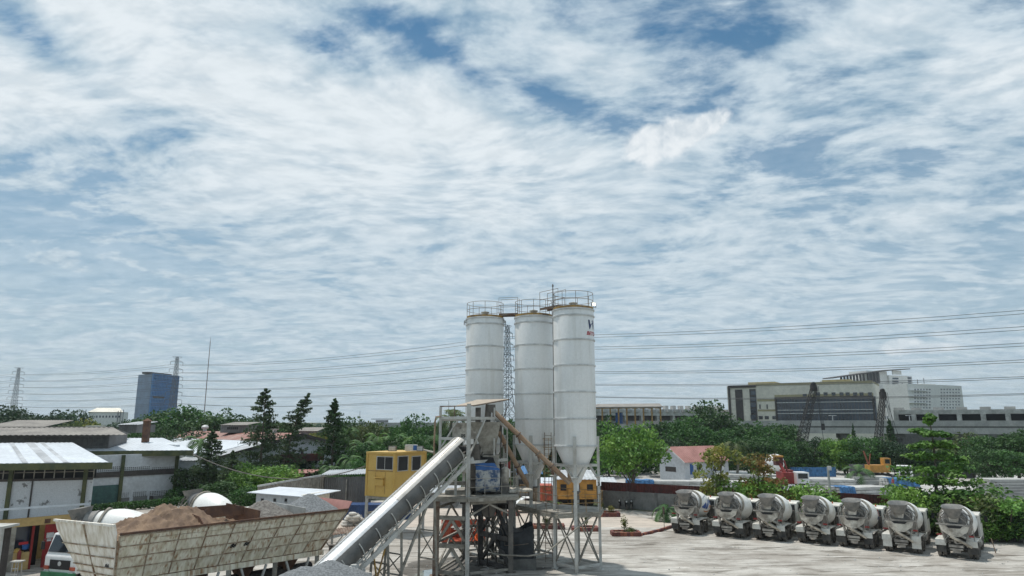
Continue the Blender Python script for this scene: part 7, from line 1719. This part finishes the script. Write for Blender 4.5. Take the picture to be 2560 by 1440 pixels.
for k in range(9): b = MB(); a = FV2.L * (k + .5) / 9; FV2.box(b, a - 1, 0, a + 1, 6.9, -6, -3); b.build('pier', M['conc_dark'], t)
# lamp posts on the viaduct
for px, lb in ((2076, 'slim lamp post standing on the viaduct before the office glass front'), (2267, 'twin headed lamp post on the viaduct right of the office building')):
    q = A(px, 1052, 195); t = thing('lamp_post', lb, 'lamp post', (q.x, 193.5, 7.9)); z1 = A(px, 1039, 195).z; b = MB(); b.tube((q.x, 193.5, 7.9), (q.x, 193.5, z1), .12); b.build('post', M['silo_ring'], t); b = MB(); b.box((q.x - .5, 193.5, z1), (1.0, .3, .15)); b.box((q.x + .6, 193.5, z1), (1.0, .3, .15)); b.build('lamp_head', M['silo_ring'], t)

# ---------------------------------------------------------------- far buildings
def prism_building(name, label, cat, front, depth, z, m_, roofm=None):
    t = thing(name, label, cat, tuple(front.P(front.L / 2, 0, -depth / 2))); b = MB(); front.box(b, 0, 0, front.L, z, -depth, 0); b.build('wall', M[m_], t); return t
of0, of1 = A(1822, 1050, 262), A(2190, 1050, 236); FO = Face((of0.x, 262), (of1.x, 236)); zo = FO.hit(1900, 964)[1]
t = prism_building('office_building', 'beige office building with dark glass front behind the viaduct', 'building', FO, 30, zo, 'beige')
def ofr(x0, y0, x1, y1, m_, nm, o=.15): b = MB(); FO.rect(b, x0, y0, x1, y1, -.1, o); return b.build(nm, M[m_], t)
zc2 = [ofr(1840, 974, 1858, 1053, 'brown_dark', 'pilaster', .3), ofr(1876, 973, 1892, 1053, 'brown_dark', 'stair_window', .2)]
for k in range(5): ofr(1877, 977 + k * 15, 1890, 988 + k * 15, 'glass_blue', 'window', .3)
b = MB(); a, _ = FO.hit(1822, 1000); a2, _ = FO.hit(1892, 1000); FO.box(b, a, zo - .6, a2, zo + .35, -1, .5); FO.box(b, a - .001, 0, a + .7, zo - .6, -1, .5); b.build('frame', M['brown_dark'], t)
gx = ofr(1941, 995, 2192, 1055, 'glass_blue', 'glass_front', .12)
b = MB(); ga0, gz1 = FO.hit(1941, 997); ga1, gz0 = FO.hit(2186, 1052)
for f in (.0, .33, .48, .82): FO.box(b, ga0, gz0 + (gz1 - gz0) * f - .12, ga1, gz0 + (gz1 - gz0) * f + .12, .12, .35)
b.build('transom', M['silo_ring'], gx)
b = MB()
for k in range(29): a = ga0 + (ga1 - ga0) * k / 28; FO.box(b, a - .06, gz0, a + .06, gz1, .12, .2)
b.build('mullion', M['brown_dark'], gx)
b = MB(); FO.box(b, ga0 - .5, gz0, ga0 - .001, gz1 + .5, -.1, .8); FO.box(b, ga1 + .001, gz0, ga1 + .5, gz1 + .5, -.1, .8); FO.box(b, ga0, gz1, ga1, gz1 + .5, -.1, .79); b.build('frame', M['brown_dark'], gx)
for x0, x1 in ((1893, 1940),): pass
b = MB(); zbnd = FO.hit(1910, 1001)[1]; zb2 = FO.hit(1910, 1026)[1]; e_, _ = FO.hit(1893, 1000)
FO.box(b, 0.8, zbnd - .3, FO.L, zbnd + .5, 0, .06) if False else FO.box(b, e_, zbnd - .35, ga0 - .6, zbnd + .45, 0, .08); FO.box(b, e_, zb2 - .35, ga0 - .6, zb2 + .35, 0, .08); FO.box(b, ga0 - .6, gz1 + .55, FO.L, gz1 + 1.4, 0, .08); b.build('beige_band', M['beige_band'], t)
b = MB(); FO.box(b, e_, zo, FO.L, zo + .7, -30, .3); b.build('cornice', M['beige_band'], t)
for x in (2045, 2064, 2084, 2104, 2119, 2138, 2154, 2175): ofr(x - 5, 981, x + 5, 989, 'glass', 'window')
for x, y0, y1, w in ((1900, 1011, 1022, 1.5), (1918, 1011, 1022, 1.5), (1902, 1040, 1048, 5), (1917, 1040, 1048, 5), (1936, 1040, 1048, 5), (2012, 985, 991, 5)): ofr(x - w, y0, x + w, y1, 'glass', 'window')
for x0, x1, y0 in ((1862, 1930, 957), (2050, 2122, 951)):
    a, z1 = FO.hit(x0, y0); a2, _ = FO.hit(x1, y0); b = MB(); FO.box(b, a, zo + .35 if x0 < 1892 else zo + .7, a2, z1 + .4, -16, -5); b.build('roof_room', M['beige_band'], t)
# right side wing of the office, receding
w_end = FO.P(FO.L, 0, -29.9); FS_ = Face(FO.P(FO.L, 0), (w_end.x, w_end.y))
for x, y0, y1 in ((2214, 983, 991), (2217, 1011, 1020), (2216, 1040, 1048), (2221, 1040, 1048)): b = MB(); FS_.rect(b, x - 3, y0, x - 1, y1, -.1, .15); b.build('window', M['glass'], t)
# hotel tower behind
FT = Face((A(2190, 1000, 640).x, 640), (A(2270, 1000, 655).x, 655)); 
t = thing('hotel_tower', 'tall white hotel tower under a slanting winged roof on the right skyline', 'building', tuple(FT.P(10, 0, -10))); 
def frect(Fc, x0, y0, x1, y1, m_, nm, par, o=.3, i=-.2): b = MB(); Fc.rect(b, x0, y0, x1, y1, i, o); return b.build(nm, M[m_], par)
z0_ = 0; a, z1 = FT.hit(2222, 938); a2, _ = FT.hit(2268, 938); b = MB(); FT.box(b, a, 0, a2, z1, -25, 0); b.build('wall', M['hotel'], t)
a, z1 = FT.hit(2170, 926); a2, _ = FT.hit(2221, 926); b = MB(); FT.box(b, a, 0, a2, z1, -22, -2); b.build('wall', M['hotel'], t)
a, z1 = FT.hit(2092, 943); b = MB(); a2, _ = FT.hit(2170, 940); FT.box(b, a, 0, a2 - .01, z1 - 2, -20, -3); b.build('wall', M['hotel'], t)
a, z1 = FT.hit(2268, 940); a2, _ = FT.hit(2284, 940); b = MB(); FT.box(b, a + .01, 0, a2, z1, -20, -2); b.build('wall', M['silo_ring'], t)
for k in range(11): frect(FT, 2231, 944 + k * 7.2, 2246, 948.5 + k * 7.2, 'glass_blue', 'window', t, .1); frect(FT, 2229, 949 + k * 7.2, 2247, 950.6 + k * 7.2, 'silo', 'balcony', t, 1.2)
frect(FT, 2258, 958, 2261, 1030, 'brown_dark', 'recess', t, .1)
for k in range(3): frect(FT, 2272, 943 + k * 7, 2282, 947 + k * 7, 'glass_blue', 'window', t, -1.5, -2.5)
for k in range(12): frect(FT, 2108 + k * 8.0, 941 - k * 1.0, 2112 + k * 8.0, 958, 'brown_dark', 'pier', t, -.2 if k > 7 else -2.6, -3.4)
P_ = [FT.hit(2078, 944), FT.hit(2208, 925), FT.hit(2271, 921.5), FT.hit(2271, 923.5), FT.hit(2208, 928), FT.hit(2078, 946.5)]
b = MB(); n = 6; fr_ = [FT.P(a, z, 2) for a, z in P_]; bk_ = [FT.P(a, z, -10) for a, z in P_]; b.add(fr_ + bk_, [tuple(range(n)), tuple(range(n, 2 * n))[::-1]] + [(i, i + n, (i + 1) % n + n, (i + 1) % n) for i in range(n)]); b.build('winged_roof', M['brown_dark'], t)
frect(FT, 2232, 926, 2254, 937, 'hotel', 'roof_room', t, -1)
FT2 = Face((A(2272, 1000, 600).x, 600), (A(2408, 1000, 640).x, 640)); a, z1 = FT2.hit(2340, 962)
t = thing('hotel_block', 'broad white hotel block with rows of small windows on the right skyline', 'building', tuple(FT2.P(20, 0, -10))); b = MB(); FT2.box(b, 0, 0, FT2.L, z1, -22, 0); b.build('wall', M['hotel'], t)
frect(FT2, 2312, 958.5, 2348, 963, 'hotel', 'roof_room', t, -3, -10)
for r_ in range(7):
    for c_ in list(range(6)) + list(range(9, 16)): frect(FT2, 2286 + c_ * 7.3, 972 + r_ * 7.6, 2289.5 + c_ * 7.3, 975.5 + r_ * 7.6, 'glass_blue', 'window', t, .08)
for k in range(3): frect(FT2, 2272, 976 + k * 15.5, 2316, 977.5 + k * 15.5, 'silo', 'ledge', t, 2.2)
b = MB(); FT2.rect(b, 2326, 947, 2326.8, 960, -12, -11.5); FT2.rect(b, 2342, 943, 2342.5, 960, -12, -11.5); b.build('antenna', M['lattice'], t)
# station / parking deck right
FP = Face((A(2236, 1050, 245).x, 245), (A(2640, 1050, 218).x, 218)); t = thing('parking_deck', 'long pale parking building with dark open bays above the viaduct', 'building', tuple(FP.P(30, 0, -10)))
zp = FP.hit(2400, 1024)[1]; zl_ = FP.hit(2400, 1035)[1]
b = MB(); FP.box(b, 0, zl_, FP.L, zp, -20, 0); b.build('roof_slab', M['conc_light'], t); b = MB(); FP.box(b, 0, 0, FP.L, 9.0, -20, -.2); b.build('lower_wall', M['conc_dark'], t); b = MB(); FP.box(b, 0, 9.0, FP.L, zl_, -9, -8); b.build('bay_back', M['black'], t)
for k, px in enumerate((2240, 2284, 2340, 2398, 2458, 2520, 2580)): a, _ = FP.hit(px, 1040); b = MB(); FP.box(b, a - .7, 8, a + .7, zl_, -1.2, .1); b.build('column', M['conc_light'], t); b = MB(); FP.box(b, a - .8, zp, a + 2.2, zp + .9, -5, -2); b.build('roof_vent', M['conc'], t)
# white depot with vents, canopy with yellow columns
FD = Face((A(1480, 1040, 252).x, 252), (A(1832, 1040, 268).x, 268)); zd = FD.hit(1650, 1023)[1]; zd0 = FD.hit(1650, 1039)[1]; t = thing('depot_building', 'long white depot with rows of roof ventilators behind the yellow columned canopy', 'building', tuple(FD.P(20, 0, -20)))
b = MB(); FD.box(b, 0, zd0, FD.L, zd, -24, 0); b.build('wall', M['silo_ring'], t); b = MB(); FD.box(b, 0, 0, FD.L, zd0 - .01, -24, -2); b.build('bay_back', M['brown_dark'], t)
for k in range(18): a = FD.L * (k + .5) / 18; b = MB(); FD.box(b, a - .7, zd, a + .7, zd + 1.5, -9, -7); b.build('roof_ventilator', M['conc'], t); b = MB(); FD.box(b, a - .9, (zd + zd0) / 2, a + .9, (zd + zd0) / 2 + 1.1, 0, 1.2); b.build('wall_vent', M['conc'], t)
for k in range(9): a = FD.L * (k + .1) / 9; b = MB(); FD.box(b, a - .5, 0, a + .5, zd0 - .01, -2, -.1); b.build('column', M['conc_light'], t)
FC = Face((A(1486, 1050, 205).x, 205), (A(1652, 1050, 198).x, 198)); t = thing('yellow_canopy', 'canopy roof on yellow columns standing on the viaduct right of the silos', 'canopy', tuple(FC.P(10, 0, -5)))
zc3 = FC.hit(1560, 1017)[1]; b = MB(); q = [FC.P(-1, zc3, .5), FC.P(FC.L + .8, zc3, .5), FC.P(FC.L - 1.5, zc3 + 1.1, -8), FC.P(-1, zc3 + 1.1, -8)]; b.slab(q, .25); b.build('roof', M['grey_roof'], t)
b = MB(); FC.box(b, -1, zc3 - .55, FC.L + .3, zc3 - .26, -.1, .1); b.build('edge_beam', M['yellow_rail'], t)
for k in range(9): a = FC.L * k / 8; b = MB(); FC.box(b, a - .2, 8.2, a + .2, zc3 - .56, -.2, .2); b.build('column', M['yellow_rail'], t)
b = MB(); FC.box(b, FC.L * .28, 8.2, FC.L * .37, zc3 - 1.6, -6, -4); b.build('blue_machine', M['blue'], t); b = MB(); FC.box(b, -1, 7.2, FC.L, 8.5, -9, 0); b.build('platform', M['conc'], t)
# left skyline
FBt = Face((A(341, 1000, 640).x, 640), (A(375, 1000, 622).x, 622)); FBr = Face(FBt.P(FBt.L, 0), (A(441, 1000, 660).x, 660))
zb1 = FBr.hit(400, 936)[1]; t = thing('glass_tower', 'blue glass office tower on the left skyline', 'building', tuple(FBr.P(15, 0, -15)))
def wall4(b, pts, z0, z1, grow=0.0):
    c = sum(pts, Vector()) / len(pts); lo = [c + (p - c) * (1 - grow) + up * z0 for p in pts]; hi = [p + up * z1 for p in pts]; n = len(pts)
    b.add(lo + hi, [tuple(range(n))[::-1], tuple(range(n, 2 * n))] + [(i, (i + 1) % n, (i + 1) % n + n, i + n) for i in range(n)])
c0_, c1_, c2_ = FBt.p0, FBr.p0, FBr.p1; c3_ = c0_ + (c2_ - c1_)
b = MB(); b.mi = 0; wall4(b, [c0_, c1_, c2_, c3_], 6, zb1, .0); b.build('core', M['blue_face'], t)
b = MB(); FBt.box(b, .0, 10, FBt.L - .1, zb1, 0, .5); b.build('curtain_wall', M['grey_face'], t)
nf = 13
for k in range(nf + 1): b = MB(); z = 10 + (zb1 - 10) * k / nf; FBr.box(b, .2, z - .25, FBr.L, z + .25, .3, .75); b.build('spandrel', M['blue_face'], t)
b = MB()
for k in range(19): a = FBr.L * k / 18; FBr.box(b, a - .18, 10, a + .18, zb1, 0, .9)
b.build('fin', M['blue_face'], t)
frect(FBr, 381, 990, 409, 996, 'black', 'window', t, .95); 
b = MB(); FBr.box(b, 2, zb1 + .01, FBr.L * .8, zb1 + 1.6, -12, -2); b.build('parapet', M['brown_dark'], t); a, z1 = FBr.hit(392, 929); a2, _ = FBr.hit(408, 929); b = MB(); FBr.box(b, a, zb1 + 2.01, a2, z1, -16, -8); b.build('roof_room', M['conc_light'], t)
FW2 = Face((A(222, 1035, 420).x, 420), (A(306, 1035, 425).x, 425)); z1 = FW2.hit(260, 1030)[1]; t = thing('small_hotel', 'small white building with pale sloping roof on the left skyline', 'building', tuple(FW2.P(10, 0, -8)))
b = MB(); FW2.box(b, 0, 0, FW2.L, z1, -14, 0); b.build('wall', M['hotel'], t); zr2 = FW2.hit(260, 1019)[1]
b = MB(); b.slab([FW2.P(-.5, z1 + .02, .6), FW2.P(FW2.L + .5, z1 + .02, .6), FW2.P(FW2.L * .82, zr2, -7), FW2.P(FW2.L * .12, zr2, -7)], .2); b.build('roof', M['beige'], t)
for k in range(8): frect(FW2, 240 + k * 8, 1039, 244 + k * 8, 1044, 'glass_blue', 'window', t, .1)
for px, w_, lb in ((209, 1.4, 'antenna cluster left of the small white building on the skyline'), (302, 1.6, 'antenna cluster at the right end of the small white building')):
    q = A(px, 1030, 424); t = thing('antenna', lb, 'antenna', (q.x, 424, 0)); b = MB()
    for k in (-1, 0, 1): b.box((q.x + k * w_, 424, 12 + k * .4), (.3, .3, 8))
    b.build('panel', M['lattice'], t)
# mast
q = A(510, 1028, 430); q2 = A(526.5, 846, 430); t = thing('radio_mast', 'very tall thin radio mast on the left skyline', 'mast', (q2.x, 430, 0)); b = MB(); b.tube((q2.x, 430, 0), (q2.x, 430, q2.z * .97), .30, .20, n=5); b.build('shaft', M['lattice_red'], t); b = MB(); b.tube((q2.x, 430, q2.z * .97), (q2.x, 430, q2.z + 1), .12, .08, n=4); b.build('tip', M['lattice'], t)
for px, py, Y, lb in ((900, 1028, 300, 'thin antenna on the skyline above the palms'), (1122, 1002, 300, 'thin antenna behind the batching tower top')):
    q = A(px, py, Y); b = MB(); b.tube((q.x, Y, 0), (q.x, Y, q.z), .18, .08, n=4); tag(b.build('antenna', M['lattice']), lb, 'antenna')
q = A(955, 1052, 296); b = MB(); b.box((q.x, 296, 9.3), (5, 2, 1.0)); b.box((q.x, 296, 10.2), (9, 1.4, .3)); tag(b.build('sign_gantry', M['lattice']), 'small dark sign gantry on the distant viaduct', 'gantry')

# ---------------------------------------------------------------- pylons and power lines
PH = 50.0; ARM = [(46.8, 4.2), (42.0, 4.6), (37.2, 5.0), (32.4, 5.2), (27.6, 5.5), (22.8, 5.8)]
def pylon_mesh(t):
    b = MB(); lattice(b, (0, 0, 0), (0, 0, 20), 8.0, 3.2, 5, .17); lattice(b, (0, 0, 20), (0, 0, PH), 3.2, 1.2, 12, .12); b.build('mast', M['lattice'], t, local=True)
    for z, w in ARM:
        for s_ in (-1, 1):
            b = MB(); b.beam((0, 0, z), (s_ * w, 0, z - .1), .16); b.beam((0, 0, z + 1.2), (s_ * w, 0, z - .1), .14); b.beam((s_ * w * .5, 0, z - .05), (s_ * w * .5, 0, z + .6), .1); b.build('cross_arm', M['lattice'], t, local=True)
            b = MB(); b.beam((s_ * w, 0, z - .1), (s_ * w, 0, z - 2.2), .16); b.build('insulator', M['lattice'], t, local=True)
    b = MB(); b.beam((-3.2, 0, PH), (3.2, 0, PH), .15); b.beam((-3.2, 0, PH), (-.6, 0, PH - 2), .12); b.beam((3.2, 0, PH), (.6, 0, PH - 2), .12); b.build('earth_wire_arm', M['lattice'], t, local=True)
PP = [Vector((-560, 610, 0)), Vector((-379, 527, 0)), Vector((-214, 437, 0)), Vector((-2.0, 292, 0)), Vector((235, 150, 0))]
ang = [math.atan2((PP[min(i + 1, 4)] - PP[max(i - 1, 0)]).y, (PP[min(i + 1, 4)] - PP[max(i - 1, 0)]).x) + math.pi / 2 for i in range(5)]
pt = thing('pylon', 'lattice pylon at the far left of the skyline', 'pylon', PP[1], ang[1], 'power line pylons'); pylon_mesh(pt)
dup(pt, PP[2], ang[2], 'lattice pylon rising behind the blue glass tower'); dup(pt, PP[3], ang[3], 'lattice pylon in the gap between the left and middle silo')
pylast = dup(pt, PP[4], ang[4], 'lattice pylon beyond the right edge of the view')
for z, w in ARM:
    for s_ in (-1, 1):
        pts = []
        for i in range(4):
            p = PP[i] + Vector((math.cos(ang[i]), math.sin(ang[i]), 0)) * w * s_; q = PP[i + 1] + Vector((math.cos(ang[i + 1]), math.sin(ang[i + 1]), 0)) * w * s_; n = 14; sag = (p - q).length ** 2 * 5.2e-5
            for k in range(n + (1 if i == 3 else 0)): f = k / n; c = p.lerp(q, f); c.z = z - 2.2 - sag * 4 * f * (1 - f); pts.append(c)
        b = MB(); b.path(pts, .075, 4); tag(b.build('power_cable', M['wire']), 'thin power cable strung between the lattice pylons', 'cable', 'power cables between the pylons')
# ---------------------------------------------------------------- air
def haze(dens):
    b = MB(); x, y0, y1 = 720, -60, 760
    b.box((0, (y0 + y1) / 2, 34), (2 * x, y1 - y0, 70)); m = bpy.data.materials.new('haze_air'); m.use_nodes = True; N = m.node_tree.nodes; L = m.node_tree.links
    N.remove(N['Principled BSDF']); v = N.new('ShaderNodeVolumePrincipled'); v.inputs['Color'].default_value = (.80, .88, .95, 1); v.inputs['Density'].default_value = dens; v.inputs['Anisotropy'].default_value = .3
    L.new(v.outputs[0], N['Material Output'].inputs['Volume']); o = b.build('haze', m, local=True); o['kind'] = 'stuff'; tag(o, 'thin pale air between the plant and the far skyline', 'haze')
haze(.00016)
